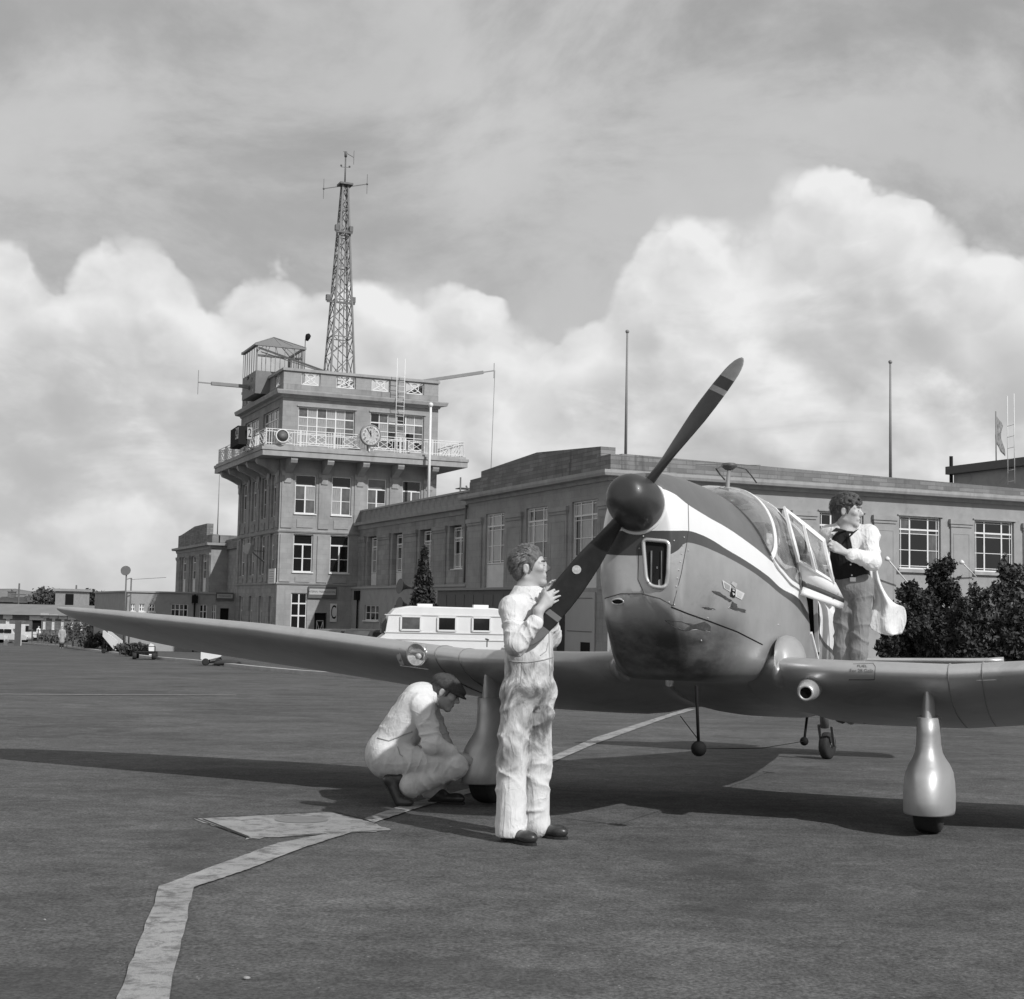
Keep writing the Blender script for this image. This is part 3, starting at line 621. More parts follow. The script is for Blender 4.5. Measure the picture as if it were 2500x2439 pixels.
# entrance, signs
lo, hi = TF.lohi(-2.2, -1.5, -1.0, 1.94, -.22, -.17); dr = piece('door', lo, hi, BLACK, tower)
mb = MB()
for p_, q_ in (((-2.05, .2), (-1.65, 1.5)), ((-1.65, .2), (-2.05, 1.5)), ((-2.05, .2), (-2.05, 1.5)), ((-1.65, .2), (-1.65, 1.5)), ((-2.05, 1.5), (-1.65, 1.5)), ((-2.05, .2), (-1.65, .2))):
    mb.bar(TF.P(*p_, -.15), TF.P(*q_, -.15), .03)
mb.build('door_lattice', WHITEP, tower)
def sign(fc, u0, u1, z0, z1, text, size, label, d=.12, board=.42, frame=.05, sx=1.0):
    s_ = thing('wall_sign', label, 'sign', P0, TH); mb = MB(); fc.box(mb, u0, u1, z0, z1, d - .08, d); mb.build('frame', DARKW, s_)
    lo, hi = fc.lohi(u0 + .06, u1 - .06, z0 + (z1 - z0) * .30, z1 - (z1 - z0) * .20, d + .001, d + .012); piece('panel', lo, hi, mat('sign_panel', board, .7, var=.12, vscale=5), s_)
    c_ = fc.P((u0 + u1) / 2, z0 + (z1 - z0) * .55, d + .014); rot = Matrix.Rotation(math.pi / 2, 4, 'X')
    if fc.n.x < 0: rot = Matrix.Rotation(-math.pi / 2, 4, 'Z') @ rot
    text_obj('lettering', text, size, mat('sign_letter', .10, .7), s_, Matrix.Translation(c_) @ rot, sx=sx); return s_
sign(TF, -2.68, -.95, 2.82, 3.51, 'INTERNAL PASSENGERS ONLY', .17, 'dark framed sign board over the tower entrance', sx=.75)
sg = thing('letter_sign', 'tall white board with a large letter C beside the tower door', 'sign', P0, TH)
lo, hi = TF.lohi(-1.3, -.9, 1.45, 2.52, .02, .08); piece('board', lo, hi, WHITEO, sg)
text_obj('lettering', 'C', 1.15, BLACK, sg, Matrix.Translation(TF.P(-1.1, 1.98, .083)) @ Matrix.Rotation(math.pi / 2, 4, 'X'), sx=.42)
# balcony
OV = 1.45
slab_ = MB()
for z0, z1, o_ in ((10.95, 11.28, OV), (11.281, 11.45, OV + .06), (11.451, 11.58, OV - .08)): slab_.box((TX0 - o_, TY - o_, z0), (TX1 + o_, TYB + .9, z1))
slab_.build('balcony_slab', TRIM, tower)
def bracket(fc, c_):
    prof = [(10.94, 0), (10.94, OV - .12), (10.80, OV - .1), (10.62, OV - .2), (10.5, OV - .55), (10.32, .5), (10.05, 0)]
    mb = MB(); mb.prism(prof, lambda z, d_, u: fc.P(c_ + u, z, d_), -.20, .20); mb.build('bracket', TRIM, tower)
for c_ in (-4.08, -1.89, .29, 2.46, 4.67): bracket(TF, c_)
for c_ in (33.5, 36.0, 38.5, 41.0, 43.3): bracket(TL, c_)
def rail_panel(w):
    """one bay of balcony railing: lattice panel and two groups of uprights"""
    mb = MB(); z0, z1 = .10, .92
    for z in (z0, z1, z1 - .14): mb.bar((0, 0, z), (w, 0, z), .035)
    n = 3
    for side in (0, 1):
        for k in range(n):
            x = (.05 + k * .15) if side == 0 else (w - .05 - k * .15); mb.bar((x, 0, 0), (x, 0, z1), .026)
    a, b = .05 + 3 * .15, w - .05 - 3 * .15; c_, d_ = z0, z1 - .14; m_ = (a + b) / 2; e_ = (c_ + d_) / 2
    for p_, q_ in (((a, c_), (b, d_)), ((a, d_), (b, c_)), ((m_, c_), (b, e_)), ((b, e_), (m_, d_)), ((m_, d_), (a, e_)), ((a, e_), (m_, c_)), ((a, c_), (a, d_)), ((b, c_), (b, d_))):
        mb.bar((p_[0], 0, p_[1]), (q_[0], 0, q_[1]), .024)
    for x in (0, w): mb.bar((x, 0, -.05), (x, 0, z1 + .03), .05)
    return mb.mesh('railing_panel', WHITEP)
def railing(fc, u0, u1, d_, z, n):
    t = link('railing', None, tower); w = (u1 - u0) / n; me = rail_panel(w)
    for k in range(n):
        o = link('railing_panel', me, t); o.location = fc.P(u0 + k * w, z, d_)
        o.rotation_euler = (0, 0, math.atan2(fc.u.y, fc.u.x))
railing(TF, TX0 - OV + .2, TX1 + OV - .2, OV - .2, 11.6, 6)
railing(TL, TY - OV + .2, TYB + .6, OV - .2, 11.6, 6)
railing(Face((TX1, 0, 0), (0, 1, 0), (1, 0, 0)), TY - OV + .2, TYB + .6, OV - .2, 11.6, 6)
railing(Face((0, TYB, 0), (1, 0, 0), (0, 1, 0)), TX0 - OV + .2, TX1 + OV - .2, .7, 11.6, 6)
# watch room
WA = [(-3.58, -.1), (.88, 4.31)]; WL = [(33.75, 37.7), (38.88, 42.66)]
wall('wall', TF, TX0, TX1, 11.58, 14.78, [(a, b, 11.95, 14.12) for a, b in WA], STONE, tower, .3)
wall('wall', TL, TY, TYB, 11.58, 14.78, [(a, b, 11.95, 14.12) for a, b in WL], STONE_D, tower, .3)
for i, (a, b) in enumerate(WA): window(TF, a, b, 11.95, 14.12, [.17, .335, .5, .665, .83], [.24, .48, .72], tower, thick_c=(.335, .665), thick_r=(.72,), bar=.04, glasses=[MIDG, LITG, LITG] if i == 0 else [MIDG, DARKG, LITG], d=-.15, sill=False)
for i, (a, b) in enumerate(WL): window(TL, a, b, 11.95, 14.12, [.17, .335, .5, .665, .83], [.24, .48, .72], tower, thick_c=(.335, .665), thick_r=(.72,), bar=.04, glasses=[MIDG, LITG, DARKG], d=-.15, sill=False)
for a, b in WA: lo, hi = TF.lohi(a - .1, b + .1, 14.125, 14.2, .001, .07); piece('lintel', lo, hi, TRIM, tower)
wc = [(14.6, 0), (14.6, .06), (14.72, .12), (14.76, .42), (14.94, .48), (15.0, .48), (15.02, .05), (15.02, 0)]
moulding('cornice', TF, TX0, TX1, wc, TRIM, tower, 1, 1); moulding('cornice', TL, TY, TYB, wc, TRIM, tower, 1, 0)
mb = MB(); mb.box((TX0 + .01, TY + .01, 15.02), (TX1 - .01, TY + .35, 15.42)); mb.box((TX0 + .01, TY + .351, 15.02), (TX0 + .35, TYB, 15.42)); mb.box((TX1 - .35, TY + .351, 15.02), (TX1 - .01, TYB, 15.42)); mb.box((TX0 + .36, TYB - .4, 15.02), (TX1 - .36, TYB, 15.42)); mb.build('parapet_base', STONE_D, tower)
OP = [(-3.45, -2.30), (-1.32, -.10), (.90, 2.08), (3.10, 4.28)]
edges = [TX0 + .01] + [x for o_ in OP for x in o_] + [TX1 - .01]
for k in range(0, len(edges), 2):
    for y0, y1 in ((TY + .05, TY + .30), (TYB - .35, TYB - .05)): piece('parapet_pier', (edges[k], y0, 15.421), (edges[k + 1], y1, 16.2), STONE, tower)
LO = [(34.0, 35.3), (36.6, 37.9), (39.2, 40.5), (41.6, 42.9)]; edges = [TY + .301] + [x for o_ in LO for x in o_] + [TYB - .351]
for k in range(0, len(edges), 2):
    for x0, x1 in ((TX0 + .05, TX0 + .30), (TX1 - .30, TX1 - .05)): piece('parapet_pier', (x0, edges[k], 15.421), (x1, edges[k + 1], 16.2), STONE_D, tower)
def lattice(w):
    mb = MB(); h = .74
    for p_, q_ in (((0, 0), (w, h)), ((0, h), (w, 0)), ((0, 0), (0, h)), ((w, 0), (w, h)), ((0, .03), (w, .03)), ((0, h - .03), (w, h - .03))): mb.bar((p_[0], 0, p_[1]), (q_[0], 0, q_[1]), .05)
    mb.tube([(w / 2 + .26 * math.cos(t), 0, h / 2 + .26 * math.sin(t)) for t in [k * math.pi / 10 for k in range(21)]], .028, 6)
    return mb.mesh('lattice_panel', WHITEP)
for a, b in OP:
    me = lattice(b - a - .06); o = link('lattice_panel', me, tower, (a + .03, TY + .18, 15.44)); o = link('lattice_panel', me, tower, (a + .03, TYB - .2, 15.44))
for a, b in LO:
    me = lattice(b - a - .06)
    for x in (TX0 + .18, TX1 - .18): o = link('lattice_panel', me, tower, (x, a + .03, 15.44)); o.rotation_euler = (0, 0, math.pi / 2)
mb = MB(); mb.box((TX0 - .06, TY - .06, 16.201), (TX1 + .06, TY + .40, 16.36)); mb.box((TX0 - .06, TY + .401, 16.201), (TX0 + .40, TYB, 16.36)); mb.box((TX1 - .40, TY + .401, 16.201), (TX1 + .06, TYB, 16.36)); mb.box((TX0 + .41, TYB - .40, 16.201), (TX1 - .41, TYB, 16.36)); mb.build('coping', TRIM, tower)
mb = MB(); mb.add([(TX0 + .3, TY + .3, 15.05), (TX1 - .3, TY + .3, 15.05), (TX1 - .3, TYB - .3, 15.05), (TX0 + .3, TYB - .3, 15.05)], [(0, 1, 2, 3)]); mb.build('flat_roof', mat('roof_felt', .12), tower)
# ---------------- clock hung on the railing
CK = thing('tower_clock', 'round white clock with roman numerals hung on the balcony railing', 'clock', bl2w(.40, TY - OV - .05, 12.5), TH)
mb = MB(); mb.lathe([(.0, .0), (.60, 0), (.64, .03), (.64, .22), (.58, .25), (.56, .22), (.0, .22)], (0, 0.1, 0), (0, -1, 0), 40); mb.build('case', LEAD, CK)
mb = MB(); mb.lathe([(.0, .225), (.555, .225)], (0, .1, 0), (0, -1, 0), 40); mb.build('dial', mat('clock_dial', .80, .5), CK)
for k, r_ in enumerate(('XII', 'I', 'II', 'III', 'IV', 'V', 'VI', 'VII', 'VIII', 'IX', 'X', 'XI')):
    t = math.radians(90 - 30 * k); text_obj('numeral', r_, .17, BLACK, CK, Matrix.Translation((.43 * math.cos(t), -.132, .43 * math.sin(t))) @ Matrix.Rotation(-math.radians(30 * k), 4, 'Y') @ Matrix.Rotation(math.pi / 2, 4, 'X'), .003)
def hand(deg, ln, w):
    t = math.radians(90 - deg); d_ = Vector((math.cos(t), 0, math.sin(t))); mb = MB(); mb.bar(Vector((0, -.14, 0)) - d_ * .08, Vector((0, -.14, 0)) + d_ * ln, w, .01, upv=(0, -1, 0)); mb.build('clock_hand', BLACK, CK)
hand(-34, .46, .03); hand(-4, .27, .05)
MB().bar((0, .1, -.64), (0, .1, -.95), .08).build('mounting', WHITEP, CK)
# round drum and runway-number box on the balcony
dr_ = thing('round_loudspeaker', 'round dark drum in a white ring on the balcony railing', 'loudspeaker', bl2w(-4.9, TY - OV - .02, 12.09), TH)
mb = MB(); mb.lathe([(.34, .0), (.40, .02), (.40, .14), (.34, .15), (.345, .10)], (0, 0, 0), (0, -1, 0), 32); mb.build('rim', WHITEP, dr_)
mb = MB(); mb.lathe([(.0, .12), (.34, .115)], (0, 0, 0), (0, -1, 0), 32); mb.build('drum_face', IRON, dr_)
nb = thing('runway_board', 'black box with the number 24 hung outside the balcony corner', 'sign', bl2w(TX0 - OV - .35, 34.2, 11.75), TH)
mb = MB(); mb.prism([(-.15, .0), (.75, -.08), (.78, 1.05), (-.05, 1.12)], lambda u, v, d_: (-.30 + d_ * .01, u * 2.4, v), -25, 30); mb.build('box', BLACK, nb)
piece('number_panel', (-.574, -.28, .33), (-.56, .42, 1.0), mat('number_panel', .38, .7), nb)
text_obj('lettering', '24', .72, BLACK, nb, Matrix.Translation((-.578, .07, .66)) @ Matrix.Rotation(-math.pi / 2, 4, 'Z') @ Matrix.Rotation(math.pi / 2, 4, 'X'))
piece('number_panel', (-.05, -.395, .33), (.25, -.38, 1.02), mat('number_panel', .38, .7), nb)
text_obj('lettering', '2', .72, BLACK, nb, Matrix.Translation((.1, -.40, .67)) @ Matrix.Rotation(math.pi / 2, 4, 'X'), sx=.6)
for y_ in (.1, 1.5): MB().bar((-.1, y_, 0), (.45, y_, -.2), .08).build('bracket', IRON, nb)
# ---------------- glass lookout cabin on the roof edge
cab = thing('lookout_cabin', 'glazed lookout cabin with a pyramid roof overhanging the tower corner', 'lookout', P0, TH)
cx0, cx1, cy0, cy1, cb_, cs_, ct = -5.39, -2.42, 36.5, 40.1, 15.25, 16.66, 18.2
mb = MB(); mb.box((cx0, cy0, cb_), (cx1, cy1, cs_)); mb.build('base', mat('cabin_boards', .16, .6, var=.12, vscale=3), cab)
for k in range(10):
    lo, hi = (cx0 - .012, cy0 + .35 + (k % 5) * .5, cb_ + .15 + ((k * 3) % 5) * .24), (cx0 - .001, cy0 + .35 + (k % 5) * .5 + .42, cb_ + .15 + ((k * 3) % 5) * .24 + .2); piece('check_panel', lo, hi, mat('check_paint', .40, .7), cab)
CABF = mat('cabin_frame', .20, .5)
mb = MB()
for x in (cx0 + .04, cx1 - .04):
    for y in (cy0 + .04, cy1 - .04): mb.bar((x, y, cs_), (x, y, ct), .09)
mb.build('corner_post', CABF, cab)
for n_, (a, b) in ((5, ((cx0, cy0), (cx1, cy0))), (6, ((cx0, cy0), (cx0, cy1))), (5, ((cx0, cy1), (cx1, cy1))), (6, ((cx1, cy0), (cx1, cy1)))):
    for k in range(n_):
        p_ = [a[i] + (b[i] - a[i]) * k / n_ for i in (0, 1)]; q_ = [a[i] + (b[i] - a[i]) * (k + 1) / n_ for i in (0, 1)]
        if k: MB().bar((p_[0], p_[1], cs_), (p_[0], p_[1], ct), .035).build('mullion', CABF, cab)
        mb = MB(); mb.add([(p_[0], p_[1], cs_), (q_[0], q_[1], cs_), (q_[0], q_[1], ct), (p_[0], p_[1], ct)], [(0, 1, 2, 3)]); mb.build('pane', CLEAR, cab)
for lo_, hi_ in (((cx0 - .12, cy0 - .12, ct), (cx1 + .12, cy0 + .06, ct + .12)), ((cx0 - .12, cy1 - .06, ct), (cx1 + .12, cy1 + .12, ct + .12)), ((cx0 - .12, cy0 + .061, ct), (cx0 + .06, cy1 - .061, ct + .12)), ((cx1 - .06, cy0 + .061, ct), (cx1 + .12, cy1 - .061, ct + .12))): MB().box(lo_, hi_).build('eave', CABF, cab)
ap = Vector(((cx0 + cx1) / 2, (cy0 + cy1) / 2, 19.15)); cs4 = [Vector((x, y, ct + .121)) for x, y in ((cx0 - .1, cy0 - .1), (cx1 + .1, cy0 - .1), (cx1 + .1, cy1 + .1), (cx0 - .1, cy1 + .1))]
for k in range(4):
    a, b = cs4[k], cs4[(k + 1) % 4]; mb = MB(); mb.add([a, b, ap], [(0, 1, 2)]); mb.build('roof_panel', glass_mat('roof_glass', .78, .3), cab)
    MB().bar(a, ap, .05).build('roof_rib', CABF, cab)
    for j in (1, 2, 3): MB().bar(a.lerp(b, j / 4), ap.lerp(a.lerp(b, j / 4), .02), .025).build('roof_rib', CABF, cab)
mb = MB(); mb.bar((cx0 + .1, cy0 - .14, ct - .15), (cx1 + .9, cy0 - 2.6, 16.45), .12); mb.bar((cx0 + .25, cy0 - .14, ct - .4), (cx1 + .7, cy0 - 2.6, 16.42), .05); mb.build('stay', IRON, cab)
# ---------------- lattice mast
mast = thing('lattice_mast', 'tall tapering lattice radio mast on the tower roof', 'mast', bl2w(.44, 38.4, 15.05), TH)
def mh(z): return .88 + (.17 - .88) * (z / 14.5)
for sx_, sy_ in ((-1, -1), (1, -1), (1, 1), (-1, 1)): MB().bar((sx_ * mh(0), sy_ * mh(0), 0), (sx_ * mh(14.5), sy_ * mh(14.5), 14.5), .11).build('leg', STEEL, mast)
lv = [0, 1.6, 3.35, 4.5, 5.75, 6.9, 8.0, 9.1, 10.1, 11.1, 12.0, 12.9, 13.7, 14.5]
for i in range(len(lv) - 1):
    z0, z1 = lv[i], lv[i + 1]; a, b = mh(z0), mh(z1); mb = MB(); C4 = [(-1, -1), (1, -1), (1, 1), (-1, 1)]
    for k in range(4):
        p_, q_ = C4[k], C4[(k + 1) % 4]
        mb.bar((p_[0] * a, p_[1] * a, z0), (q_[0] * b, q_[1] * b, z1), .045); mb.bar((q_[0] * a, q_[1] * a, z0), (p_[0] * b, p_[1] * b, z1), .045)
        if i % 2 == 1: mb.bar((p_[0] * a, p_[1] * a, z0), (q_[0] * a, q_[1] * a, z0), .06)
    mb.build('bracing', STEEL, mast)
mb = MB(); mb.bar((-.12, 0, 0), (-.08, 0, 14.2), .05); mb.bar((.22, 0, 0), (.12, 0, 14.2), .05); mb.build('climbing_rail', STEEL, mast)
for z, xl, xr in ((6.7, -1.1, .75), (11.3, -.65, .45)):
    mb = MB(); mb.bar((xl, -.5, z), (xr, -.5, z), .12); mb.box((xl - .05, -.6, z + .06), (xl + .18, -.35, z + .42)); mb.box((xr - .2, -.6, z + .06), (xr + .02, -.35, z + .42)); mb.build('lamp_platform', IRON, mast)
mb = MB(); mb.box((-.42, -.42, 14.5), (.45, .42, 14.62)); mb.build('head_platform', IRON, mast)
mb = MB(); mb.tube([(0, 0, 14.6), (0, 0, 16.4)], .05, 8); mb.tube([(0, 0, 16.4), (0, 0, 16.75)], .09, 8); mb.bar((-.15, 0, 16.75), (.55, 0, 16.45), .035); mb.bar((.55, 0, 16.9), (.55, 0, 16.0), .03); mb.bar((-.3, 0, 15.7), (.3, 0, 15.75), .03)
for x in (-.28, .28): mb.sphere((x, 0, 15.8), .07, 8, 6)
mb.build('top_pole', IRON, mast)
for s_, dz in ((-1, -.30), (1, .42)):
    mb = MB(); e = Vector((s_ * 1.45 + .05, 0, 14.4 + dz)); mb.bar((s_ * .2, 0, 14.45), e, .05); mb.bar(e - Vector((0, 0, .65)), e + Vector((0, 0, .65)), .03); mb.sphere(e, .07, 8, 6); mb.build('dipole_aerial', IRON, mast)
# ---------------- booms, ladder, poles on the tower
def boom(p, q, tip, label):
    t = thing('aerial_boom', label, 'aerial', p, TH); d_ = Vector(q) - Vector(p); d_ = Vector((d_.dot(BX), d_.dot(BY), d_.z)); k = d_.normalized()
    mb = MB(); mb.bar((0, 0, 0), d_, .22, .20); mb.build('boom_beam', LEAD, t); mb = MB(); e = d_ + k * .8; mb.bar(d_, e, .07); mb.bar(e - Vector((0, 0, tip)), e + Vector((0, 0, tip)), .035); mb.build('dipole_aerial', LEAD, t)
boom(bl2w(-4.6, 38.4, 15.9), bl2w(-7.7, 38.4, 15.92), .75, 'horizontal aerial boom sticking out left of the tower')
boom(bl2w(5.0, 36, 16.75), bl2w(9.41, 36, 17.75), .5, 'slanting aerial boom sticking out right of the tower roof')
mb = MB(); a = bl2w(10.25, 36, 17.95); b = bl2w(10.06, 36, 8.2); mb.tube([a, b], .022, 6); o = mb.build('down_lead', LEAD); tag(o, 'thin cable dropping from the right aerial boom to the roof', 'cable')
ladder('tower_ladder', bl2w(2.54, TY - .55, 11.65), 4.75, .5, BX, WHITEP, 'white ladder up the front of the tower', 1.05, 16)
t = thing('roof_beacon', 'small dark lamp on a thin post beside the lookout cabin', 'lamp', bl2w(-1.85, 38.4, 15.05), TH)
MB().tube([(0, 0, 0), (0, 0, 4.2)], .03, 6).build('post', IRON, t); mb = MB(); mb.lathe([(0, 0), (.1, .03), (.17, .25), (.17, .4), (.05, .5), (0, .5)], (.08, 0, 4.1), (.3, 0, 1), 10); mb.build('lamp_head', BLACK, t)
# steel stair and guard rails behind the link roof
st = thing('roof_stair', 'dark steel stair with guard rails on the link roof beside the tower', 'stair', bl2w(6.6, 30.5, 7.6), TH)
for k in range(7): link('tread', unit_box(IRON), st, (0.3 - .14 * k, .0, .35 + .27 * k), (.7, .9, .05))
mb = MB(); mb.bar((.75, -.45, .2), (-.2, -.45, 2.2), .08); mb.bar((.75, .45, .2), (-.2, .45, 2.2), .08); mb.tube([(-.9, -.4, 0), (-.9, -.4, 2.6)], .05, 6); mb.build('stringer', IRON, st)
mb = MB()
for x in (.9, 2.6, 4.2): mb.bar((x, -.5, 0), (x, -.5, 2.7), .035)
for z in (1.6, 2.65): mb.bar((.9, -.5, z), (4.2, -.5, z), .03)
mb.build('guard_rail', LEAD, st)
# floodlight and notice on the shaded side
fl_ = thing('floodlight', 'round floodlight on a bracket on the tower side', 'lamp', bl2w(TX0, 36.1, 5.1), TH)
mb = MB(); mb.bar((0, 0, -.2), (-.9, -.1, .5), .06); mb.bar((0, 0, .5), (-.9, -.1, .5), .05); mb.build('bracket', IRON, fl_)
mb = MB(); mb.lathe([(.0, -.25), (.2, -.2), (.34, .05), (.36, .15)], (-1.0, -.15, .65), (-.4, -.7, -.3), 16); mb.build('lamp_shade', LEAD, fl_); mb = MB(); mb.lathe([(0, .13), (.33, .13)], (-1.0, -.15, .65), (-.4, -.7, -.3), 16); mb.build('lens', mat('lamp_lens', .7, .1), fl_)
nt = thing('notice_board', 'small white notice board near the tower corner', 'sign', P0, TH); lo, hi = TL.lohi(33.02, 34.54, 3.62, 4.5, .07, .12); nbp = piece('board', lo, hi, WHITEO, nt)
for k in range(5): lo, hi = TL.lohi(33.3, 34.3, 3.75 + .14 * k, 3.79 + .14 * k, .121, .124); piece('print_line', lo, hi, mat('grey_print', .35, .8), nt)
lo, hi = TL.lohi(33.02, 34.54, 4.5, 4.52, .06, .13); piece('top_edge', lo, hi, LEAD, nt)
# ================================================================ far wing of the terminal and low annexe, left of the tower
wing2 = thing('terminal_wing', 'far stone wing of the terminal beyond the control tower', 'building', P0, TH)
FX = -1.2; FW = Face((FX, 0, 0), (0, 1, 0), (-1, 0, 0)); FE = Face((0, 68.6, 0), (1, 0, 0), (0, -1, 0))
W3 = [(70.4, 72.6), (75.0, 77.2), (79.6, 81.8)]
wall('wall', FW, 68.6, 84.2, -3, 7.2, [(a, b, 3.4, 6.55) for a, b in W3], STONE_D, wing2, .3); wall('wall', FE, FX, 8, -3, 7.2, [], STONE, wing2)
for a, b in W3:
    window(FW, a, b, 4.5, 6.55, [.12, .42, .88], [.36, .72], wing2, thick_c=(.42,), thick_r=(.72,), glasses=CURT, d=-.2, sill=False); lo, hi = FW.lohi(a, b, 3.4, 4.48, -.28, -.2); piece('spandrel_panel', lo, hi, WHITEO, wing2)
for a, b in ((68.7, 69.9), (73.0, 74.6), (77.6, 79.2), (82.2, 84.0)): pilaster(FW, a, b, 3.2, 6.6, STONE_D, wing2)
c3 = [(6.95, 0), (6.95, .06), (7.2, .12), (7.22, .42), (7.42, .46), (7.44, .05), (7.44, 0)]
moulding('cornice', FW, 68.6, 84.2, c3, TRIM, wing2, 1, 1); moulding('cornice', FE, FX, 8, c3, TRIM, wing2, 1, 0)
mb = MB(); mb.prism([(68.65, 7.44), (84.1, 7.44), (84.1, 8.6), (82.6, 8.65), (76.5, 9.15), (71, 9.15), (71, 8.15), (68.65, 8.15)], lambda u, v, d: FW.P(u, v, d), -.05, -.6); mb.build('gable_parapet', ROOFST, wing2)
mb = MB(); FE.box(mb, FX + .7, 8, 7.44, 8.1, -.6, -.02); mb.build('parapet', ROOFST, wing2)
# wall of the link behind the tower
mb = MB(); mb.box((.2, TYB, -3), (8, 68.6, 6.9)); mb.build('link_wall', STONE_D, wing2); mb = MB(); mb.box((0, TYB, 6.901), (8, 68.55, 7.7)); mb.build('link_parapet', ROOFST, wing2)
for (x, y), lb in (((FX + 1.2, 72.2), 'left of two thin poles on the far wing roof'), ((FX + 3.0, 68.9), 'right of two thin poles on the far wing roof')):
    pole('flagpole', bl2w(x, y, 7.9), 5.6, .05, .03, LEAD, lb, group='thin poles on the far wing', knob=False)
ann = thing('annexe', 'low flat-roofed annexe with small windows left of the tower', 'building', P0, TH)
FN = Face((0, 43.9, 0), (1, 0, 0), (0, -1, 0))
AH = [(-11.18, -10.9, 1.8, 2.27), (-10.65, -10.3, 1.8, 2.28), (-10.03, -9.66, 1.8, 2.29), (-8.64, -7.55, 1.5, 2.32), (-6.81, -6.33, 1.3, 2.31), (-6.02, -5.74, 1.3, 2.32), (-5.47, -4.9, -1, 2.1)]
wall('wall', FN, -11.4, TX0 - .01, -3, 3.0, AH, RENDER, ann, .2)
mb = MB(); mb.box((-11.4, 43.95, -3), (-11.35, 60, 3.0)); mb.build('side_wall', RENDER, ann)
for i, (a, b, c, d_) in enumerate(AH[:-1]): window(FN, a, b, c, d_, [.5] if i != 3 else [.25, .5, .75], [.55], ann, bar=.05, edge=.05, thick_c=(.5,), glasses=[DARKG, MIDG], d=-.08)
lo, hi = FN.lohi(-5.45, -4.92, -1, 2.08, -.18, -.12); piece('door', lo, hi, BLACK, ann)
lo, hi = FN.lohi(-11.5, TX0 - .02, 3.001, 3.1, -16, .1); piece('roof_edge', lo, hi, TRIM, ann)
mb = MB(); mb.tube([FN.P(-7.16, 2.95, .1), FN.P(-7.16, -1.5, .1)], .05, 8); FN.box(mb, -7.34, -6.98, 2.4, 2.9, .02, .25); mb.build('drainpipe', BLACK, ann)
sign(FN, -5.8, -4.66, 2.6, 3.12, 'PASSENGERS', .17, 'dark framed sign board over the annexe door', sx=.85)
fp = thing('floodlight', 'floodlight on a stayed pole at the left end of the annexe', 'lamp', bl2w(-11.45, 43.7, bgz(-11.45, 43.7)), TH)
hz = 4.3 - bgz(-11.45, 43.7); mb = MB(); mb.tube([(-.1, 0, 0), (-.1, 0, hz)], .05, 6); mb.tube([(.25, .2, 0), (.25, .2, hz - .4)], .05, 6); mb.bar((-.1, 0, hz - .5), (.25, .2, hz - .4), .04); mb.bar((-.1, 0, hz - 1.5), (.25, .2, hz - 1.5), .03); mb.build('pole', IRON, fp)
mb = MB(); mb.lathe([(.0, -.25), (.18, -.2), (.30, .05), (.32, .15)], (-.2, -.1, hz + .1), (.1, -.8, -.3), 16); mb.build('lamp_shade', LEAD, fp); mb = MB(); mb.lathe([(0, .12), (.29, .12)], (-.2, -.1, hz + .1), (.1, -.8, -.3), 16); mb.build('lens', mat('lamp_lens', .7, .1), fp)
MB().tube([(.2, .2, hz - .5), (2.6, 1.2, 4.8)], .012, 5).build('stay_wire', IRON, fp)
# horn loudspeakers by the conifer
hp = on_plane(850 + 395 * .3586, 1050 + 1070 * .3586, P0 - BX * .6, BX)
for k, (dz, lb) in enumerate(((0, 'upper dark horn loudspeaker left of the slim conifer'), (-.95, 'lower dark horn loudspeaker left of the slim conifer'))):
    t = thing('horn_loudspeaker', lb, 'loudspeaker', hp + Vector((0, 0, dz)), TH, 'horn loudspeakers on the wall')
    mb = MB(); mb.lathe([(.04, -.3), (.07, -.1), (.16, .15), (.36, .35), (.40, .38)], (0, 0, 0), (-1, -.12, .12), 18); o = mb.build('horn', IRON, t); MB().bar((.55, 0, -.1), (0, 0, 0), .06).build('bracket', IRON, t)
# ================================================================ far left: huts, houses, poles, hill
def z4(x, y): return (x * 400 / 1952, 1400 + y * 280 / 1366)
hut = thing('long_hut', 'long low brick hut with a pitched roof at far left', 'building', (0, 0, 0))
HY = 165.0; HF = Face((0, HY, 0), (1, 0, 0), (0, -1, 0)); BRICK = block_mat('dark_brick', .17, .45, .15, contrast=.15, stain=.4)
hx = lambda px: at_depth(*z4(px, 600), HY).x; hzv = lambda py: at_depth(*z4(500, py), HY).z
gz = zg(HY) - .1; ez = hzv(487)
ops = [(hx(65), hx(115), hzv(610), hzv(550)), (hx(380), hx(490), gz, hzv(558)), (hx(510), hx(548), hzv(670), hzv(530)), (hx(615), hx(655), hzv(670), hzv(535)), (hx(725), hx(765), hzv(670), hzv(540)), (hx(835), hx(875), hzv(670), hzv(545)), (hx(950), hx(990), hzv(670), hzv(548))]
wall('wall', HF, hx(-500), hx(1500), gz - .5, ez, ops, BRICK, hut, .3)
for i, (a, b, c, d_) in enumerate(ops):
    if i == 1: lo, hi = HF.lohi(a, b, c, d_, -.28, -.24); piece('doorway', lo, hi, BLACK, hut)
    else: window(HF, a, b, c, d_, [.5], [.33, .66], hut, bar=.10, edge=.12, glasses=[DARKG], sill=False)
    lo, hi = HF.lohi(a - .3, b + .3, d_ + .01, d_ + .5, .01, .06); piece('lintel', lo, hi, WHITEO, hut)
rz_ = hzv(372); mb = MB(); x0, x1 = hx(-520), hx(1520)
mb.add([(x0, HY - .6, ez - .1), (x1, HY - .6, ez - .1), (x1, HY + 6, rz_), (x0, HY + 6, rz_), (x0, HY + 12, ez), (x1, HY + 12, ez)], [(0, 1, 2, 3), (3, 2, 5, 4)]); mb.build('roof', mat('pale_slate', .20, .8, var=.15, vscale=.6), hut)
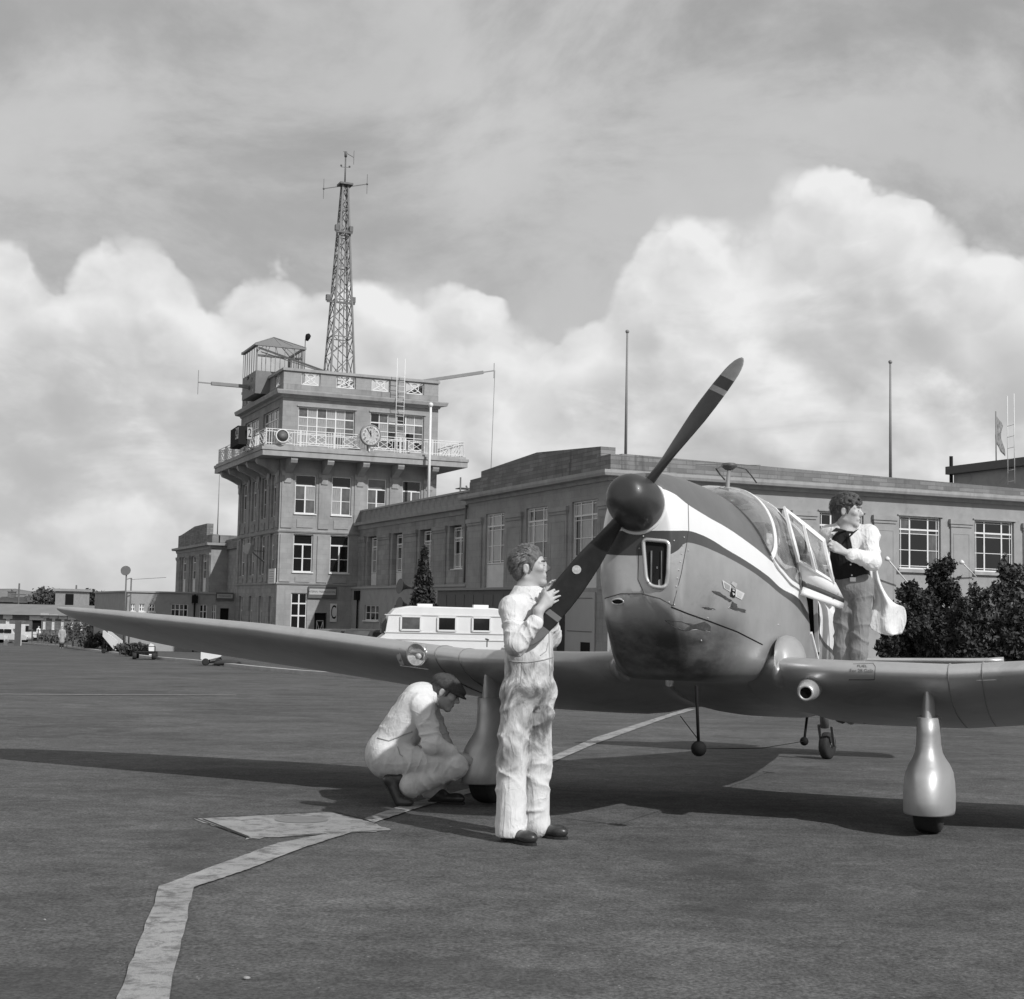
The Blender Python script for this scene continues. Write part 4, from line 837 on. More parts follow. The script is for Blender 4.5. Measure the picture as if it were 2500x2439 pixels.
# square block with a dark doorway behind the hut
bb = thing('tank_house', 'small square block with a dark doorway above the hut roof', 'building', (0, 0, 0)); BYd = 195.0; bp = lambda x, y: at_depth(*z4(x, y), BYd)
a, b = bp(655, 370), bp(940, 215); mb = MB(); mb.box((a.x, BYd, zg(BYd)), (b.x, BYd + 5, b.z)); mb.build('wall', RENDER, bb); lo = bp(780, 370); hi = bp(880, 245); piece('doorway', (lo.x, BYd - .1, lo.z - 2), (hi.x, BYd - .01, hi.z), BLACK, bb); piece('roof_edge', (a.x - .3, BYd - .3, b.z + .002), (b.x + .3, BYd + 5.3, b.z + .35), TRIM, bb)
# houses
HD = 260.0; hp_ = lambda x, y: at_depth(*z4(x, y), HD); ROOFT = mat('dark_tiles', .06, .8, var=.2, vscale=.5)
for k, (x0, x1, ye, yr, chs) in enumerate((( -60, 250, 350, 280, (75,)), (250, 330, 360, 335, (285,)), (350, 490, 352, 305, ()), (940, 1280, 372, 280, (1065,)), (1290, 1380, 372, 345, (1330,)), (1390, 1520, 372, 310, ()))):
    A_, B_ = hp_(x0, ye), hp_(x1, yr); h = thing('house', ['dark roofed house with a stout chimney at the left edge', 'pale gable end with a square chimney beside the left house', 'low dark roof between the left house and the bushes', 'wide dark roofed house with a pot-topped chimney above the wing tip', 'narrow house end with a plain chimney behind the wing', 'dark roof just left of the annexe'][k], 'house', (A_.x, HD, zg(HD)), 0, 'houses beyond the airfield')
    w = B_.x - A_.x; ev = A_.z - zg(HD) + .4; rg = B_.z - zg(HD)
    mb = MB(); mb.box((0, 0, -1), (w, 7, ev)); mb.build('wall', BRICK, h); mb = MB(); ins = min(1.5, w * .3) if k in (2, 3, 5) else 0
    mb.add([(-.3, -.4, ev - .2), (w + .3, -.4, ev - .2), (w - ins, 3.5, rg), (ins, 3.5, rg), (-.3, 7.4, ev - .2), (w + .3, 7.4, ev - .2)], [(0, 1, 2, 3), (3, 2, 5, 4), (0, 3, 4), (1, 5, 2)]); r_ = mb.build('roof', ROOFT, h)
    for c_ in chs:
        q = hp_(c_, 0).x - A_.x; mb = MB(); mb.box((q - .6, 2.9, ev), (q + .6, 4.1, rg + .9)); mb.box((q - .7, 2.8, rg + .901), (q + .7, 4.2, rg + 1.05)); mb.tube([(q, 3.5, rg + 1.05), (q, 3.5, rg + 1.45)], .2, 8); mb.build('chimney', BRICK, r_)
for k, (x, y0, y1) in enumerate(((445, 350, 130), (1100, 350, 150))):
    p = hp_(x, y0); q = hp_(x, y1); t = thing('telegraph_pole', ['telegraph pole beyond the hut at far left', 'telegraph pole behind the house chimney'][k], 'pole', (p.x, 250, zg(250)), 0, 'telegraph poles'); h = q.z - zg(250)
    MB().tube([(0, 0, 0), (0, 0, h)], [.2, .14], 6).build('post', DARKW, t); MB().bar((-1.3, 0, h - 2.0), (1.3, 0, h - 2.0), .14).build('crossarm', DARKW, t); MB().bar((-.9, 0, h - 3.4), (.9, 0, h - 3.4), .14).build('crossarm', DARKW, t)
P = []
for i in range(161):
    x = -1300 + i * 16.25; h = 11 + 3 * math.sin(x * .006) + 2 * math.sin(x * .021 + 1) + 1.2 * math.sin(x * .11) * math.sin(x * .043)
    P.append([(x, 1500, -6), (x, 1510, h * .8 - 2), (x, 1560, h), (x, 1900, -6)])
hill = MB().grid(P).build('hill', mat('hazy_wooded_hill', .16, .95, var=.25, vscale=.02)); tag(hill, 'low wooded rise on the horizon', 'hill', kind='structure')
# ================================================================ plants
def leaf_mesh(name, pts, size, m, parent, tilt=1.0, elong=1.6):
    """many small leaf faces, one per point"""
    n = len(pts); pts = np.asarray(pts); a = rng.normal(size=(n, 3)); a /= np.linalg.norm(a, axis=1)[:, None]; b = rng.normal(size=(n, 3)); b -= a * (a * b).sum(1)[:, None]; b /= np.linalg.norm(b, axis=1)[:, None]
    s_ = size * rng.uniform(.35, 1.0, (n, 1)) ** 1.3 * 1.8; A_ = a * s_ * elong * .5; B_ = b * s_ * .5
    V = np.stack([pts - A_, pts + B_ * .8, pts + A_, pts - B_ * .8], 1).reshape(-1, 3); Fq = np.arange(n * 4).reshape(-1, 4)
    me = bpy.data.meshes.new(name); me.from_pydata(V.tolist(), [], Fq.tolist()); me.materials.append(m); me.update(); return link(name, me, parent)
def crown_pts(n, lobes):
    """points thick near the skin of several lobes; lobes: (cx,cy,cz,rx,ry,rz)"""
    L_ = np.array(lobes); w = (L_[:, 3] * L_[:, 4] * L_[:, 5]) ** .67; k = rng.choice(len(L_), n, p=w / w.sum()); d_ = rng.normal(size=(n, 3)); d_ /= np.linalg.norm(d_, axis=1)[:, None]
    r_ = rng.uniform(.2, 1.0, (n, 1)) ** .6 * (1 + .14 * rng.normal(size=(n, 1))); return L_[k, :3] + d_ * r_ * L_[k, 3:]
LEAFD = mat('dark_needles', .036, .75, var=.8, vscale=14); LEAFM = mat('dull_leaves', .075, .7, var=.8, vscale=12); LEAFL = mat('pale_leaves', .11, .7, var=.7, vscale=10); BARK = mat('bark', .07, .9, var=.3, vscale=8)
def shrub(name, label, p, h, lobes, m, size, n, group=None, stems=3, cat='bush'):
    t = thing(name, label, cat, p, 0, group); mb = MB()
    for k in range(stems):
        lb = lobes[k % len(lobes)]; mb.tube([(0.05 * k, 0, -.1), (lb[0] * .4, lb[1] * .4, lb[2] * .5), (lb[0], lb[1], lb[2] + lb[5] * .4)], [.07, .05, .015], 6)
    mb.build('trunk', BARK, t); tw_ = []
    for k in range(int(n / 130)):                               # sprays of leaves reaching out of the crown
        lb = lobes[random.randrange(len(lobes))]; d_ = Vector((random.gauss(0, 1), random.gauss(0, 1), random.gauss(.7, .8))).normalized(); L_ = random.uniform(.7, 1.75)
        for j in range(16): f = j / 15; tw_.append([lb[i] + d_[i] * lb[3 + i] * (.5 + f * (L_ - .5) * 1.15) + random.gauss(0, .035) * (1.2 - f) for i in range(3)])
    P_ = np.concatenate([crown_pts(n, lobes), np.array(tw_)]); P_[:, 2] = np.maximum(P_[:, 2], .02)
    leaf_mesh('crown', P_, size, m, t); return t
# slim conifer before the link
cp = at_depth(850 + 515 * .3586, 1050 + 1000 * .3586, 47.0); cz = zg(47); ch = at_depth(850 + 530 * .3586, 1050 + 790 * .3586, 47).z - cz
lob = []
for k in range(46):
    f = k / 45; r_ = (.62 * (1 - f) ** .8 + .04); a = k * 2.4; lob.append((r_ * .55 * math.cos(a), r_ * .55 * math.sin(a), ch * (.12 + .85 * f), r_ * .62, r_ * .62, ch * .045 + .07))
t = thing('conifer_tree', 'slim dark pointed conifer standing behind the white caravan', 'tree', (cp.x, 47, cz)); MB().tube([(0, 0, -.1), (0, 0, ch * .9)], [.12, .02], 8).build('trunk', BARK, t); leaf_mesh('crown', crown_pts(16000, lob), .085, LEAFD, t)
# bushes on the right
def s6(x, y): return (1850 + x * 650 / 1952, 1100 + y * 650 / 1952)
def bush_at(label, Y, top, wid, xs_, m, n, size, seed, name='evergreen_bush', tall=1.0):
    q = at_depth(*s6(*top), Y); z0 = zg(Y); H_ = q.z - z0; r_ = random.Random(seed); wm = wid / 3400 * Y; lobes = []
    for k in range(xs_):
        f = (k + .5) / xs_; rr = wm * .5 * (1.05 - .62 * f ** 1.6); a = r_.uniform(0, 6.28); o_ = rr * r_.uniform(.2, .75)
        s_ = wm * r_.uniform(.13, .22) * (1.15 - .5 * f); lobes.append((o_ * math.cos(a), o_ * math.sin(a), H_ * (.08 + .88 * f) - s_ * .3, s_, s_, s_ * 1.1))
    return shrub(name, label, (q.x, Y, z0), H_, lobes, m, size, n, 'shrubs before the terminal')
bush_at('tall dark conifer bush with a rounded top right of the white jacket', 33, (1350, 775), 150, 40, LEAFD, 26000, .06, 1, 'conifer_bush')
bush_at('low dark evergreen bush behind the jacket tail', 31, (1130, 955), 150, 34, LEAFD, 22000, .055, 2)
bush_at('leafy paler bush between the dark conifer and the right edge', 32, (1640, 1000), 130, 34, LEAFM, 15000, .07, 3, 'leafy_bush')
bush_at('open branched dark bush at the right edge', 35, (1880, 800), 150, 40, LEAFM, 17000, .075, 4, 'leafy_bush')
bush_at('dark bush low between the tall conifer and the pale bush', 30, (1480, 1080), 130, 30, LEAFD, 18000, .055, 5)
bush_at('low dark bush at the foot of the right edge', 30, (1860, 1150), 140, 30, LEAFD, 16000, .06, 6)
bush_at('low dark bush hugging the wing behind the youth', 30, (960, 1130), 90, 26, LEAFD, 14000, .055, 7)
bush_at('wide dark bush closing the gap left of the tall conifer', 31.5, (1240, 1000), 150, 34, LEAFD, 22000, .055, 8)
bush_at('pointed dark conifer left of the right-edge bush', 34, (1760, 930), 90, 30, LEAFD, 15000, .055, 9, 'conifer_bush')
# flower bed and shrubs at far left
for k, (x, y, w_, h_, m_, lb) in enumerate(((1140, 860, 1.7, 1.15, LEAFM, 'round shrub left of the boarding steps'), (1370, 850, 1.2, .9, LEAFD, 'dark shrub right behind the boarding steps'), (1580, 880, 1.3, .7, LEAFM, 'low shrub behind the trolley'), (620, 790, 2.2, 1.2, LEAFL, 'pale flowering shrub behind the man in the coat'), (1040, 720, 4.4, 2.3, LEAFD, 'dark hedge under the wing tip before the hut'), (1250, 730, 3.6, 2.4, LEAFD, 'dark tall hedge behind the boarding steps'))):
    Yk = (96, 88, 72, 130, 135, 128)[k]; p = at_depth(*z4(x, y), Yk); p.z = zg(Yk); lobes = [(random.uniform(-.5, .5) * w_, random.uniform(-.3, .3) * w_, random.uniform(.25, .8) * h_, w_ * .24, w_ * .24, h_ * .24) for _ in range(12)]
    shrub('garden_shrub', lb, p, h_, lobes, m_, .12, 1800, 'garden shrubs by the kerb')
for k, (x, y, r_) in enumerate(((570, 300, 2.6), (1010, 350, 2.0), (1250, 330, 2.2))):
    p = at_depth(*z4(x, y), 230); h = p.z - zg(230); tt = thing('far_tree', ['pale bushy tree behind the square block', 'dark tree before the wide roofed house', 'dark tree right of the house chimney'][k], 'tree', (p.x, 230, zg(230)), 0, 'trees among the far houses')
    MB().tube([(0, 0, 0), (0, 0, h)], [.25, .1], 6).build('trunk', BARK, tt); leaf_mesh('crown', crown_pts(1500, [(random.uniform(-1, 1) * r_, random.uniform(-1, 1), h + random.uniform(-.5, .4) * r_, r_ * .6, r_ * .6, r_ * .55) for _ in range(8)]), .35, LEAFM if k == 0 else LEAFD, tt)
# ================================================================ caravan, cars, steps, trolleys, posts
def r4(x, y): return (850 + x * 700 / 1952, 1050 + y * 700 / 1952)
CY_ = 40.0; cv0 = at_depth(*r4(185, 1400), CY_); cv1 = cv0.x + 6.3; gz_ = zg(CY_)
van = thing('caravan', 'long white caravan with dark square windows behind the wing', 'caravan', (cv0.x, CY_, gz_), R(7))
CW = mat('caravan_white', .74, .4, var=.06, vscale=1.5); hgt = at_depth(*r4(600, 1200), CY_).z - gz_
prof = [(0.05, .45), (0.02, 1.02), (.10, 1.16), (.28, 1.30), (.36, hgt - .28), (.55, hgt - .08), (1.0, hgt), (3.4, hgt - .02), (4.2, hgt - .12), (4.62, hgt - .35), (4.8, 1.2), (4.8, .45)]
mb = MB(); rows = []
for y, s_ in ((0.0, .965), (.04, .99), (.12, 1.0), (1.9, 1.0), (1.98, .99), (2.02, .965)):
    cx_, cz_ = 2.4, 1.2; rows.append([(cx_ + (x - cx_) * (.985 + .015 * s_), y, cz_ + (z - cz_) * s_) for x, z in prof])
mb.grid(rows, smooth=True, closed_v=True); mb.add(rows[0], [tuple(range(len(prof)))]); mb.add(rows[-1], [tuple(range(len(prof)))]); bd = mb.build('body', CW, van)
zr = lambda y: at_depth(*r4(600, y), CY_).z - gz_; xr = lambda x: at_depth(*r4(x, 1300), CY_).x - cv0.x
for x0, x1, g_ in ((360, 493, MIDG), (612, 735, DARKG), (850, 972, DARKG)):
    lo, hi = (xr(x0), -.03, zr(1365)), (xr(x1), -.012, zr(1272)); f_ = piece('window', lo, hi, g_, van); 
    mb = MB()
    for a, b in (((lo[0], lo[2]), (hi[0], lo[2])), ((lo[0], hi[2]), (hi[0], hi[2])), ((lo[0], lo[2]), (lo[0], hi[2])), ((hi[0], lo[2]), (hi[0], hi[2]))): mb.bar((a[0], -.022, a[1]), (b[0], -.022, b[1]), .05, .05)
    mb.build('window_frame', CW, van)
piece('front_window', (.18, .3, 1.32), (.30, 1.7, hgt - .35), MIDG, van)
for z in (zr(1262), zr(1382), zr(1428)): piece('trim_strip', (.25, -.024, z - .012), (4.7, -.012, z + .012), WHITEO, van)
for x in (1.45, 3.1): mb = MB(); mb.box((x - .22, .8, hgt - .03), (x + .22, 1.2, hgt + .07)); mb.build('roof_vent', CW, van)
mb = MB(); mb.tube([(3.75, -.1, .9), (3.75, -.1, 1.02)], .02, 6); mb.bar((3.7, -.1, 1.02), (3.8, -.1, 1.0), .05); mb.build('handle_post', IRON, van)
def wheel(par, x, y, r, w, name='wheel'):
    mb = MB(); mb.lathe([(r * .55, -w / 2), (r * .93, -w / 2), (r, -w * .3), (r, w * .3), (r * .93, w / 2), (r * .55, w / 2)], (x, y, r), (0, 1, 0), 24); t = mb.build(name, RUBBER, par)
    mb = MB(); mb.lathe([(0, -w * .36), (r * .3, -w * .4), (r * .57, -w * .3), (r * .57, w * .3), (0, w * .36)], (x, y, r), (0, 1, 0), 20); mb.build('hub', LEAD, t)
wheel(van, 2.4, .15, .34, .18); wheel(van, 2.4, 1.85, .34, .18)
# parked cars between the caravan and the tower
def car(label, p, rz, m, L_=3.9, group='cars parked before the terminal', hgt=1.45):
    c = thing('parked_car', label, 'car', p, rz, group)
    side = [(0, .35), (0, .75), (.25, .88), (1.15, .98), (1.55, hgt - .05), (1.8, hgt), (2.7, hgt), (3.05, hgt - .08), (3.5, 1.0), (3.85, .85), (3.9, .35)]
    side = [(x * L_ / 3.9, z) for x, z in side]; rows = []
    for y, s_ in ((0, .93), (.06, .985), (.2, 1), (1.4, 1), (1.54, .985), (1.6, .93)):
        rows.append([(1.95 + (x - 1.95) * (.96 + .04 * s_), y + ((.8 - y) * .16 * max(0, z - .95) / .5), .7 + (z - .7) * s_) for x, z in side])
    mb = MB(); mb.grid(rows, smooth=True, closed_v=True); mb.add(rows[0], [tuple(range(len(side)))]); mb.add(rows[-1], [tuple(range(len(side)))]); mb.build('body', m, c)
    for y in (-.012, 1.6):
        for x0, x1 in ((1.5, 2.2), (2.28, 2.95)): piece('side_window', (x0, y, 1.02), (x1, y + .05 if y > 0 else y + .09, hgt - .12), DARKG, c)
    for x in (.75, 3.1): wheel(c, x, .12, .31, .17); wheel(c, x, 1.48, .31, .17)
    mb = MB(); mb.add([(1.16, .2, 1.0), (1.16, 1.4, 1.0), (1.5, 1.35, hgt - .1), (1.5, .25, hgt - .1)], [(0, 1, 2, 3)]); o = mb.build('windscreen', MIDG, c); o.location = (-.02, 0, .02)
    for y in (.25, 1.35): mb = MB(); mb.sphere((-.01, y, .7), (.06, .1, .1), 10, 8); mb.build('headlamp', mat('lamp_lens', .7, .1), c)
    return c
for k, (x, y, Yc, m_, lb) in enumerate(((1330, 600, 60, mat('car_grey', .14, .3, coat=.5), 'grey car with round lamps left of the caravan'), (1500, 600, 58, mat('car_dark', .04, .3, coat=.5), 'dark car in the middle left of the caravan'), (1690, 600, 54, mat('car_black', .02, .3, coat=.5), 'black car with an arched window next to the caravan'))):
    p = at_depth(480 + x * 480 / 1952, 1380 + y * 320 / 1301, Yc); car(lb, (p.x - .5, Yc, zg(Yc)), R(62), m_, hgt=1.5)
p = gnd(*z4(170, 830)); car('pale car parked at the left edge before the hut', (p.x + 1.8, p.y, zg(p.y)), R(176), mat('car_pale', .55, .35, coat=.4), 4.2, hgt=1.5)
p = gnd(*z4(20, 815)); lorry = thing('small_van', 'white van with a boxy body at the left edge', 'van', (p.x - 3.0, p.y + 6, zg(p.y + 6)), R(5), 'cars parked before the terminal')
mb = MB(); mb.box((0, 0, .45), (3.2, 1.7, 1.85)); mb.box((3.201, .1, .45), (4.4, 1.6, 1.05)); mb.build('body', WHITEO, lorry); piece('windscreen', (3.205, .2, 1.1), (3.5, 1.5, 1.7), DARKG, lorry)
for x in (.7, 3.8): wheel(lorry, x, .1, .36, .2); wheel(lorry, x, 1.7, .36, .2)
# posts near the left edge
for k, (x, yb, yt, w_, m_, lb) in enumerate(((205, 860, 570, .45, DARKW, 'tall dark post board at the left edge'), (225, 858, 755, .35, WHITEO, 'short white post beside the dark post board'), (70, 855, 740, .3, WHITEO, 'short white post near the left edge'))):
    p = gnd(*z4(x, yb)); q = at_depth(*z4(x, yt), p.y); o = MB().box((-w_ / 2, -.1, 0), (w_ / 2, .1, q.z - p.z)).build('marker_post', m_); o.location = p; tag(o, lb, 'post', 'posts by the left edge')
# boarding steps
def steps(label, p, rz, L_, H_, w_, side_m):
    t = thing('boarding_steps', label, 'steps', p, rz, 'wheeled boarding steps')
    for y in (0, w_): mb = MB(); mb.prism([(0, .25), (L_ * .16, .18), (L_, H_ * .86), (L_, H_ * 1.15), (L_ * .9, H_ * 1.15), (0, .75)], lambda u, v, d_: (u, d_, v), y - .025, y + .025); mb.build('side_panel', side_m, t)
    n = 6
    for k in range(n): link('tread', unit_box(DARKW), t, (L_ * (.12 + .8 * k / (n - 1)), w_ / 2, .25 + (H_ * .86 - .25) * k / (n - 1)), (.26, w_ - .06, .04))
    mb = MB()
    for y in (0.03, w_ - .03): mb.bar((L_ * .95, y, .1), (L_ * .95, y, H_ * .9), .06); mb.bar((L_ * .2, y, .1), (L_ * .95, y, .15), .06)
    mb.build('chassis', BLACK, t)
    for x in (L_ * .25, L_ * .9): wheel(t, x, 0.0, .14, .08); wheel(t, x, w_, .14, .08)
    return t
p = gnd(*z4(1455, 955)); steps('white sided boarding steps standing by the kerb left', (p.x, p.y, p.z), R(168), .95, 1.15, .6, WHITEP)
p = gnd(340 * 1 + 0, 1606); q = gnd(*(lambda x, y: (x * 700 / 1952, 1250 + y * 450 / 1255))(1400, 1046)); steps('low white sided steps lying under the wing', (q.x - .2, q.y, q.z), R(8), .75, .40, .5, WHITEP)
# trolley with four black wheels and a white sheeted box on end
p = gnd(328, 1610); tr = thing('baggage_trolley', 'flat baggage trolley with fat black wheels by the kerb', 'trolley', p, R(10))
mb = MB(); mb.box((-.05, -.1, .26), (.9, 1.5, .34)); mb.bar((0, 0, .34), (0, 0, .6), .03); mb.bar((.9, 0, .34), (.9, 0, .6), .03); mb.bar((0, 0, .6), (.9, 0, .6), .03); mb.build('deck', BLACK, tr)
for x in (.0, .85):
    for y in (0.0, 1.3):
        mb = MB(); mb.lathe([(.08, -.09), (.15, -.09), (.17, -.06), (.17, .06), (.15, .09), (.08, .09)], (x, y, .17), (1, .1, 0), 20); t_ = mb.build('wheel', RUBBER, tr); mb = MB(); mb.lathe([(0, -.08), (.085, -.07), (.085, .07), (0, .08)], (x, y, .17), (1, .1, 0), 14); mb.build('hub', LEAD, t_)
p = gnd(364, 1604); sp = thing('notice_stand', 'leaning white board beside the trolley', 'sign', p, R(15))
mb = MB(); mb.prism([(0, 0), (.24, 0), (.22, .62), (.05, .7), (-.05, .55)], lambda u, v, d_: (u, d_ + v * .25, v), 0, .03); mb.build('board', WHITEO, sp); MB().bar((.12, .35, 0), (.12, .17, .6), .03).build('prop', DARKW, sp)
q = gnd(560, 1627); hs = thing('towing_gear', 'dark heap of towing gear lying on the apron under the wing', 'equipment', q, 0)
mb = MB(); mb.tube([(-.6, 0, .08), (-.25, .06, .14), (.1, -.06, .16), (.45, 0, .10), (.9, .06, .06)], [.05, .11, .12, .09, .04], 8); mb.build('cover', mat('tarpaulin', .05, .8, bump=.03, bscale=6), hs); mb = MB(); mb.bar((-.7, .12, .06), (1.1, .12, .06), .05); mb.build('tow_bar', IRON, hs); wheel(hs, .4, -.2, .10, .07)
fn = thing('low_fence', 'low wire fence on thin posts behind the man in the coat', 'fence', (0, 0, 0))
for k in range(9):
    p = gnd(*z4(380 + 70 * k, 800)); Yk = 128 - 3 * k; p = at_depth(*z4(380 + 70 * k, 800), Yk); mb = MB(); MB().bar((p.x, Yk, zg(Yk)), (p.x, Yk, zg(Yk) + 1.4), .09).build('post', DARKW, fn)
    if k:
        for z in (.5, .9, 1.3): MB().bar((pp.x, pY, zg(pY) + z), (p.x, Yk, zg(Yk) + z), .035).build('wire', IRON, fn)
    pp, pY = p, Yk
# ================================================================ the aeroplane (own frame: x to the nose, y to port, z up from the main wheels' ground)
FXV = Vector((-.371, -.929, 0)).normalized(); FYV = Vector((-FXV.y, FXV.x, 0)); AO = Vector((1.28, 9.555, -SLOPE * 9.555))
plane = thing('light_aeroplane', 'silver low-wing propeller aeroplane with a white and dark stripe parked nose on', 'aeroplane', AO, math.atan2(FXV.y, FXV.x))
def a2w(q): return AO + FXV * q[0] + FYV * q[1] + Vector((0, 0, q[2]))
def w2a(p): d_ = Vector(p) - AO; return Vector((d_.dot(FXV), d_.dot(FYV), d_.z))
def w2ad(d_): return Vector((d_.dot(FXV), d_.dot(FYV), d_.z))
CAML = w2a(CAMP)
def fpx(x, y): return (x * 2500 / 1952, y * 2500 / 1952)
def q5(x, y): return (1350 + x * 750 / 1952, 800 + y * 700 / 1822)
def q6(x, y): return (1850 + x * 650 / 1952, 1100 + y * 650 / 1952)
def z6(x, y): return (1440 + x * 520 / 1952, 1280 + y * 420 / 1577)
def on_y(sx_, sy_, Y): d_ = w2ad(px_ray(sx_, sy_)); return CAML + d_ * ((Y - CAML.y) / d_.y)
# ---- hull lines
FS = np.array([  # x, top, bottom, half width, height of widest, top power, bottom power
    (1.43, 2.14, 1.06, .215, 1.64, 2.5, 6.0), (1.40, 2.185, 1.005, .238, 1.60, 2.6, 6.0), (1.33, 2.21, .975, .262, 1.58, 2.7, 6.0), (1.10, 2.23, .955, .320, 1.52, 2.6, 6.0),
    (.80, 2.235, .945, .372, 1.48, 2.5, 5.5), (.40, 2.225, .93, .430, 1.45, 2.5, 5.0), (.15, 2.195, .92, .465, 1.43, 2.6, 5.0), (-.05, 2.14, .91, .488, 1.42, 2.7, 5.0),
    (-.30, 2.00, .89, .505, 1.42, 2.9, 4.0), (-.60, 1.84, .80, .535, 1.38, 3.4, 4), (-.95, 1.725, .71, .565, 1.33, 4, 4), (-1.4, 1.615, .64, .595, 1.28, 5, 4), (-2.0, 1.53, .57, .60, 1.2, 5, 4),
    (-2.5, 1.50, .52, .57, 1.14, 4, 3.8), (-2.8, 1.74, .50, .54, 1.12, 2.6, 3.6), (-3.2, 1.66, .47, .49, 1.08, 2.4, 3.4), (-4.0, 1.42, .43, .38, .98, 2.3, 3), (-5.0, 1.18, .40, .24, .86, 2.2, 2.6), (-5.8, 1.06, .42, .12, .76, 2.1, 2.3), (-6.35, .98, .55, .035, .75, 2, 2)])
def hull(x): return [float(np.interp(-x, -FS[:, 0], FS[:, k])) for k in range(1, 7)]
def side_y(x, z):
    zt, zb, w, zc, nt, nb = hull(x); f = (z - zc) / (zt - zc) if z > zc else (zc - z) / (zc - zb); n = nt if z > zc else nb
    return w * max(0.0, 1 - min(1, abs(f)) ** n) ** (1 / n)
def top_z(x, y):
    zt, zb, w, zc, nt, nb = hull(x); return zc + (zt - zc) * max(0.0, 1 - min(1, abs(y) / w) ** nt) ** (1 / nt)
CHK = .82
def ring(x, n=72):
    zt, zb, w, zc, nt, nb = hull(x); out = []
    for k in range(n):
        t = 2 * math.pi * k / n; c_, s_ = math.cos(t), math.sin(t); e = 2 / (nt if s_ > 0 else nb)
        out.append((x, w * math.copysign(abs(c_) ** e, c_), zc + (zt - zc if s_ > 0 else zc - zb) * math.copysign(abs(s_) ** e, s_)))
    # the chin below the breather falls back towards its lower edge
    k = min(1.0, max(0.0, (x - .1) / 1.2))
    return [(px_ - CHK * k * k * max(0.0, 1.44 - pz_), py_, pz_) for px_, py_, pz_ in out]
xs_ = [1.43, 1.427, 1.417, 1.40, 1.38, 1.355, 1.33, 1.27] + list(np.arange(1.2, -6.36, -.06))
rows = [ring(x) for x in xs_]
mb = MB(); mb.grid(rows, closed_v=True)
# rounded nose: pull the first ring in and cap it
r0 = rows[0]; cz0 = sum(p[2] for p in r0) / len(r0); prev = r0
def chin(z): return -CHK * max(0.0, 1.44 - z)
for s_, dx in ((.97, .006), (.92, .011), (.78, .017), (.55, .023), (.35, .025), (.15, .026)):
    nr = [(1.43 + dx + chin(cz0 + (p[2] - cz0) * s_), p[1] * s_, cz0 + (p[2] - cz0) * s_) for p in r0]; mb.grid([nr, prev], closed_v=True); prev = nr
mb.add(prev + [(1.456 + chin(cz0), 0, cz0)], [(i, (i + 1) % len(prev), len(prev)) for i in range(len(prev))]); mb.add(rows[-1], [tuple(range(len(prev)))])
fus_me = mb.mesh('fuselage', WHITEP)
def bvh_of(me): return BVHTree.FromPolygons([v.co.copy() for v in me.vertices], [tuple(p.vertices) for p in me.polygons])
FUSB = bvh_of(fus_me)
def hit(sx_, sy_, bv=None):
    d_ = w2ad(px_ray(sx_, sy_)).normalized(); h = (bv or FUSB).ray_cast(CAML, d_); return (h[0], h[1]) if h[0] else (None, None)
# ---- livery curves read off the photograph on the hull side
def hull_curve(pl, add):
    o = []
    for p in pl:
        h, n = hit(*p)
        if h: o.append((h.x, h.z))
    o += add; o = sorted(o); r_ = []
    for x, z in o:
        if not r_ or x - r_[-1][0] > .03: r_.append((x, z))
    return r_
deckc = hull_curve([q5(*p) for p in ((760, 1050), (860, 1125), (980, 1200), (1100, 1268), (1200, 1335), (1300, 1410), (1400, 1495), (1480, 1545), (1570, 1600))], [(1.40, 2.10), (-3, 1.62), (-6.4, 1.0)])
whitec = hull_curve([q5(*p) for p in ((800, 1290), (860, 1291), (940, 1315), (1020, 1355), (1090, 1400), (1200, 1465), (1300, 1530), (1380, 1590), (1450, 1655))] + [q6(*p) for p in ((300, 1085), (350, 1160), (400, 1245), (450, 1330), (500, 1415))], [(1.40, 1.865), (-6.4, .8)])
darkc = hull_curve([q5(*p) for p in ((790, 1383), (860, 1365), (940, 1385), (1020, 1418), (1100, 1455), (1250, 1540), (1350, 1612), (1430, 1680))] + [q6(*p) for p in ((280, 1140), (340, 1215), (400, 1300), (450, 1375), (500, 1450))], [(1.40, 1.742), (-6.4, .7)])
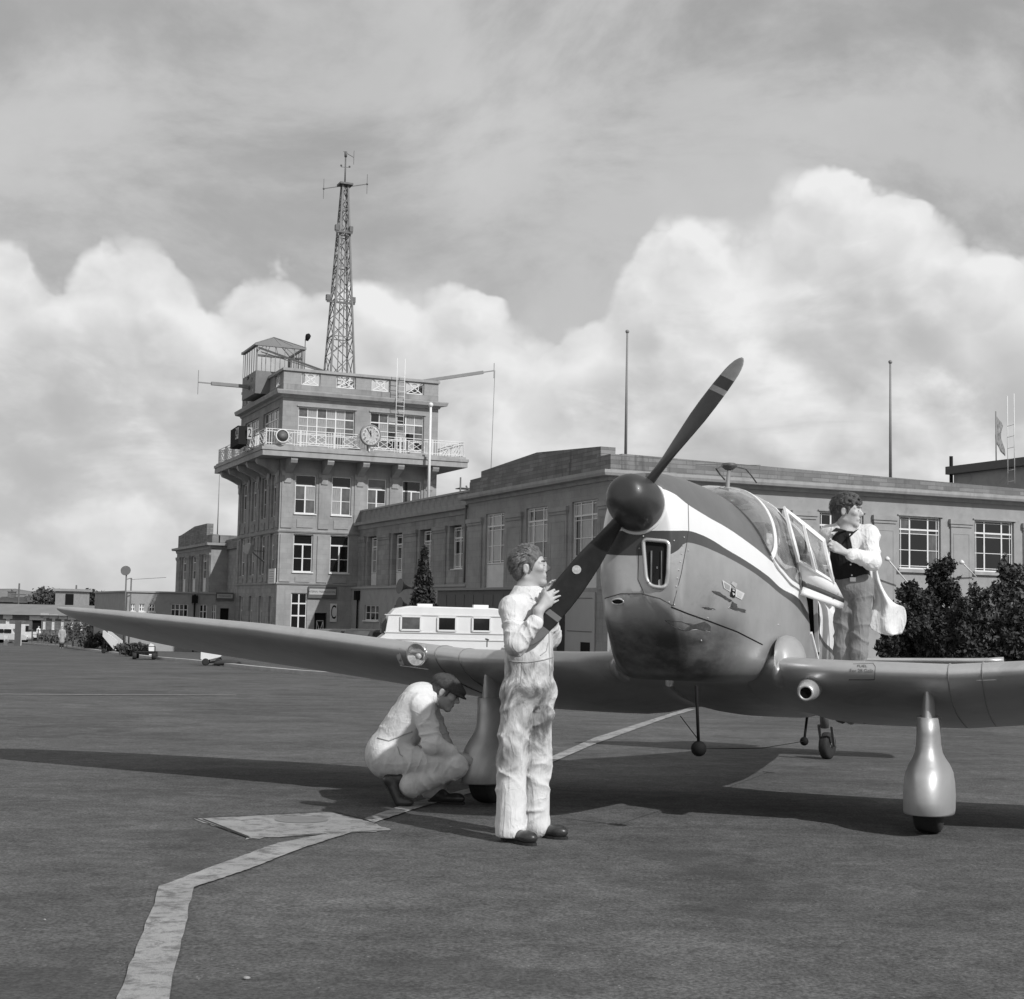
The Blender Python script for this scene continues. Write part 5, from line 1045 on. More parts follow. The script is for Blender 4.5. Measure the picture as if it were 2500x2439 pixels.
def livery():
    m = bpy.data.materials.new('aeroplane_livery'); m.use_nodes = True; T = NT(m.node_tree); p = next(n for n in T.n if n.type == 'BSDF_PRINCIPLED')
    co = T.new('ShaderNodeTexCoord').outputs['Object']; s = T.new('ShaderNodeSeparateXYZ'); T.l.new(co, s.inputs[0])
    xn = T.m('DIVIDE', T.m('ADD', s.outputs[0], 7.0), 9.0); zn = T.m('DIVIDE', s.outputs[2], 3.0); wob = T.m('MULTIPLY', T.m('SUBTRACT', T.noise(co, 25, 3), .5), .001)
    zn = T.m('ADD', zn, wob)
    cv = lambda c_: T.curve(xn, [((x + 7) / 9, z / 3) for x, z in c_])
    a_d, a_w, a_t = (T.m('GREATER_THAN', zn, cv(c_)) for c_ in (darkc, whitec, deckc))
    chip = T.m('GREATER_THAN', T.noise(co, 90, 4, .7), .74); dirt = T.lin(T.noise(co, 3.5, 7, .65), .25, .75, .82, 1.12)
    silver = T.m('MULTIPLY', T.mix(T.ss(s.outputs[0], 1.30, 1.36), .43, .56), dirt)  # front face paler: its reflected brightness put into the colour
    grime = T.ss(T.noise(T.vm('MULTIPLY', co, (1, 1, 2.2)), 2.6, 7, .7, .5), .55, .75); silver = T.mix(T.m('MULTIPLY', grime, .35), silver, .16); chin_shade = T.m('MULTIPLY', T.ss(s.outputs[2], 1.46, 1.20), T.ss(s.outputs[0], .1, .9)); silver = T.mix(T.m('MULTIPLY', chin_shade, T.lin(T.noise(T.vm('MULTIPLY', co, (.6, 1, 1.6)), 5, 6, .65), .3, .6, .6, .95)), silver, .045)  # last mix darkens the lower nose: its shade put into the colour
    silver = T.mix(T.m('MULTIPLY', chip, .5), silver, .6)
    v = T.mix(a_d, silver, T.m('MULTIPLY', .055, dirt)); v = T.mix(a_w, v, T.m('MULTIPLY', .78, T.lin(dirt, .82, 1.12, .95, 1.02))); v = T.mix(a_t, v, T.m('MULTIPLY', .13, dirt))
    T.l.new(T.gray(v), p.inputs['Base Color']); p.inputs['Roughness'].default_value = .38
    T.put(p.inputs['Metallic'], T.m('MULTIPLY', T.m('SUBTRACT', 1.0, a_d), .5))
    b = T.new('ShaderNodeBump'); b.inputs['Distance'].default_value = .004; b.inputs['Strength'].default_value = .5; T.put(b.inputs['Height'], T.noise(co, 6, 4)); T.l.new(b.outputs[0], p.inputs['Normal'])
    return m
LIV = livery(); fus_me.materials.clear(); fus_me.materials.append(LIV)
def silver_mat(name, base=.52, rough=.40):
    if name in MATS: return MATS[name]
    m = mat(name, base, rough, metal=.6, var=.12, vscale=3.0, stain=.25, stscale=2.0, bump=.002, bscale=8); return m
SILV = silver_mat('silver_dope'); PWHITE = mat('aero_white', .78, .35, var=.04, vscale=6); PDARK = mat('aero_dark', .055, .4); PDECK = mat('aero_deck', .13, .4)
# cut the doorway out of the hull; the intake is only a dark plate
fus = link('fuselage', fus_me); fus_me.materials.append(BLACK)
def cutter(polyY, x0=None, x1=None, y0=None, y1=None):
    c_ = MB(); c_.prism(polyY, (lambda u, v, d_: (d_, u, v)) if x0 is not None else (lambda u, v, d_: (u, d_, v)), x0 if x0 is not None else y0, x1 if x0 is not None else y1)
    me = c_.mesh('cut', [BLACK]); return bpy.data.objects.new('cut', me)
def rounded(pts, r=.03, n=5):
    o = []; L_ = len(pts)
    for i in range(L_):
        p, a, b = Vector(pts[i]), Vector(pts[i - 1]), Vector(pts[(i + 1) % L_]); pa, pb = p + (a - p).normalized() * r, p + (b - p).normalized() * r
        for k in range(n + 1): t = k / n; o.append(tuple(pa * (1 - t) ** 2 + p * 2 * t * (1 - t) + pb * t * t))
    return o
intake_px = [q5(592, 1348), q5(752, 1362), q5(745, 1560), q5(728, 1655), q5(640, 1645), q5(612, 1600)]
def onx(sx_, sy_, X): d_ = w2ad(px_ray(sx_, sy_)); return CAML + d_ * ((X - CAML.x) / d_.x)
ip = rounded([(lambda p: (p.y, p.z))(onx(*q, 1.40)) for q in intake_px], .03)
dp = [(-.95, 1.76), (-1.45, 1.66), (-1.45, 1.10), (-1.36, 1.02), (-1.14, 1.24)]
def try_cut(poly, kw):
    n0 = sum(1 for p in fus.data.polygons if p.material_index == 1)
    for k, (solver, j) in enumerate((('FAST', 0), ('FAST', .0013), ('FAST', -.0017), ('EXACT', 0), ('EXACT', .0011), ('FAST', .0041), ('FAST', -.0037))):
        cut = cutter([(u + j, v + j * .7) for u, v in poly], **{q: w + j for q, w in kw.items()}); COL.objects.link(cut); md = fus.modifiers.new('cut', 'BOOLEAN'); md.object = cut; md.solver = solver; md.operation = 'DIFFERENCE'; bpy.context.view_layer.update()
        dg = bpy.context.evaluated_depsgraph_get(); me = bpy.data.meshes.new_from_object(fus.evaluated_get(dg)); fus.modifiers.clear(); bpy.data.objects.remove(cut)
        bl = sum(1 for p in me.polygons if p.material_index == 1)
        if len(me.polygons) > 8000 and bl > n0: fus.data = me; print('cut made with', solver, j); return
    print('cut failed')
try_cut(dp, dict(y0=.2, y1=.9))
fus.data.name = 'fuselage'; fus.parent = plane
# ---- little surface helpers
def lift(sx_, sy_, off=.004, bv=None):
    h, n = hit(sx_, sy_, bv)
    if h is None: return None
    if n.dot(CAML - h) < 0: n = -n
    return h + n * off
def seam(name, pl, r_, m, bv=None, dens=10, closed=False, parent=None):
    P = []; pl = list(pl) + ([pl[0]] if closed else [])
    for i in range(len(pl) - 1):
        for k in range(dens): t = k / dens; q = lift(pl[i][0] * (1 - t) + pl[i + 1][0] * t, pl[i][1] * (1 - t) + pl[i + 1][1] * t, r_ * .3, bv); P += [q] if q else []
    q = lift(*pl[-1], r_ * .3, bv); P += [q] if q else []
    return MB().tube(P, r_, 6).build(name, m, parent or plane) if len(P) > 1 else None
def decal(name, pl, m, off=.004, bv=None, parent=None, sub=3):
    P = [lift(*p, off, bv) for p in pl]; P = [p for p in P if p]
    if len(P) < 3: return None
    c_ = lift(sum(p[0] for p in pl) / len(pl), sum(p[1] for p in pl) / len(pl), off + .001, bv) or sum(P, Vector()) / len(P)
    mb = MB(); mb.add(P + [c_], [(i, (i + 1) % len(P), len(P)) for i in range(len(P))]); mb.sm = [True] * len(mb.f)
    return mb.build(name, m, parent or plane)
# intake rim and innards
rim = MB(); RIMM = mat('bright_rim', .62, .3, metal=.5)
def hull_front(u, v):
    h = FUSB.ray_cast(Vector((2.2, u, v)), Vector((-1, 0, 0))); return h[0]
def front_p(u, v, off): p = hull_front(u, v); return p + Vector((off, 0, 0)) if p else None
R_ = [front_p(u, v, .010) for u, v in ip]; R_ = [p for p in R_ if p]; rim.tube(R_ + R_[:2], .012, 8); rim.build('intake_rim', RIMM, plane)
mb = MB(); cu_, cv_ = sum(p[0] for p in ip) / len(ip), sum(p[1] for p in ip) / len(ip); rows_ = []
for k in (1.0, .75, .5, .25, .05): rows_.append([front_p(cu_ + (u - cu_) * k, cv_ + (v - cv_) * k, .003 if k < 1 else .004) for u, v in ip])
mb.grid(rows_, closed_v=True); mb.build('intake_dark_plate', mat('intake_dark', .006, .9), plane)  # black plate on the skin: the intake's inner dark put into colour
for du, r_, m_ in ((.035, .006, IRON), (.095, .004, IRON)): MB().tube([front_p(cu_ - .07 + du, cv_ + dz, .006) for dz in (-.11, -.05, .02, .10)], r_, 6).build('engine_pipe', m_, plane)
oc = [q5(372 + 40 + 38 * math.cos(t) * (1 if abs(math.cos(t)) > .5 else 1), 1740 + 17 * math.sin(t)) for t in [k * math.pi / 8 for k in range(16)]]
decal('breather_hole', oc, BLACK, .003); seam('breather_rim', oc, .005, RIMM, closed=True, dens=2)
# panel seams
seam('panel_seam', [q5(858, 1120), q5(862, 1290), q5(848, 1380), q5(815, 1560), q5(762, 1765)], .0025, mat('seam_dark', .06, .7))
seam('panel_seam', [z6(745, 758), z6(900, 820), z6(1100, 890), z6(1350, 985), z6(1580, 1103)], .004, BLACK)
seam('panel_seam', [q5(545, 1410), q5(540, 1600), q5(580, 1690)], .002, mat('seam_dark', .06))
seam('panel_seam', [q5(330, 1720), q5(430, 1690), q5(560, 1690), q5(680, 1720), q5(758, 1765)], .0028, mat('seam_dark', .06))
RIV = MB().sphere((0, 0, 0), .0055, 6, 4).mesh('rivet', mat('rivet_metal', .5, .4, metal=.5))
for x, y in ((455, 220), (500, 660), (725, 715), (772, 738), (1080, 860), (1725, 920), (1020, 1065), (900, 240), (770, 150), (490, 110)):
    p = lift(*z6(x, y), .001)
    if p: link('rivet', RIV, plane, p)
for k in range(7):
    p = lift(*z6(862 - 12 * k, 120 + 75 * k), .001)
    if p: link('rivet', RIV, plane, p)
# peeled paint
PEEL = mat('bare_dark_metal', .05, .55, var=.6, vscale=40); FLAKE = mat('paint_edge', .62, .5)
def ragged(pl, amp, seed, n=6):
    r_ = random.Random(seed); o = []
    for i in range(len(pl)):
        a, b = pl[i], pl[(i + 1) % len(pl)]
        for k in range(n): t = k / n; o.append((a[0] * (1 - t) + b[0] * t + r_.uniform(-amp, amp), a[1] * (1 - t) + b[1] * t + r_.uniform(-amp, amp)))
    return o
for k, pl in enumerate(([(1112, 610), (1180, 618), (1240, 660), (1300, 700), (1285, 712), (1210, 668), (1150, 640)], [(1300, 705), (1345, 735), (1350, 765), (1425, 785), (1420, 810), (1340, 790), (1265, 770), (1290, 750)], [(1022, 760), (1090, 762), (1155, 780), (1085, 782)],
                       [(690, 880), (820, 890), (960, 920), (1050, 895), (1105, 930), (1100, 985), (1000, 960), (860, 975), (760, 935)])):
    pts_ = [z6(*p) for p in pl]; decal('peeled_patch', ragged(pts_, 1.0, k), PEEL, .0025); 
    seam('paint_flake', ragged([pts_[len(pts_) // 2 + j] for j in range(len(pts_) // 2)], .6, k + 9, 3)[:-3] or pts_[:2], .0016, FLAKE, dens=3)
# winged badge
e4 = lambda x, y: (1720 + x * 200 / 1952, 1380 + y * 180 / 1757)
BADGE = mat('badge_pale', .58, .5); BADGM = mat('badge_grey', .30, .5)
bdg = link('badge', None, plane)
decal('badge_wing', [e4(*p) for p in ((410, 350), (620, 480), (605, 640), (450, 545))], BADGE, .004, parent=bdg); decal('badge_field', [e4(*p) for p in ((450, 405), (590, 490), (580, 600), (475, 535))], BADGM, .0055, parent=bdg)
decal('badge_wing', [e4(*p) for p in ((735, 560), (945, 670), (875, 825), (720, 745))], BADGE, .004, parent=bdg); decal('badge_field', [e4(*p) for p in ((770, 610), (890, 680), (845, 780), (760, 730))], mat('badge_soft', .48, .5), .0055, parent=bdg)
decal('badge_centre', [e4(*p) for p in ((622, 540), (725, 595), (700, 785), (605, 735))], BLACK, .005, parent=bdg)
decal('badge_mark', [e4(*p) for p in ((640, 640), (710, 690), (660, 720))], BADGE, .007, parent=bdg); decal('badge_mark', [e4(*p) for p in ((650, 570), (700, 600), (690, 625), (645, 600))], BADGE, .007, parent=bdg)
decal('badge_crown', [e4(*p) for p in ((620, 440), (660, 380), (770, 440), (735, 540))], mat('badge_faint', .42, .5), .0035, parent=bdg)
# ---- spinner and propeller
AXD = Vector((math.cos(R(11)), 0, math.sin(R(11)))); SB = Vector((1.45, 0, 2.008))
SPM = mat('spinner_paint', .035, .42, var=.25, vscale=6, stain=.2, bump=.001, bscale=30, coat=.15)
mb = MB(); mb.lathe([(.158, -.03), (.163, 0)] + [(.163 * math.cos(t) ** .62, .29 * math.sin(t)) for t in [k * math.pi / 2 / 16 for k in range(1, 16)]] + [(.0, .29)], SB, AXD, 48); mb.build('spinner', SPM, plane)
mb = MB(); mb.lathe([(.166, -.012), (.174, -.02), (.180, -.05), (.175, -.10), (.15, -.1)], SB, AXD, 48); mb.build('spinner_ring', PWHITE, plane)
HUB = SB + AXD * .075; e1 = Vector((0, 1, 0)); e2 = AXD.cross(e1) * -1
if e2.z < 0: e2 = -e2
BLD = mat('propeller_paint', .022, .42, var=.35, vscale=14, coat=.1); TIPM = mat('propeller_tip', .20, .5, var=.15, vscale=20)
def blade(ang, name='propeller_blade'):
    rd = e1 * math.cos(ang) + e2 * math.sin(ang); tg = AXD.cross(rd); mb = MB(); rows = []; mis = []
    rr = [.10, .15, .20, .26, .33, .42, .52, .62, .72, .79, .80, .835, .84, .90, .905, .95, .985, 1.02, 1.042, 1.055]
    for r_ in rr:
        c_ = float(np.interp(r_, [.1, .15, .26, .42, .6, .72, .85, .95, 1.0, 1.035, 1.055], [.07, .075, .108, .150, .170, .166, .148, .124, .100, .066, .02])); th_ = float(np.interp(r_, [.1, .2, .4, .7, 1.03], [.065, .05, .030, .018, .008])); be = R(float(np.interp(r_, [.1, .3, .6, 1.03], [58, 48, 34, 22])))
        cd_ = (tg * math.cos(be) - AXD * math.sin(be)); nd_ = (tg * math.sin(be) + AXD * math.cos(be)); row = []
        for k in range(16):
            t = 2 * math.pi * k / 16; row.append(HUB + rd * r_ + cd_ * (c_ * .5 * math.cos(t)) + nd_ * (th_ * .5 * math.sin(t) * (1.0 - .35 * math.cos(t))))
        rows.append(row)
    for i in range(len(rr) - 1): mb.grid([rows[i], rows[i + 1]], mi=1 if (rr[i] >= .904 or .799 <= rr[i] < .834) else 0, closed_v=True)
    mb.add(rows[-1], [tuple(range(16))], 1); o = mb.build(name, [BLD, TIPM], plane); return o
ANG = math.atan2(.83, .575); b1 = blade(ANG); b2 = blade(ANG + math.pi)
for bo, (cx_, cy_, rx_, ry_) in ((b1, (780, 662, 17, 19)), (b2, (150, 1537, 29, 28))):
    bv = bvh_of(bo.data); decal('maker_disc', [q5(cx_ + rx_ * math.cos(t), cy_ + ry_ * math.sin(t)) for t in [k * math.pi / 10 for k in range(20)]], mat('maker_disc', .55, .5, var=.4, vscale=60), .002, bv, bo)
# ---- wings
WYs = [.30, 1.66, 3.5, 5.0, 5.5, 5.8, 5.93, 6.0]; ROOTX = ([.3, .55, .64, .75, .9, 1.2], [-.42, -.30, -.14, -.05, -.015, 0.0])
def wing_sec(a):
    le = float(np.interp(a, WYs, [.30, .24, .05, -.12, -.24, -.46, -.66, -.88])); c_ = float(np.interp(a, WYs, [2.06, 1.97, 1.80, 1.46, 1.18, .82, .52, .12])); tk = float(np.interp(a, WYs, [.155, .148, .134, .125, .12, .10, .09, .06])); z = float(np.interp(a, [.3, 1.66, 3.5, 5.0, 5.5, 6.0], [1.02, 1.02, 1.18, 1.27, 1.295, 1.32])); dx = float(np.interp(a, *ROOTX)); return le + dx, c_ + dx, tk * c_, z
def airfoil(n=22):
    o = []
    for k in range(2 * n):
        t = math.pi * k / n; x = .5 * (1 - math.cos(t)) if k <= n else .5 * (1 - math.cos(t)); th_ = 5 * (.2969 * math.sqrt(max(x, 0)) - .126 * x - .3516 * x * x + .2843 * x ** 3 - .1036 * x ** 4)
        cam_ = .035 * 4 * x * (1 - x); o.append((x, cam_ + (th_ if k <= n else -th_ * .85)))
    return o
AFO = airfoil()
def wing_mesh(s_, y0, y1, n):
    rows = []
    for i in range(n + 1):
        f = i / n; a = y0 + (y1 - y0) * (f if y1 < 5.9 else 1 - (1 - f) ** 1.5); le, c_, t_, z = wing_sec(a); cp_, sp_ = math.cos(R(13.5)), math.sin(R(13.5))
        rows.append([(le - c_ * x * cp_ + t_ * v * sp_, s_ * a, z - c_ * x * sp_ + t_ * v * cp_) for x, v in AFO])
    mb = MB(); mb.grid(rows, closed_v=True); mb.add(rows[0], [tuple(range(len(AFO)))]); mb.add(rows[-1], [tuple(range(len(AFO)))]); return mb
WINGB = {}
for s_, lb in ((-1, 'long wing reaching left to the rounded tip'), (1, 'wing cut by the right edge')):
    w_ = wing_mesh(s_, .3, 6.0, 48).build('wing', SILV, plane); w_['label'] = lb; WINGB[s_] = bvh_of(w_.data)
    for yj in (1.66, 1.86):                                       # folding joint
        le, c_, t_, z = wing_sec(yj); cp_, sp_ = math.cos(R(13.5)), math.sin(R(13.5)); P = [Vector((le - c_ * x * cp_ + t_ * v * sp_ * 1.02, s_ * yj, z - c_ * x * sp_ + t_ * v * cp_ * 1.02)) for x, v in AFO]
        MB().tube([p + Vector((.002, 0, 0)) for p in P[26:] + P[:20]], .004, 5).build('wing_joint', mat('joint_grey', .22, .5), w_)
    # root fillet bulb and fairing line
    mb = MB(); rows = []
    for i in range(13):
        t = math.pi * i / 12; x = -.28 + .36 * math.cos(t); r_ = math.sin(t) ** .8
        rows.append([(x - .04 * math.sin(a), s_ * (.555 + .125 * r_ * max(-.35, math.cos(a))), 1.04 + (.20 if math.sin(a) > 0 else .16) * r_ * math.sin(a)) for a in [2 * math.pi * k / 20 for k in range(20)]])
    mb.grid(rows, closed_v=True); mb.build('root_fairing', SILV, plane)
# scoop under the port root
mb = MB(); so = Vector((.34, .80, .885)); mb.lathe([(.036, .005), (.040, .02), (.052, .012), (.064, -.06), (.074, -.2), (.07, -.45), (.03, -.75), (0, -.8)], so, (1, .05, -.08), 20, sx=1.0); mb.build('air_scoop', SILV, plane)
mb = MB(); mb.lathe([(.0, .006), (.037, .006)], so, (1, .05, -.08), 20); mb.build('scoop_mouth', BLACK, plane)
# inspection panel on the port leading edge
WB = WINGB[1]
ZP = [q6(*p) for p in ((668, 1680), (700, 1565), (845, 1560), (862, 1585), (855, 1680))]; seam('access_panel', ZP[:1] + ZP[4:5], .003, mat('seam_dark', .06), WB); seam('access_panel', ZP[1:5], .0018, mat('seam_dark', .06), WB)
pt = lift(*q6(765, 1615), .002, WB)
if pt:
    for k, tx in enumerate(('FUEL', 'For 28 Galls.')):
        p_ = lift(*q6(765, 1582 + 32 * k), .003, WB); ex = (lift(*q6(800, 1582 + 32 * k), .003, WB) - p_).normalized(); n_ = hit(*q6(765, 1582 + 32 * k), WB)[1]; n_ = n_ if n_.dot(CAML - p_) > 0 else -n_; ey = n_.cross(ex)
        text_obj('lettering', tx, .030, mat('stencil', .12, .6), plane, Matrix(((ex.x, ey.x, n_.x, p_.x), (ex.y, ey.y, n_.y, p_.y), (ex.z, ey.z, n_.z, p_.z), (0, 0, 0, 1))), .0005)
seam('fuel_strap', [q6(1600, 1685), q6(1750, 1680)], .004, RIMM, WB)
# landing lamp let into the starboard leading edge
WBs = WINGB[-1]; v6 = lambda x, y: (950 + x * 300 / 1952, 1540 + y * 140 / 911)
lp = link('landing_lamp', None, plane)
decal('lamp_recess', [v6(*p) for p in ((235, 165), (430, 175), (735, 190), (620, 380), (625, 600), (180, 540), (120, 400), (150, 270))], mat('lamp_recess', .40, .35, metal=.5), .004, WBs, lp)
decal('reflector_plate', [v6(*p) for p in ((235, 165), (245, 530), (180, 540), (120, 400), (150, 270))], mat('lamp_side', .66, .3), .006, WBs, lp)
lc = lift(*v6(445, 375), .0, WBs); ln = (CAML - lc).normalized(); ln = (Vector((1, -.12, -.05))).normalized()
mb = MB(); mb.lathe([(.082, -.03), (.088, .012), (.080, .018), (.07, .012), (.04, -.005), (.0, -.012)], lc, ln, 32); mb.build('lamp_bowl', mat('lamp_chrome', .75, .12, metal=.9), lp)
mb = MB(); mb.lathe([(.0, .03), (.02, .028), (.024, .0)], lc + Vector((0, .02, -.012)), ln, 16); mb.build('bulb', mat('lamp_bulb', .45, .2), lp)
seam('lamp_sill', [v6(180, 545), v6(400, 572), v6(628, 605)], .006, PWHITE, WBs, parent=lp); seam('lamp_rim', [v6(240, 160), v6(500, 172), v6(760, 190)], .003, mat('seam_dark', .06), WBs, parent=lp)
pp = lift(*v6(1525, 215), 0, WBs) or Vector((.6, -1.3, 1.12)); mb = MB(); mb.tube([pp, pp + Vector((0, 0, .05))], .004, 6); mb.bar(pp + Vector((0, -.012, .055)), pp + Vector((0, .012, .048)), .01); mb.build('pressure_head', IRON, plane)
# ---- undercarriage
def gear(s_, lb):
    y = s_ * 1.52; g = link('landing_gear', None, plane); g['label'] = lb; mb = MB(); rows = []
    # streamlined leg and spat: horizontal slices (z, half width, nose x, tail x)
    S = [(.135, .154, .31, -.44), (.16, .157, .318, -.46), (.24, .158, .325, -.48), (.32, .155, .315, -.46), (.39, .145, .285, -.42), (.44, .125, .235, -.35), (.48, .101, .19, -.27), (.52, .084, .16, -.21), (.57, .076, .145, -.185), (.64, .073, .14, -.18), (.745, .072, .14, -.18)]
    for z, w, xa, xb in S: rows.append([((xa + xb) / 2 + (xa - xb) / 2 * math.copysign(abs(math.cos(t)) ** .9, math.cos(t)) * (1 if math.cos(t) > 0 else 1.0), y + w * math.copysign(abs(math.sin(t)) ** .85, math.sin(t)) * (1.0 - .25 * max(0, -math.cos(t)) ** 2), z + (.02 * math.cos(t) if z < .15 else 0)) for t in [2 * math.pi * k / 32 for k in range(32)]])
    mb.grid(rows, closed_v=True); mb.add(rows[-1], [tuple(range(32))]); sp = mb.build('wheel_spat', silver_mat('spat_dope', .50, .50), g); md = sp.modifiers.new('t', 'SOLIDIFY'); md.thickness = .006; md.offset = -1
    rows = []
    for z, w, xa, xb in ((.70, .045, .11, -.15), (.85, .034, .10, -.14), (.99, .018, .09, -.12)): rows.append([((xa + xb) / 2 + (xa - xb) / 2 * math.cos(t), y + w * math.sin(t), z) for t in [2 * math.pi * k / 24 for k in range(24)]])
    mb = MB(); mb.grid(rows, closed_v=True); mb.build('leg_fairing', SILV, g)
    mb = MB(); r_, w = .235, .17; mb.lathe([(r_ * .5, -w / 2), (r_ * .85, -w / 2), (r_ * .95, -w * .42), (r_ * .985, -w * .3)] + [(r_ * (1.0 if k % 2 else .975), -w * .28 + w * .56 * k / 14) for k in range(15)] + [(r_ * .985, w * .3), (r_ * .95, w * .42), (r_ * .85, w / 2), (r_ * .5, w / 2)], (-.02, y, r_ + (.012 if s_ > 0 else -.008)), (0, 1, 0), 48); t = mb.build('tyre', RUBBER, g)
    mb = MB(); mb.lathe([(0, -w * .3), (r_ * .52, -w * .42), (r_ * .52, w * .42), (0, w * .3)], (-.02, y, r_), (0, 1, 0), 24); mb.build('hub', IRON, t)
gear(1, 'right-hand spatted wheel leg'); gear(-1, 'spatted wheel leg behind the two mechanics')
tz = zg(a2w((-5.6, 0, 0)).y) - AO.z; tw = link('tail_wheel', None, plane); r_ = .14
mb = MB(); mb.lathe([(.07, -.045), (.115, -.05), (.137, -.035), (.14, -.012), (.14, .012), (.137, .035), (.115, .05), (.07, .045)], (-5.6, 0, tz + r_), (.25, 1, 0), 32); mb.build('tyre', RUBBER, tw)
mb = MB(); mb.lathe([(0, -.045), (.03, -.045), (.04, -.03), (.072, -.034), (.072, .034), (.04, .03), (.03, .045), (0, .045)], (-5.6, 0, tz + r_), (.25, 1, 0), 24); mb.build('rim', RIMM, tw)
mb = MB(); mb.bar((-5.6, .07, tz + r_), (-5.42, .07, tz + .36), .025); mb.bar((-5.6, -.06, tz + r_), (-5.42, -.06, tz + .36), .025); mb.tube([(-5.42, 0, tz + .34), (-5.36, 0, tz + .62)], .045, 10); mb.build('fork', IRON, tw)
# aerial weights hanging under the belly
for (x0, z0, x1, z1, rb, yb, lb) in ((-1.1, .62, -1.1, .33, .055, .02, 'larger'), (-4.6, .40, -4.6, .13, .035, .05, 'smaller')):
    a_ = on_y(*(fpx(1327, 1340) if rb > .05 else fpx(1541, 1380)), 0); 
mw = link('trailing_weight', None, plane); pw = on_y(*fpx(1332, 1427), .25); pa = on_y(*fpx(1327, 1345), .25)
mb = MB(); mb.tube([pa + Vector((0, 0, .12)), pw], .010, 6); mb.build('rod', BLACK, mw); mb = MB(); mb.sphere(pw, .048, 16, 10); mb.build('ball', BLACK, mw)
mw2 = link('trailing_weight', None, plane); pw2 = on_y(*fpx(1533, 1413), 0.12); pa2 = on_y(*fpx(1541, 1375), .12); mb = MB(); mb.tube([pa2 + Vector((0, 0, .15)), pw2], .012, 6); mb.build('rod', BLACK, mw2); mb = MB(); mb.sphere(pw2, .04, 12, 8); mb.build('ball', BLACK, mw2)
MB().tube([pw, pw.lerp(pw2, .5) - Vector((0, 0, .03)), pw2], .003, 5).build('aerial_wire', BLACK, plane); MB().tube([pw + Vector((0, 0, .05)), on_y(*fpx(1297, 1365), .2)], .003, 5).build('aerial_wire', BLACK, plane)
mb = MB(); p_ = on_y(*fpx(1276, 1310), .0); mb.lathe([(.0, -.05), (.025, -.04), (.03, .02), (.015, .05), (0, .06)], p_ + Vector((0, 0, .05)), (0, 0, 1), 12); mb.build('drain_cock', RIMM, plane)
# ---- tail
def slab_wing(name, rootp, chord_r, chord_t, span, dirv_, thick, sweep, z_drop=.2):
    mb = MB(); rows = []; d_ = Vector(dirv_)
    for i in range(13):
        f = i / 12; c_ = chord_r + (chord_t - chord_r) * f; c_ *= math.sqrt(max(.02, 1 - max(0, (f - .75) / .25) ** 2 * .9)); n_ = Vector((0, 1, 0)) if abs(d_.z) > .5 else Vector((0, 0, 1)); le = Vector(rootp) + d_ * span * f + Vector((-sweep * f, 0, 0))
        rows.append([le + Vector((-c_ * x * .98, 0, -c_ * x * z_drop)) + n_ * (v * thick) for x, v in [((.5 * (1 - math.cos(t)) if t <= math.pi else .5 * (1 - math.cos(t))), math.sin(t) * (1 - .5 * math.cos(t) * -1) * .5) for t in [2 * math.pi * k / 20 for k in range(20)]]])
    mb.grid(rows, closed_v=True); mb.add(rows[0], [tuple(range(20))]); mb.add(rows[-1], [tuple(range(20))]); return mb.build(name, SILV, plane)
slab_wing('tailplane', (-5.35, 0, .93), 1.15, .75, 1.75, (0, 1, .02), .09, .25); slab_wing('tailplane', (-5.35, 0, .93), 1.15, .75, 1.75, (0, -1, .02), .09, .25); slab_wing('fin', (-5.4, 0, .95), 1.25, .75, .85, (0, 0, 1), .09, .35, .15)
# ---- glazed cabin
CX = [.16, .05, -.1, -.3, -.6, -.95, -1.4, -1.9, -2.4, -2.85]
CW_ = [.06, .33, .445, .487, .527, .558, .585, .592, .565, .53]; CR = [2.205, 2.228, 2.255, 2.283, 2.30, 2.285, 2.205, 2.09, 1.95, 1.78]
def cs(x, v):
    """cabin surface: v -1 starboard sill, 0 roof, 1 port sill"""
    x = min(.16, max(-2.85, x)); w = float(np.interp(-x, [-q for q in CX], CW_)); zr_ = float(np.interp(-x, [-q for q in CX], CR)); zs_ = top_z(x, w * .995) if x > -.95 else float(np.interp(-x, [.95, 1.4, 2.0, 2.5, 2.85], [top_z(-.95, w * .98), 1.585, 1.50, 1.48, 1.56]))
    zs_ = min(zs_, zr_ - .01); t = v * math.pi / 2; n = 2.3; return Vector((x, w * math.copysign(abs(math.sin(t)) ** (2 / n), t), zs_ + (zr_ - zs_) * abs(math.cos(t)) ** (2 / n)))
def bnd(xs, xr_): return lambda v: xs + (xr_ - xs) * (1 - abs(v)) ** .8
E0 = lambda v: .155; E1 = bnd(-.20, -.66); E2 = bnd(-.86, -1.0); E3 = bnd(-1.43, -1.38); E4 = lambda v: -2.84
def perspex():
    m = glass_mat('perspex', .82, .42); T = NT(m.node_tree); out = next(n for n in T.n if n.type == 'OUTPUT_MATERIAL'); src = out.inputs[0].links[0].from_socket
    df = T.new('ShaderNodeBsdfDiffuse'); df.inputs[0].default_value = (.7, .7, .7, 1); mx = T.new('ShaderNodeMixShader'); co = T.new('ShaderNodeTexCoord').outputs['Object']  # pale diffuse share: scratched haze, plus sky reflection put into the colour
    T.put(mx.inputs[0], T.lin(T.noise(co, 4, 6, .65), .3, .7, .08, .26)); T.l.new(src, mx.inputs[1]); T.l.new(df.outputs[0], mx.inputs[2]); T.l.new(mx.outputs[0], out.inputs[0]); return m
PERS = perspex()
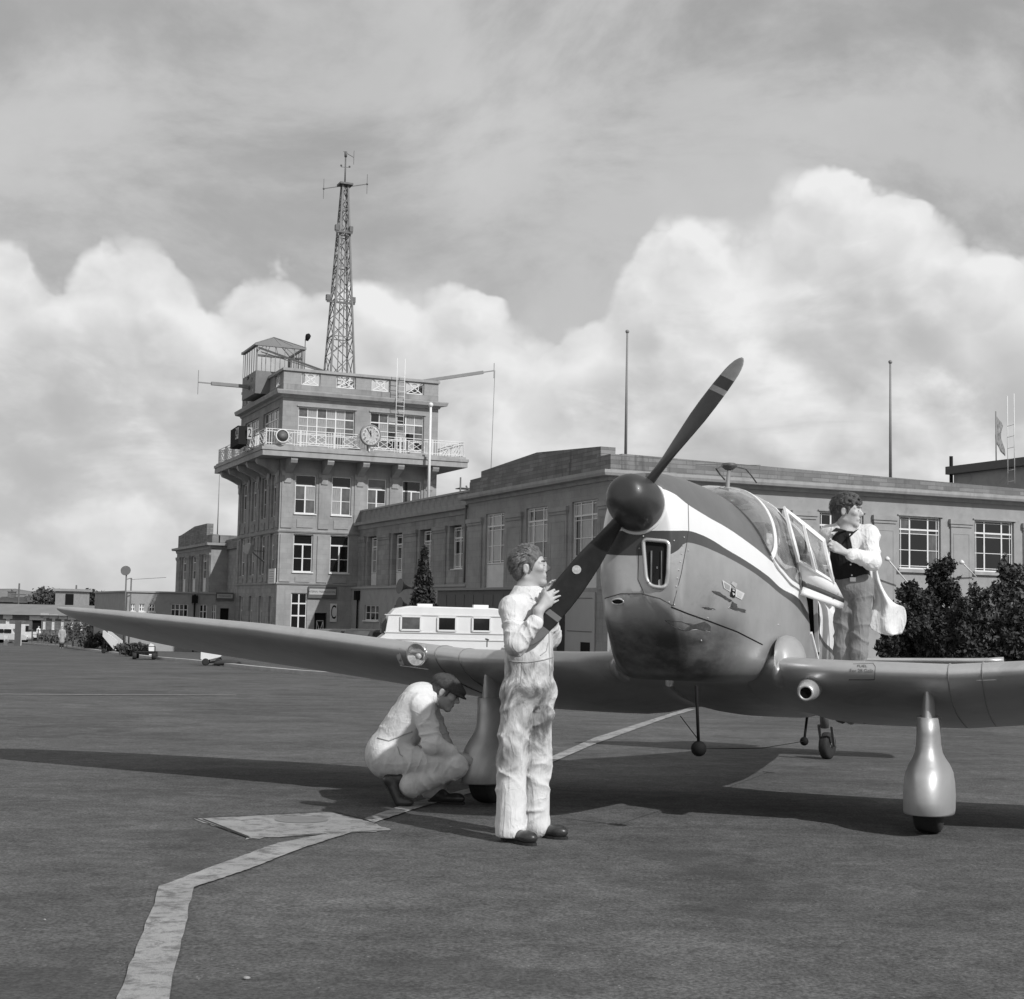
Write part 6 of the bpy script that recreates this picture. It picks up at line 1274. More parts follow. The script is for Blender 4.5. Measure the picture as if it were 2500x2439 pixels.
def cpatch(fa, fb, v0, v1, nu=12, nv=16, off=0.0):
    P = []
    for i in range(nu + 1):
        row = []
        for j in range(nv + 1):
            v = v0 + (v1 - v0) * j / nv; x = fa(v) + (fb(v) - fa(v)) * i / nu; p = cs(x, v)
            if off: du = cs(x - .02, v) - cs(x + .02, v); dv = cs(x, min(1, v + .02)) - cs(x, max(-1, v - .02)); n_ = du.cross(dv).normalized(); n_ = n_ if n_.dot(p - Vector((x, 0, 1.7))) > 0 else -n_; p = p + n_ * off
            row.append(p)
        P.append(row)
    return P
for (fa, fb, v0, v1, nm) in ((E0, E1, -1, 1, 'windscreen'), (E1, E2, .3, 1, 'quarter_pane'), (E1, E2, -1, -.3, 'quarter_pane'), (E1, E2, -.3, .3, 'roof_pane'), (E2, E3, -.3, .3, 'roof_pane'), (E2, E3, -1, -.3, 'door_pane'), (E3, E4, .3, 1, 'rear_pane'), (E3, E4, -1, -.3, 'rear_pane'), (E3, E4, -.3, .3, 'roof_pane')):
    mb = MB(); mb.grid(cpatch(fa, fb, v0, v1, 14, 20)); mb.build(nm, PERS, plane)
def cstrip(name, path, w, m=None, off=.005, parent=None):
    """flat frame strip following (x, v) points on the cabin"""
    P = [];
    for i, (x, v) in enumerate(path):
        p = cs(x, v); a, b = cs(*path[max(0, i - 1)]), cs(*path[min(len(path) - 1, i + 1)]); t_ = (b - a).normalized(); n_ = Vector((0, p.y, (p.z - 1.55) * .9)).normalized() if abs(v) > .02 or True else Vector((0, 0, 1))
        n_ = (n_ - t_ * n_.dot(t_)).normalized(); s_ = t_.cross(n_) * (w / 2); P.append([p - s_ - n_ * .008, p - s_ + n_ * off, p + s_ + n_ * off, p + s_ - n_ * .008])
    mb = MB(); mb.grid(P, smooth=False, closed_v=True); mb.add(P[0], [(0, 1, 2, 3)]); mb.add(P[-1], [(0, 1, 2, 3)]); return mb.build(name, m or PWHITE, parent or plane)
vs = [-1 + 2 * k / 40 for k in range(41)]
for E_, w in ((E1, .042), (E2, .035), (E3, .035)): cstrip('canopy_frame', [(E_(v), v) for v in vs], w)
for sg_ in (-1, 1):
    cstrip('canopy_rail', [(x, sg_ * .30) for x in np.linspace(E1(.3) - .02, -2.8, 24)], .028)
    cstrip('canopy_sill', [(x, sg_ * .985) for x in np.linspace(.14, -.2, 10)], .02, PDECK); cstrip('canopy_sill', [(x, sg_ * .985) for x in list(np.linspace(-.2, -.86, 10))], .03)
    if sg_ < 0: cstrip('canopy_sill', [(x, -.985) for x in np.linspace(-.86, -2.8, 16)], .03)
    else: cstrip('canopy_sill', [(x, .985) for x in np.linspace(-1.45, -2.8, 12)], .03)
# cabin floor, seats
mb = MB(); mb.box((-2.4, -.42, 1.0), (-.2, .42, 1.04)); mb.build('cabin_floor', BLACK, plane)
for y in (.24, -.24):
    mb = MB(); mb.box((-1.55, y - .2, 1.25), (-1.05, y + .2, 1.36)); mb.build('seat', mat('seat_leather', .05, .6), plane); mb = MB(); mb.prism([(-1.5, 1.3), (-1.72, 2.0), (-1.8, 2.0), (-1.6, 1.3)], lambda u, v, d_: (u, d_, v), y - .2, y + .2); mb.build('seat_back', mat('seat_leather', .05), plane)
mb = MB(); mb.prism([(-.42, 1.5), (-.36, 2.0), (-.3, 2.02), (-.3, 1.5)], lambda u, v, d_: (u, d_, v), -.40, .40); mb.build('instrument_panel', BLACK, plane)
# ---- port door, swung out on its front edge
door = link('door', None, plane)
DL = [(1527, 1132, .570), (1530, 1119, .572), (1529, 1106, .572), (1522, 1068, .555), (1496, 968, .42)]
DR = [(1604, 1160, .775), (1606, 1150, .775), (1606, 1141, .772), (1590, 1110, .745), (1572, 1030, .66)]
def dpt(s_, r_, off=0.0):
    """point on the swung door: s_ 0 hinge .. 1 free edge, r_ 0 lower edge .. 4 upper edge"""
    i = min(3, int(r_)); t = r_ - i; A_ = [DL[i][k] * (1 - t) + DL[i + 1][k] * t for k in range(3)]; B_ = [DR[i][k] * (1 - t) + DR[i + 1][k] * t for k in range(3)]
    P_ = [A_[k] * (1 - s_) + B_[k] * s_ for k in range(3)]; bul = .018 * math.sin(math.pi * s_) + (.03 * math.sin(math.pi * min(1, max(0, r_ - 3))) if r_ > 3 else 0)
    return on_y(*fpx(P_[0], P_[1]), P_[2] + bul + off)
def dgrid_(s0, s1, r0, r1, off=0.0, ns=8, nr=6): return [[dpt(s0 + (s1 - s0) * i / ns, r0 + (r1 - r0) * j / nr, off) for j in range(nr + 1)] for i in range(ns + 1)]
for r0, r1, m_, nm in ((0, 1, PWHITE, 'door_skin'), (1, 2, PDARK, 'door_stripe'), (2, 3, PWHITE, 'door_skin')):
    mb = MB(); mb.grid(dgrid_(0, 1, r0, r1, 0, 8, 2)); o = mb.build(nm, m_, door); md = o.modifiers.new('t', 'SOLIDIFY'); md.thickness = .025; md.offset = 0
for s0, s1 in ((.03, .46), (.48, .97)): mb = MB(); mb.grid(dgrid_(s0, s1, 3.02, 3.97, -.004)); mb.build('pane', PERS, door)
def dbar(path, w, name='door_frame', m=PWHITE):
    P = [dpt(*q, .004) for q in path]; rows = []
    for i, p in enumerate(P):
        t_ = (P[min(i + 1, len(P) - 1)] - P[max(0, i - 1)]).normalized(); n_ = Vector((.25, 1, .25)); n_ = (n_ - t_ * n_.dot(t_)).normalized(); sd_ = t_.cross(n_) * (w / 2); rows.append([p - sd_ - n_ * .012, p - sd_ + n_ * .006, p + sd_ + n_ * .006, p + sd_ - n_ * .012])
    mb = MB(); mb.grid(rows, smooth=False, closed_v=True); mb.add(rows[0], [(0, 1, 2, 3)]); mb.add(rows[-1], [(0, 1, 2, 3)]); mb.build(name, m, door)
rr_ = [3 + k / 10 for k in range(11)]; ss_ = [k / 8 for k in range(9)]
dbar([(0.015, r_) for r_ in rr_], .040); dbar([(.985, r_) for r_ in rr_], .038); dbar([(.47, r_) for r_ in rr_], .018); dbar([(s_, 3.97) for s_ in ss_], .042); dbar([(s_, 3.0) for s_ in ss_], .022)
pk = dpt(.93, 2.2, .02); MB().tube([pk, pk + Vector((.06, .012, .004))], .007, 8).build('door_handle', RIMM, door)
# door jamb and sill inside the doorway
mb = MB(); mb.bar((-1.44, side_y(-1.44, 1.5) - .02, 1.64), (-1.41, side_y(-1.41, 1.1) - .01, 1.10), .03); mb.build('door_jamb', RIMM, plane)
mb = MB(); mb.bar((-1.15, side_y(-1.15, 1.25), 1.25), (-1.40, side_y(-1.4, 1.03), 1.03), .02); mb.build('door_sill', PWHITE, plane)
# ---- aerial on the cabin roof
ae = link('loop_aerial', None, plane); ab = cs(-.9, 0); AEM = mat('aerial_paint', .10, .5, metal=.2); L2a = lambda x, y: on_y(1640 + x * 480 / 1952, 1060 + y * 360 / 1464, 0.0)
topc = L2a(570, 315); base = L2a(552, 560); mb = MB(); mb.tube([base - Vector((0, 0, .03)), base, topc], [.022, .018, .013], 12); mb.build('mast', LEAD, ae)
mb = MB(); mb.lathe([(0, -.035), (.03, -.03), (.055, -.008), (.062, .008), (.045, .02), (0, .026)], topc, (0, 0, 1), 24); mb.build('head', AEM, ae)
for pl in (((500, 315), (440, 345), (480, 400), (525, 450)), ((620, 318), (735, 345), (790, 410), (840, 480))):
    mb = MB(); mb.tube([L2a(*p) for p in pl], .006, 8); mb.build('bent_rod', AEM, ae)
mb = MB(); mb.tube([L2a(240, 300), L2a(560, 305), L2a(880, 308)], .0025, 6); mb.build('whip', AEM, ae)
# ================================================================ people: smooth-blended solids turned into one skin each
class Solid:
    def __init__(s, lo, hi, h):
        s.lo = np.array(lo, float); s.h = h; n = np.ceil((np.array(hi) - s.lo) / h).astype(int) + 1; s.n = n; s.f = np.full(n, .25, np.float32)
    def _blk(s, lo, hi):
        a = np.maximum(0, np.floor((np.array(lo) - s.lo) / s.h).astype(int)); b = np.minimum(s.n, np.ceil((np.array(hi) - s.lo) / s.h).astype(int) + 1)
        if (b <= a).any(): return None, None
        ax = [s.lo[i] + s.h * np.arange(a[i], b[i], dtype=np.float32) for i in range(3)]
        return tuple(slice(a[i], b[i]) for i in range(3)), np.meshgrid(*ax, indexing='ij')
    def _mix(s, sl, d, k, sub):
        f = s.f[sl]
        if sub: hh = np.maximum(k - np.abs(-d - f), 0) / k; s.f[sl] = np.maximum(f, -d) + hh * hh * k * .25
        else: hh = np.maximum(k - np.abs(d - f), 0) / k; s.f[sl] = np.minimum(f, d) - hh * hh * k * .25
    def cap(s, a, b, ra, rb=None, k=.02, sub=False, fold=None, flat=None):
        """tapered capsule; fold=(depth, spacing, slant, seed); flat=(axis, factor) squashes it"""
        a, b = np.array(a, float), np.array(b, float); rb = ra if rb is None else rb; R_ = max(ra, rb) * (max(1, flat[1]) if flat else 1) + k + .03
        sl, g = s._blk(np.minimum(a, b) - R_, np.maximum(a, b) + R_)
        if sl is None: return s
        p = [g[i] - a[i] for i in range(3)]; ab = b - a; L2 = max(1e-9, ab @ ab); t = np.clip((p[0] * ab[0] + p[1] * ab[1] + p[2] * ab[2]) / L2, 0, 1)
        q = [p[i] - t * ab[i] for i in range(3)]
        if flat:
            ax = np.array(flat[0], float); ax /= np.linalg.norm(ax); dd = q[0] * ax[0] + q[1] * ax[1] + q[2] * ax[2]; sc = 1 / flat[1] - 1; q = [q[i] + dd * sc * ax[i] for i in range(3)]
        r_ = ra + (rb - ra) * t; L = math.sqrt(L2)
        if fold:
            A_, lam, slant, sd_ = fold; w1 = np.sin(11 * g[0] + 7 * g[1] + sd_) + np.sin(13 * g[2] - 9 * g[0] + 2 * sd_) + .6 * np.sin(31 * g[1] + 23 * g[2] + sd_)
            e1_ = np.array([ab[1], -ab[0], 0.]) if abs(ab[0]) + abs(ab[1]) > 1e-3 else np.array([1., 0, 0]); e1_ /= np.linalg.norm(e1_); e2_ = np.cross(ab / L, e1_)
            ang = np.arctan2(q[0] * e1_[0] + q[1] * e1_[1] + q[2] * e1_[2], q[0] * e2_[0] + q[1] * e2_[1] + q[2] * e2_[2])
            n_ = max(1, int(round(slant))); u_ = math.pi * t * L / lam; fo_ = 0
            for sg_, ph0 in ((1, sd_), (-1, 2.3 * sd_ + 1)):
                ph = u_ * (1 if sg_ > 0 else 1.27) + sg_ * n_ * ang + .75 * w1 + ph0; ms = np.clip(.5 + .9 * np.sin(1.9 * u_ / 3 + sg_ * 1.3 * np.sin(ang + ph0) + w1 * .8 + ph0), 0, 1); fo_ = fo_ + ms * ((1 - np.abs(np.sin(ph))) ** 2.2 - .22)
            r_ = r_ + A_ * fo_
        d = np.sqrt(q[0] ** 2 + q[1] ** 2 + q[2] ** 2) - r_
        if flat and flat[1] < 1: d = d * (.5 + .5 * flat[1])
        s._mix(sl, d.astype(np.float32), k, sub); return s
    def ell(s, c, M, k=.02, sub=False, lump=None):
        """ellipsoid: rows of M are its axes (unit vectors) with radii; M = [(axis, radius) x3]"""
        c = np.array(c, float); R_ = max(r_ for _, r_ in M) + k + .02; sl, g = s._blk(c - R_, c + R_)
        if sl is None: return s
        p = [g[i] - c[i] for i in range(3)]; k0 = 0; k1 = 0
        for ax, r_ in M: v = p[0] * ax[0] + p[1] * ax[1] + p[2] * ax[2]; k0 = k0 + (v / r_) ** 2; k1 = k1 + (v / (r_ * r_)) ** 2
        k0 = np.sqrt(k0); k1 = np.sqrt(k1) + 1e-6; d = k0 * (k0 - 1) / k1
        if lump: A_, fr, sd_ = lump; d = d + A_ * (np.sin(fr * g[0] + sd_) * np.sin(fr * g[1] + 2 * sd_) * np.sin(fr * g[2]) + .6 * np.sin(2.1 * fr * g[0] - fr * g[2] + sd_) * np.sin(1.7 * fr * g[1] + fr * g[2]))
        s._mix(sl, d.astype(np.float32), k, sub); return s
    def cut(s, p, n):
        """keep what lies behind the plane"""
        n = np.array(n, float); n /= np.linalg.norm(n); ax = [s.lo[i] + s.h * np.arange(s.n[i], dtype=np.float32) for i in range(3)]
        s.f = np.maximum(s.f, ((ax[0] - p[0]) * n[0])[:, None, None] + ((ax[1] - p[1]) * n[1])[None, :, None] + ((ax[2] - p[2]) * n[2])[None, None, :]); return s
    def mesh(s, name, m, origin, smooth=2):
        f = s.f; ins = f < 0; c = np.zeros(np.array(f.shape) - 1, np.int8)
        for i in (0, 1):
            for j in (0, 1):
                for k in (0, 1): c += ins[i:f.shape[0] - 1 + i, j:f.shape[1] - 1 + j, k:f.shape[2] - 1 + k]
        act = (c > 0) & (c < 8); I = np.argwhere(act); idx = np.full(act.shape, -1, np.int64); idx[act] = np.arange(len(I)); P = np.zeros((len(I), 3)); N_ = np.zeros(len(I))
        co = [(i, j, k) for i in (0, 1) for j in (0, 1) for k in (0, 1)]
        for a in co:
            for ax in range(3):
                if a[ax]: continue
                b = list(a); b[ax] = 1; f0 = f[I[:, 0] + a[0], I[:, 1] + a[1], I[:, 2] + a[2]]; f1 = f[I[:, 0] + b[0], I[:, 1] + b[1], I[:, 2] + b[2]]; x = (f0 < 0) != (f1 < 0); t = np.where(x, f0 / np.where(f0 == f1, 1, f0 - f1), 0)
                q = np.array(a, float)[None].repeat(len(I), 0); q[:, ax] += t; P += q * x[:, None]; N_ += x
        V = s.lo + s.h * (I + P / N_[:, None]); F = []
        for ax in range(3):
            u, v = [i for i in range(3) if i != ax]; sl0 = [slice(None)] * 3; sl1 = [slice(None)] * 3; sl0[ax] = slice(0, -1); sl1[ax] = slice(1, None); e = ins[tuple(sl0)] != ins[tuple(sl1)]; E_ = np.argwhere(e); E_ = E_[(E_[:, u] > 0) & (E_[:, v] > 0) & (E_[:, u] < f.shape[u] - 1) & (E_[:, v] < f.shape[v] - 1)]
            o = np.zeros(3, int); du = o.copy(); du[u] = 1; dv = o.copy(); dv[v] = 1; g = lambda D: idx[tuple((E_ - D).T)]; Q = np.stack([g(du + dv), g(dv), g(o), g(du)], 1); inside = ins[tuple(E_.T)]; flip = inside if ax != 1 else ~inside; Q[~flip] = Q[~flip][:, ::-1]; F.append(Q)
        F = np.concatenate(F); F = F[(F >= 0).all(1)]
        for _ in range(smooth):                                      # light relaxation
            S_ = np.zeros_like(V); C_ = np.zeros(len(V))
            for a in range(4): b = (a + 1) % 4; np.add.at(S_, F[:, a], V[F[:, b]]); np.add.at(C_, F[:, a], 1); np.add.at(S_, F[:, b], V[F[:, a]]); np.add.at(C_, F[:, b], 1)
            V = V * .45 + .55 * S_ / np.maximum(C_, 1)[:, None]
        me = bpy.data.meshes.new(name); me.from_pydata((V - np.array(origin)).tolist(), [], F.tolist()); me.materials.append(m); me.polygons.foreach_set('use_smooth', [True] * len(me.polygons)); me.update(); return me
def V3(*a): return np.array(a, float)
def unit(v): v = np.array(v, float); return v / np.linalg.norm(v)
SKIN = mat('skin', .46, .55, var=.10, vscale=25, bump=.0008, bscale=300); SKIND = mat('weathered_skin', .36, .55, var=.14, vscale=25, bump=.0008, bscale=300)
def hair_mat(name, base): return mat(name, base, .6, var=.55, vscale=60, bump=.006, bscale=140, streak=(1, 1, 1))
def cloth_mat(name, base, dirt=0.0, zr=None, fine=.0015, dk=.12, drape=(1, 1, .16), amp=1.0):
    m = bpy.data.materials.new(name); m.use_nodes = True; T = NT(m.node_tree); p = next(n for n in T.n if n.type == 'BSDF_PRINCIPLED'); p.inputs['Roughness'].default_value = .9; p.inputs['Specular IOR Level'].default_value = .2
    co = T.new('ShaderNodeTexCoord').outputs['Object']; v = T.m('MULTIPLY', base, T.lin(T.noise(co, 9, 6, .65), .25, .75, .88, 1.08))
    if dirt:
        s = T.new('ShaderNodeSeparateXYZ'); T.l.new(co, s.inputs[0]); zone = T.m('MULTIPLY', T.ss(s.outputs[2], zr[0], zr[1]), T.ss(s.outputs[2], zr[3], zr[2])); st = T.ss(T.noise(T.vm('MULTIPLY', co, (1.3, 1.3, .8)), 5.0, 6, .6, .5), .36, .66)
        v = T.mix(T.m('MULTIPLY', T.m('MULTIPLY', st, zone), dirt), v, dk); sp = T.ss(T.noise(co, 30, 5, .7), .62, .72); v = T.mix(T.m('MULTIPLY', sp, .25), v, dk * 1.5)
    T.l.new(T.gray(v), p.inputs['Base Color']); b = T.new('ShaderNodeBump'); b.inputs['Distance'].default_value = fine * 5; b.inputs['Strength'].default_value = .9
    rg_ = lambda n: T.m('POWER', T.m('SUBTRACT', 1.0, T.m('ABSOLUTE', T.m('SUBTRACT', T.m('MULTIPLY', n, 2.0), 1.0))), 3.5)
    cd_ = T.vm('MULTIPLY', co, drape); cq = T.vm('MULTIPLY', co, (1, 1, .55))
    crz = T.m('ADD', T.m('MULTIPLY', rg_(T.noise(cd_, 15, 2, .4, .5)), .8), T.m('ADD', T.m('MULTIPLY', rg_(T.noise(cq, 7.5, 3, .5, 1.1)), .75), T.m('MULTIPLY', rg_(T.noise(cq, 17, 2, .5, .8)), .30)))
    T.put(b.inputs['Height'], T.m('ADD', T.m('MULTIPLY', crz, .75 * amp), T.m('ADD', T.m('MULTIPLY', T.noise(co, 24, 3, .5), .25), T.m('MULTIPLY', T.noise(co, 260, 3), .05)))); T.l.new(b.outputs[0], p.inputs['Normal']); return m
def head(S, c, f, u, sc=1.0, neck=None, nr=.055):
    f = unit(f); u = unit(np.array(u) - f * (f @ np.array(u))); l = np.cross(u, f); Q = lambda a, b, d: c + (f * a + l * b + u * d) * sc; k = .014 * sc
    E_ = lambda a, b, d, rf, rl, ru, kk=k, sub=False: S.ell(Q(a, b, d), [(f, rf * sc), (l, rl * sc), (u, ru * sc)], kk, sub)
    E_(-.012, 0, .034, .098, .076, .086, .02); E_(.022, 0, -.032, .072, .060, .085, .03)
    for s_ in (-1, 1):
        S.cap(Q(-.02, s_ * .048, -.055), Q(.066, s_ * .012, -.097), .020 * sc, .018 * sc, k); E_(.066, s_ * .044, -.014, .024, .020, .020, .02); S.cap(Q(.086, s_ * .010, .023), Q(.074, s_ * .046, .022), .011 * sc, .009 * sc, .012 * sc)
        E_(.096, s_ * .031, .006, .016, .016, .011, .010, True); E_(.080, s_ * .030, .003, .013, .016, .011, .006); E_(.100, s_ * .011, -.030, .010, .008, .008, .008)
        E_(-.012, s_ * .079, -.006, .020, .009, .033, .006); E_(-.006, s_ * .087, -.004, .010, .006, .020, .004, True)
    E_(.070, 0, -.098, .024, .024, .022); S.cap(Q(.088, 0, .014), Q(.112, 0, -.020), .010 * sc, .014 * sc, .012 * sc)
    S.cap(Q(.088, -.018, -.058), Q(.088, .018, -.058), .009 * sc, k=.008); S.cap(Q(.086, -.016, -.071), Q(.086, .016, -.071), .009 * sc, k=.008); S.cap(Q(.100, -.02, -.0645), Q(.100, .02, -.0645), .0045 * sc, k=.004, sub=True)
    if neck is not None: S.cap(Q(-.022, 0, -.06), neck, nr * sc, nr * 1.12 * sc, .03)
    return Q
def face_bits(Q, par, origin, sc=1.0, brow=.10, n='eye'):
    for s_ in (-1, 1):
        a = Vector(Q(.0895, s_ * .031, .003) - origin); MB().sphere(a, (.006 * sc, .006 * sc, .0042 * sc), 8, 6).build('eye', mat('eye_dark', .03, .3), par)
        MB().tube([Vector(Q(.0985, s_ * .014, .027) - origin), Vector(Q(.096, s_ * .030, .033) - origin), Vector(Q(.080, s_ * .046, .027) - origin)], [.0042 * sc, .005 * sc, .003 * sc], 6).build('eyebrow', mat('brow_hair', brow, .8), par)
    MB().tube([Vector(Q(.0945, -.019, -.0645) - origin), Vector(Q(.0985, 0, -.0635) - origin), Vector(Q(.0945, .019, -.0645) - origin)], .0028 * sc, 6).build('mouth_line', mat('mouth_dark', .12, .6), par)
def hand_px(S, px, wrist, knuckles, tips, thumb, rp=.016, rf=.0088, bend=None):
    """hand from points: wrist, four knuckles, four (mid, tip) pairs, thumb (base, mid, tip)"""
    w = px(*wrist); K = [px(*k) for k in knuckles]
    for i, k in enumerate(K): S.cap(w, k, rp * 1.15, rp * .85, .012)
    for a, b in zip(K, K[1:]): S.cap(a, b, rp * .85, rp * .85, .008)
    for (k, (m_, t_)), f_ in zip(zip(K, tips), (1.0, 1.05, 1.0, .88)): S.cap(k, px(*m_), rf * 1.12 * f_, rf * f_, .006); S.cap(px(*m_), px(*t_), rf * f_, rf * .82 * f_, .003)
    b, m_, t_ = [px(*q) for q in thumb]; S.cap(w + (b - w) * .4, b, rp * .9, rp * .8, .01); S.cap(b, m_, rp * .78, rf * 1.15, .006); S.cap(m_, t_, rf * 1.15, rf * .95, .003)
def shoe(S, heel, toe, w=.045, h=.07, ankle=None, ar=.045):
    heel, toe = np.array(heel, float), np.array(toe, float); d = unit(toe - heel); L = np.linalg.norm(toe - heel); up_ = V3(0, 0, 1); s_ = np.cross(up_, d)
    S.ell(heel + d * .045 + up_ * .045, [(unit(d), .055), (unit(s_), .036), (up_, .048)], .02); S.cap(heel + d * .05 + up_ * .03, toe - d * .05 + up_ * .030, .034, .034, .02, flat=(s_, 1.15)); S.ell(toe - d * .062 + up_ * .036, [(unit(d), .066), (unit(s_), w), (up_, .036)], .02)
    S.cap(heel + d * .075 + up_ * .06, heel + d * .12 + up_ * .055, .040, .032, .02)
    if ankle is not None: S.cap(heel + d * .05 + up_ * .06, ankle, .042, ar, .02)
    return d, s_
def sole(par, origin, heel, toe, m, w=.044):
    heel, toe = Vector(heel), Vector(toe); d = (toe - heel).normalized(); s_ = Vector((0, 0, 1)).cross(d).normalized(); L = (toe - heel).length; o = []
    for t, ww in ((0, .5), (.06, .75), (.2, .8), (.4, .72), (.62, 1.02), (.8, 1.0), (.93, .7), (1.0, .35)): o.append((t, ww * w))
    poly = [heel + d * (t * L) + s_ * ww for t, ww in o] + [heel + d * (t * L) - s_ * ww for t, ww in reversed(o)]; mb = MB(); n = len(poly); Og = Vector(origin)
    mb.add([p - Og + Vector((0, 0, .001)) for p in poly] + [p - Og + Vector((0, 0, .016)) for p in poly], [tuple(range(n)), tuple(range(n, 2 * n))] + [(i, (i + 1) % n, n + (i + 1) % n, n + i) for i in range(n)]); return mb.build('sole', m, par)
def hair_cap(c, f, u, sc, m, par, origin, seed, curls=0, spike=0.0, front=0.0, h=.005, lowback=-.05):
    f = unit(f); u = unit(np.array(u) - f * (f @ np.array(u))); l = np.cross(u, f); Q = lambda a, b, d: c + (f * a + l * b + u * d) * sc; r_ = random.Random(seed); S = Solid(c - .19 * sc, c + .19 * sc, h)
    S.ell(Q(-.016, 0, .040), [(f, .104 * sc), (l, .083 * sc), (u, .094 * sc)], .01, lump=(.004, 130, seed)); S.ell(Q(-.055, 0, -.015), [(f, .062 * sc), (l, .072 * sc), (u, .07 * sc)], .02, lump=(.003, 120, seed))
    S.ell(Q(.088, 0, -.045), [(f, .078 * sc), (l, .10 * sc), (u, .105 * sc)], .01, True); S.ell(Q(.01, 0, -.115), [(f, .12 * sc), (l, .12 * sc), (u, .075 * sc)], .012, True)
    for s_ in (-1, 1): S.ell(Q(-.005, s_ * .085, -.012), [(f, .026 * sc), (l, .03 * sc), (u, .034 * sc)], .008, True); S.cap(Q(.028, s_ * .074, .02), Q(.022, s_ * .076, -.02), .011 * sc, .006 * sc, .01)
    for k in range(curls): a = r_.uniform(-1.9, 1.9); e = r_.uniform(.05, 1.45); q = Q(.01 + .098 * math.cos(e) * math.cos(a) * .9, .08 * math.cos(e) * math.sin(a), .045 + .088 * math.sin(e)); S.ell(q, [(f, r_.uniform(.012, .02) * sc), (l, r_.uniform(.012, .02) * sc), (u, r_.uniform(.01, .018) * sc)], .006)
    for k in range(int(spike)):
        a = r_.uniform(-2.6, 2.6); e = r_.uniform(.25, 1.4); dr = V3(math.cos(e) * math.cos(a), math.cos(e) * math.sin(a), math.sin(e)); q = Q(-.016 + .095 * dr[0], .076 * dr[1], .042 + .088 * dr[2]); t_ = q + (f * (dr[0] * .018 - .016) + l * dr[1] * .02 + u * (dr[2] * .02 + .006)) * sc; S.cap(q, t_, .009 * sc, .003 * sc, .005)
    if front: S.cap(Q(.05, -.04, .105), Q(.088, .03, .092), .022 * sc, .016 * sc, .01); S.cap(Q(.06, .02, .108), Q(.10, -.02, .088), .014 * sc, .008 * sc, .008)
    link('hair', S.mesh('hair', m, origin, 1), par)
def strands(c, f, u, sc, m, par, origin, seed, n, ln, lift, wav=0.0, back=1.0, wid=.0028):
    """locks of hair lying on the scalp, combed back"""
    f = unit(f); u = unit(np.array(u) - f * (f @ np.array(u))); l = np.cross(u, f); r_ = random.Random(seed); mb = MB(); ctr = c + (f * -.016 + u * .036) * sc
    for k in range(n):
        a = r_.uniform(-math.pi, math.pi); e = r_.uniform(-.55, 1.5)
        if math.cos(a) > .15 and e < .62 - .25 * (1 - math.cos(a)): continue
        if abs(math.sin(a)) > .75 and e < .05 and math.cos(a) > -.35: continue
        dr = V3(math.cos(e) * math.cos(a), math.cos(e) * math.sin(a), math.sin(e)); rad = V3(.104, .083, .094) * 1.01; p = ctr + (f * dr[0] * rad[0] + l * dr[1] * rad[1] + u * dr[2] * rad[2]) * sc
        nr = unit(f * dr[0] / rad[0] + l * dr[1] / rad[1] + u * dr[2] / rad[2]); tg = unit(-f * back + u * (.5 if dr[0] > .2 else -.65) + l * r_.uniform(-.5, .5)); tg = unit(tg - nr * (nr @ tg)); sd_ = unit(np.cross(nr, tg)); L_ = ln * r_.uniform(.6, 1.3) * sc; w_ = wid * sc * r_.uniform(.7, 1.5); ph = r_.uniform(0, 6); P = []
        for j in range(5):
            t = j / 4; q = p + tg * L_ * t + nr * sc * (lift * r_.uniform(.6, 1.3) * math.sin(math.pi * min(1, t * .8)) + .001 - .010 * t * t) + sd_ * (wav * math.sin(ph + 7 * t)) * sc; ww = w_ * (1 - .75 * t); P.append([tuple(q - sd_ * ww - origin), tuple(q + nr * ww * .7 - origin), tuple(q + sd_ * ww - origin)])
        mb.grid(P)
    mb.build('hair_strands', m, par, fix=False)
def to_px(fn):
    """zoomed pixel + depth -> point (numpy)"""
    return lambda x, y, Y: np.array(at_depth(*fn(x, y), Y))
SHOE = mat('shoe_leather', .035, .35, var=.3, vscale=30, coat=.2); SOLE = mat('shoe_sole', .02, .8)
# ---------------------------------------------------------------- standing mechanic at the propeller
W8 = to_px(lambda x, y: (850 + x * 650 / 1547, 1300 + y * 800 / 1904)); W5 = to_px(lambda x, y: (1180 + x * 280 / 1666, 1280 + y * 320 / 1904))
HB2_ = bvh_of(b2.data); _h = hit(1180 + 980 * 280 / 1666, 1280 + 1110 * 320 / 1904, HB2_)[0]; BYD = a2w(_h).y if _h else 8.25
g1 = gnd(1250, 2052); o1 = np.array([g1.x, 8.38, zg(8.38)])
man1 = thing('person', 'mechanic in stained white overalls standing with both hands on the propeller blade', 'person', o1)
f1 = V3(.74, -.67, 0); l1 = V3(.67, .74, 0)
sh = {'r': (W8(950, 440, 8.27), W8(975, 655, BYD - .07), W8(1102, 505, BYD - .06)), 'l': (W8(1115, 430, 8.52), W8(1180, 610, 8.50), W8(1172, 455, BYD + .10))}
lg = {'r': (W8(985, 930, 8.33), W8(952, 1330, 8.30), W8(945, 1735, 8.25)), 'l': (W8(1110, 930, 8.46), W8(1085, 1320, 8.45), W8(1085, 1680, 8.46))}
pel, wai, che, nek = W8(1050, 900, 8.40), W8(1055, 740, 8.40), W8(1045, 520, 8.40), W8(1040, 345, 8.40)
hc = W8(1058, 205, 8.40); hf = V3(.96, -.22, .14)
lo, hi = o1 + V3(-.45, -.45, -.05), o1 + V3(.5, .45, 1.95)
S = Solid(lo, hi, .006); Q1 = head(S, hc, hf, V3(-.10, 0, 1), 1.0, nek)
S.cap(nek, che, .07, .12, .03); S.cap(che, pel, .12, .12, .03)
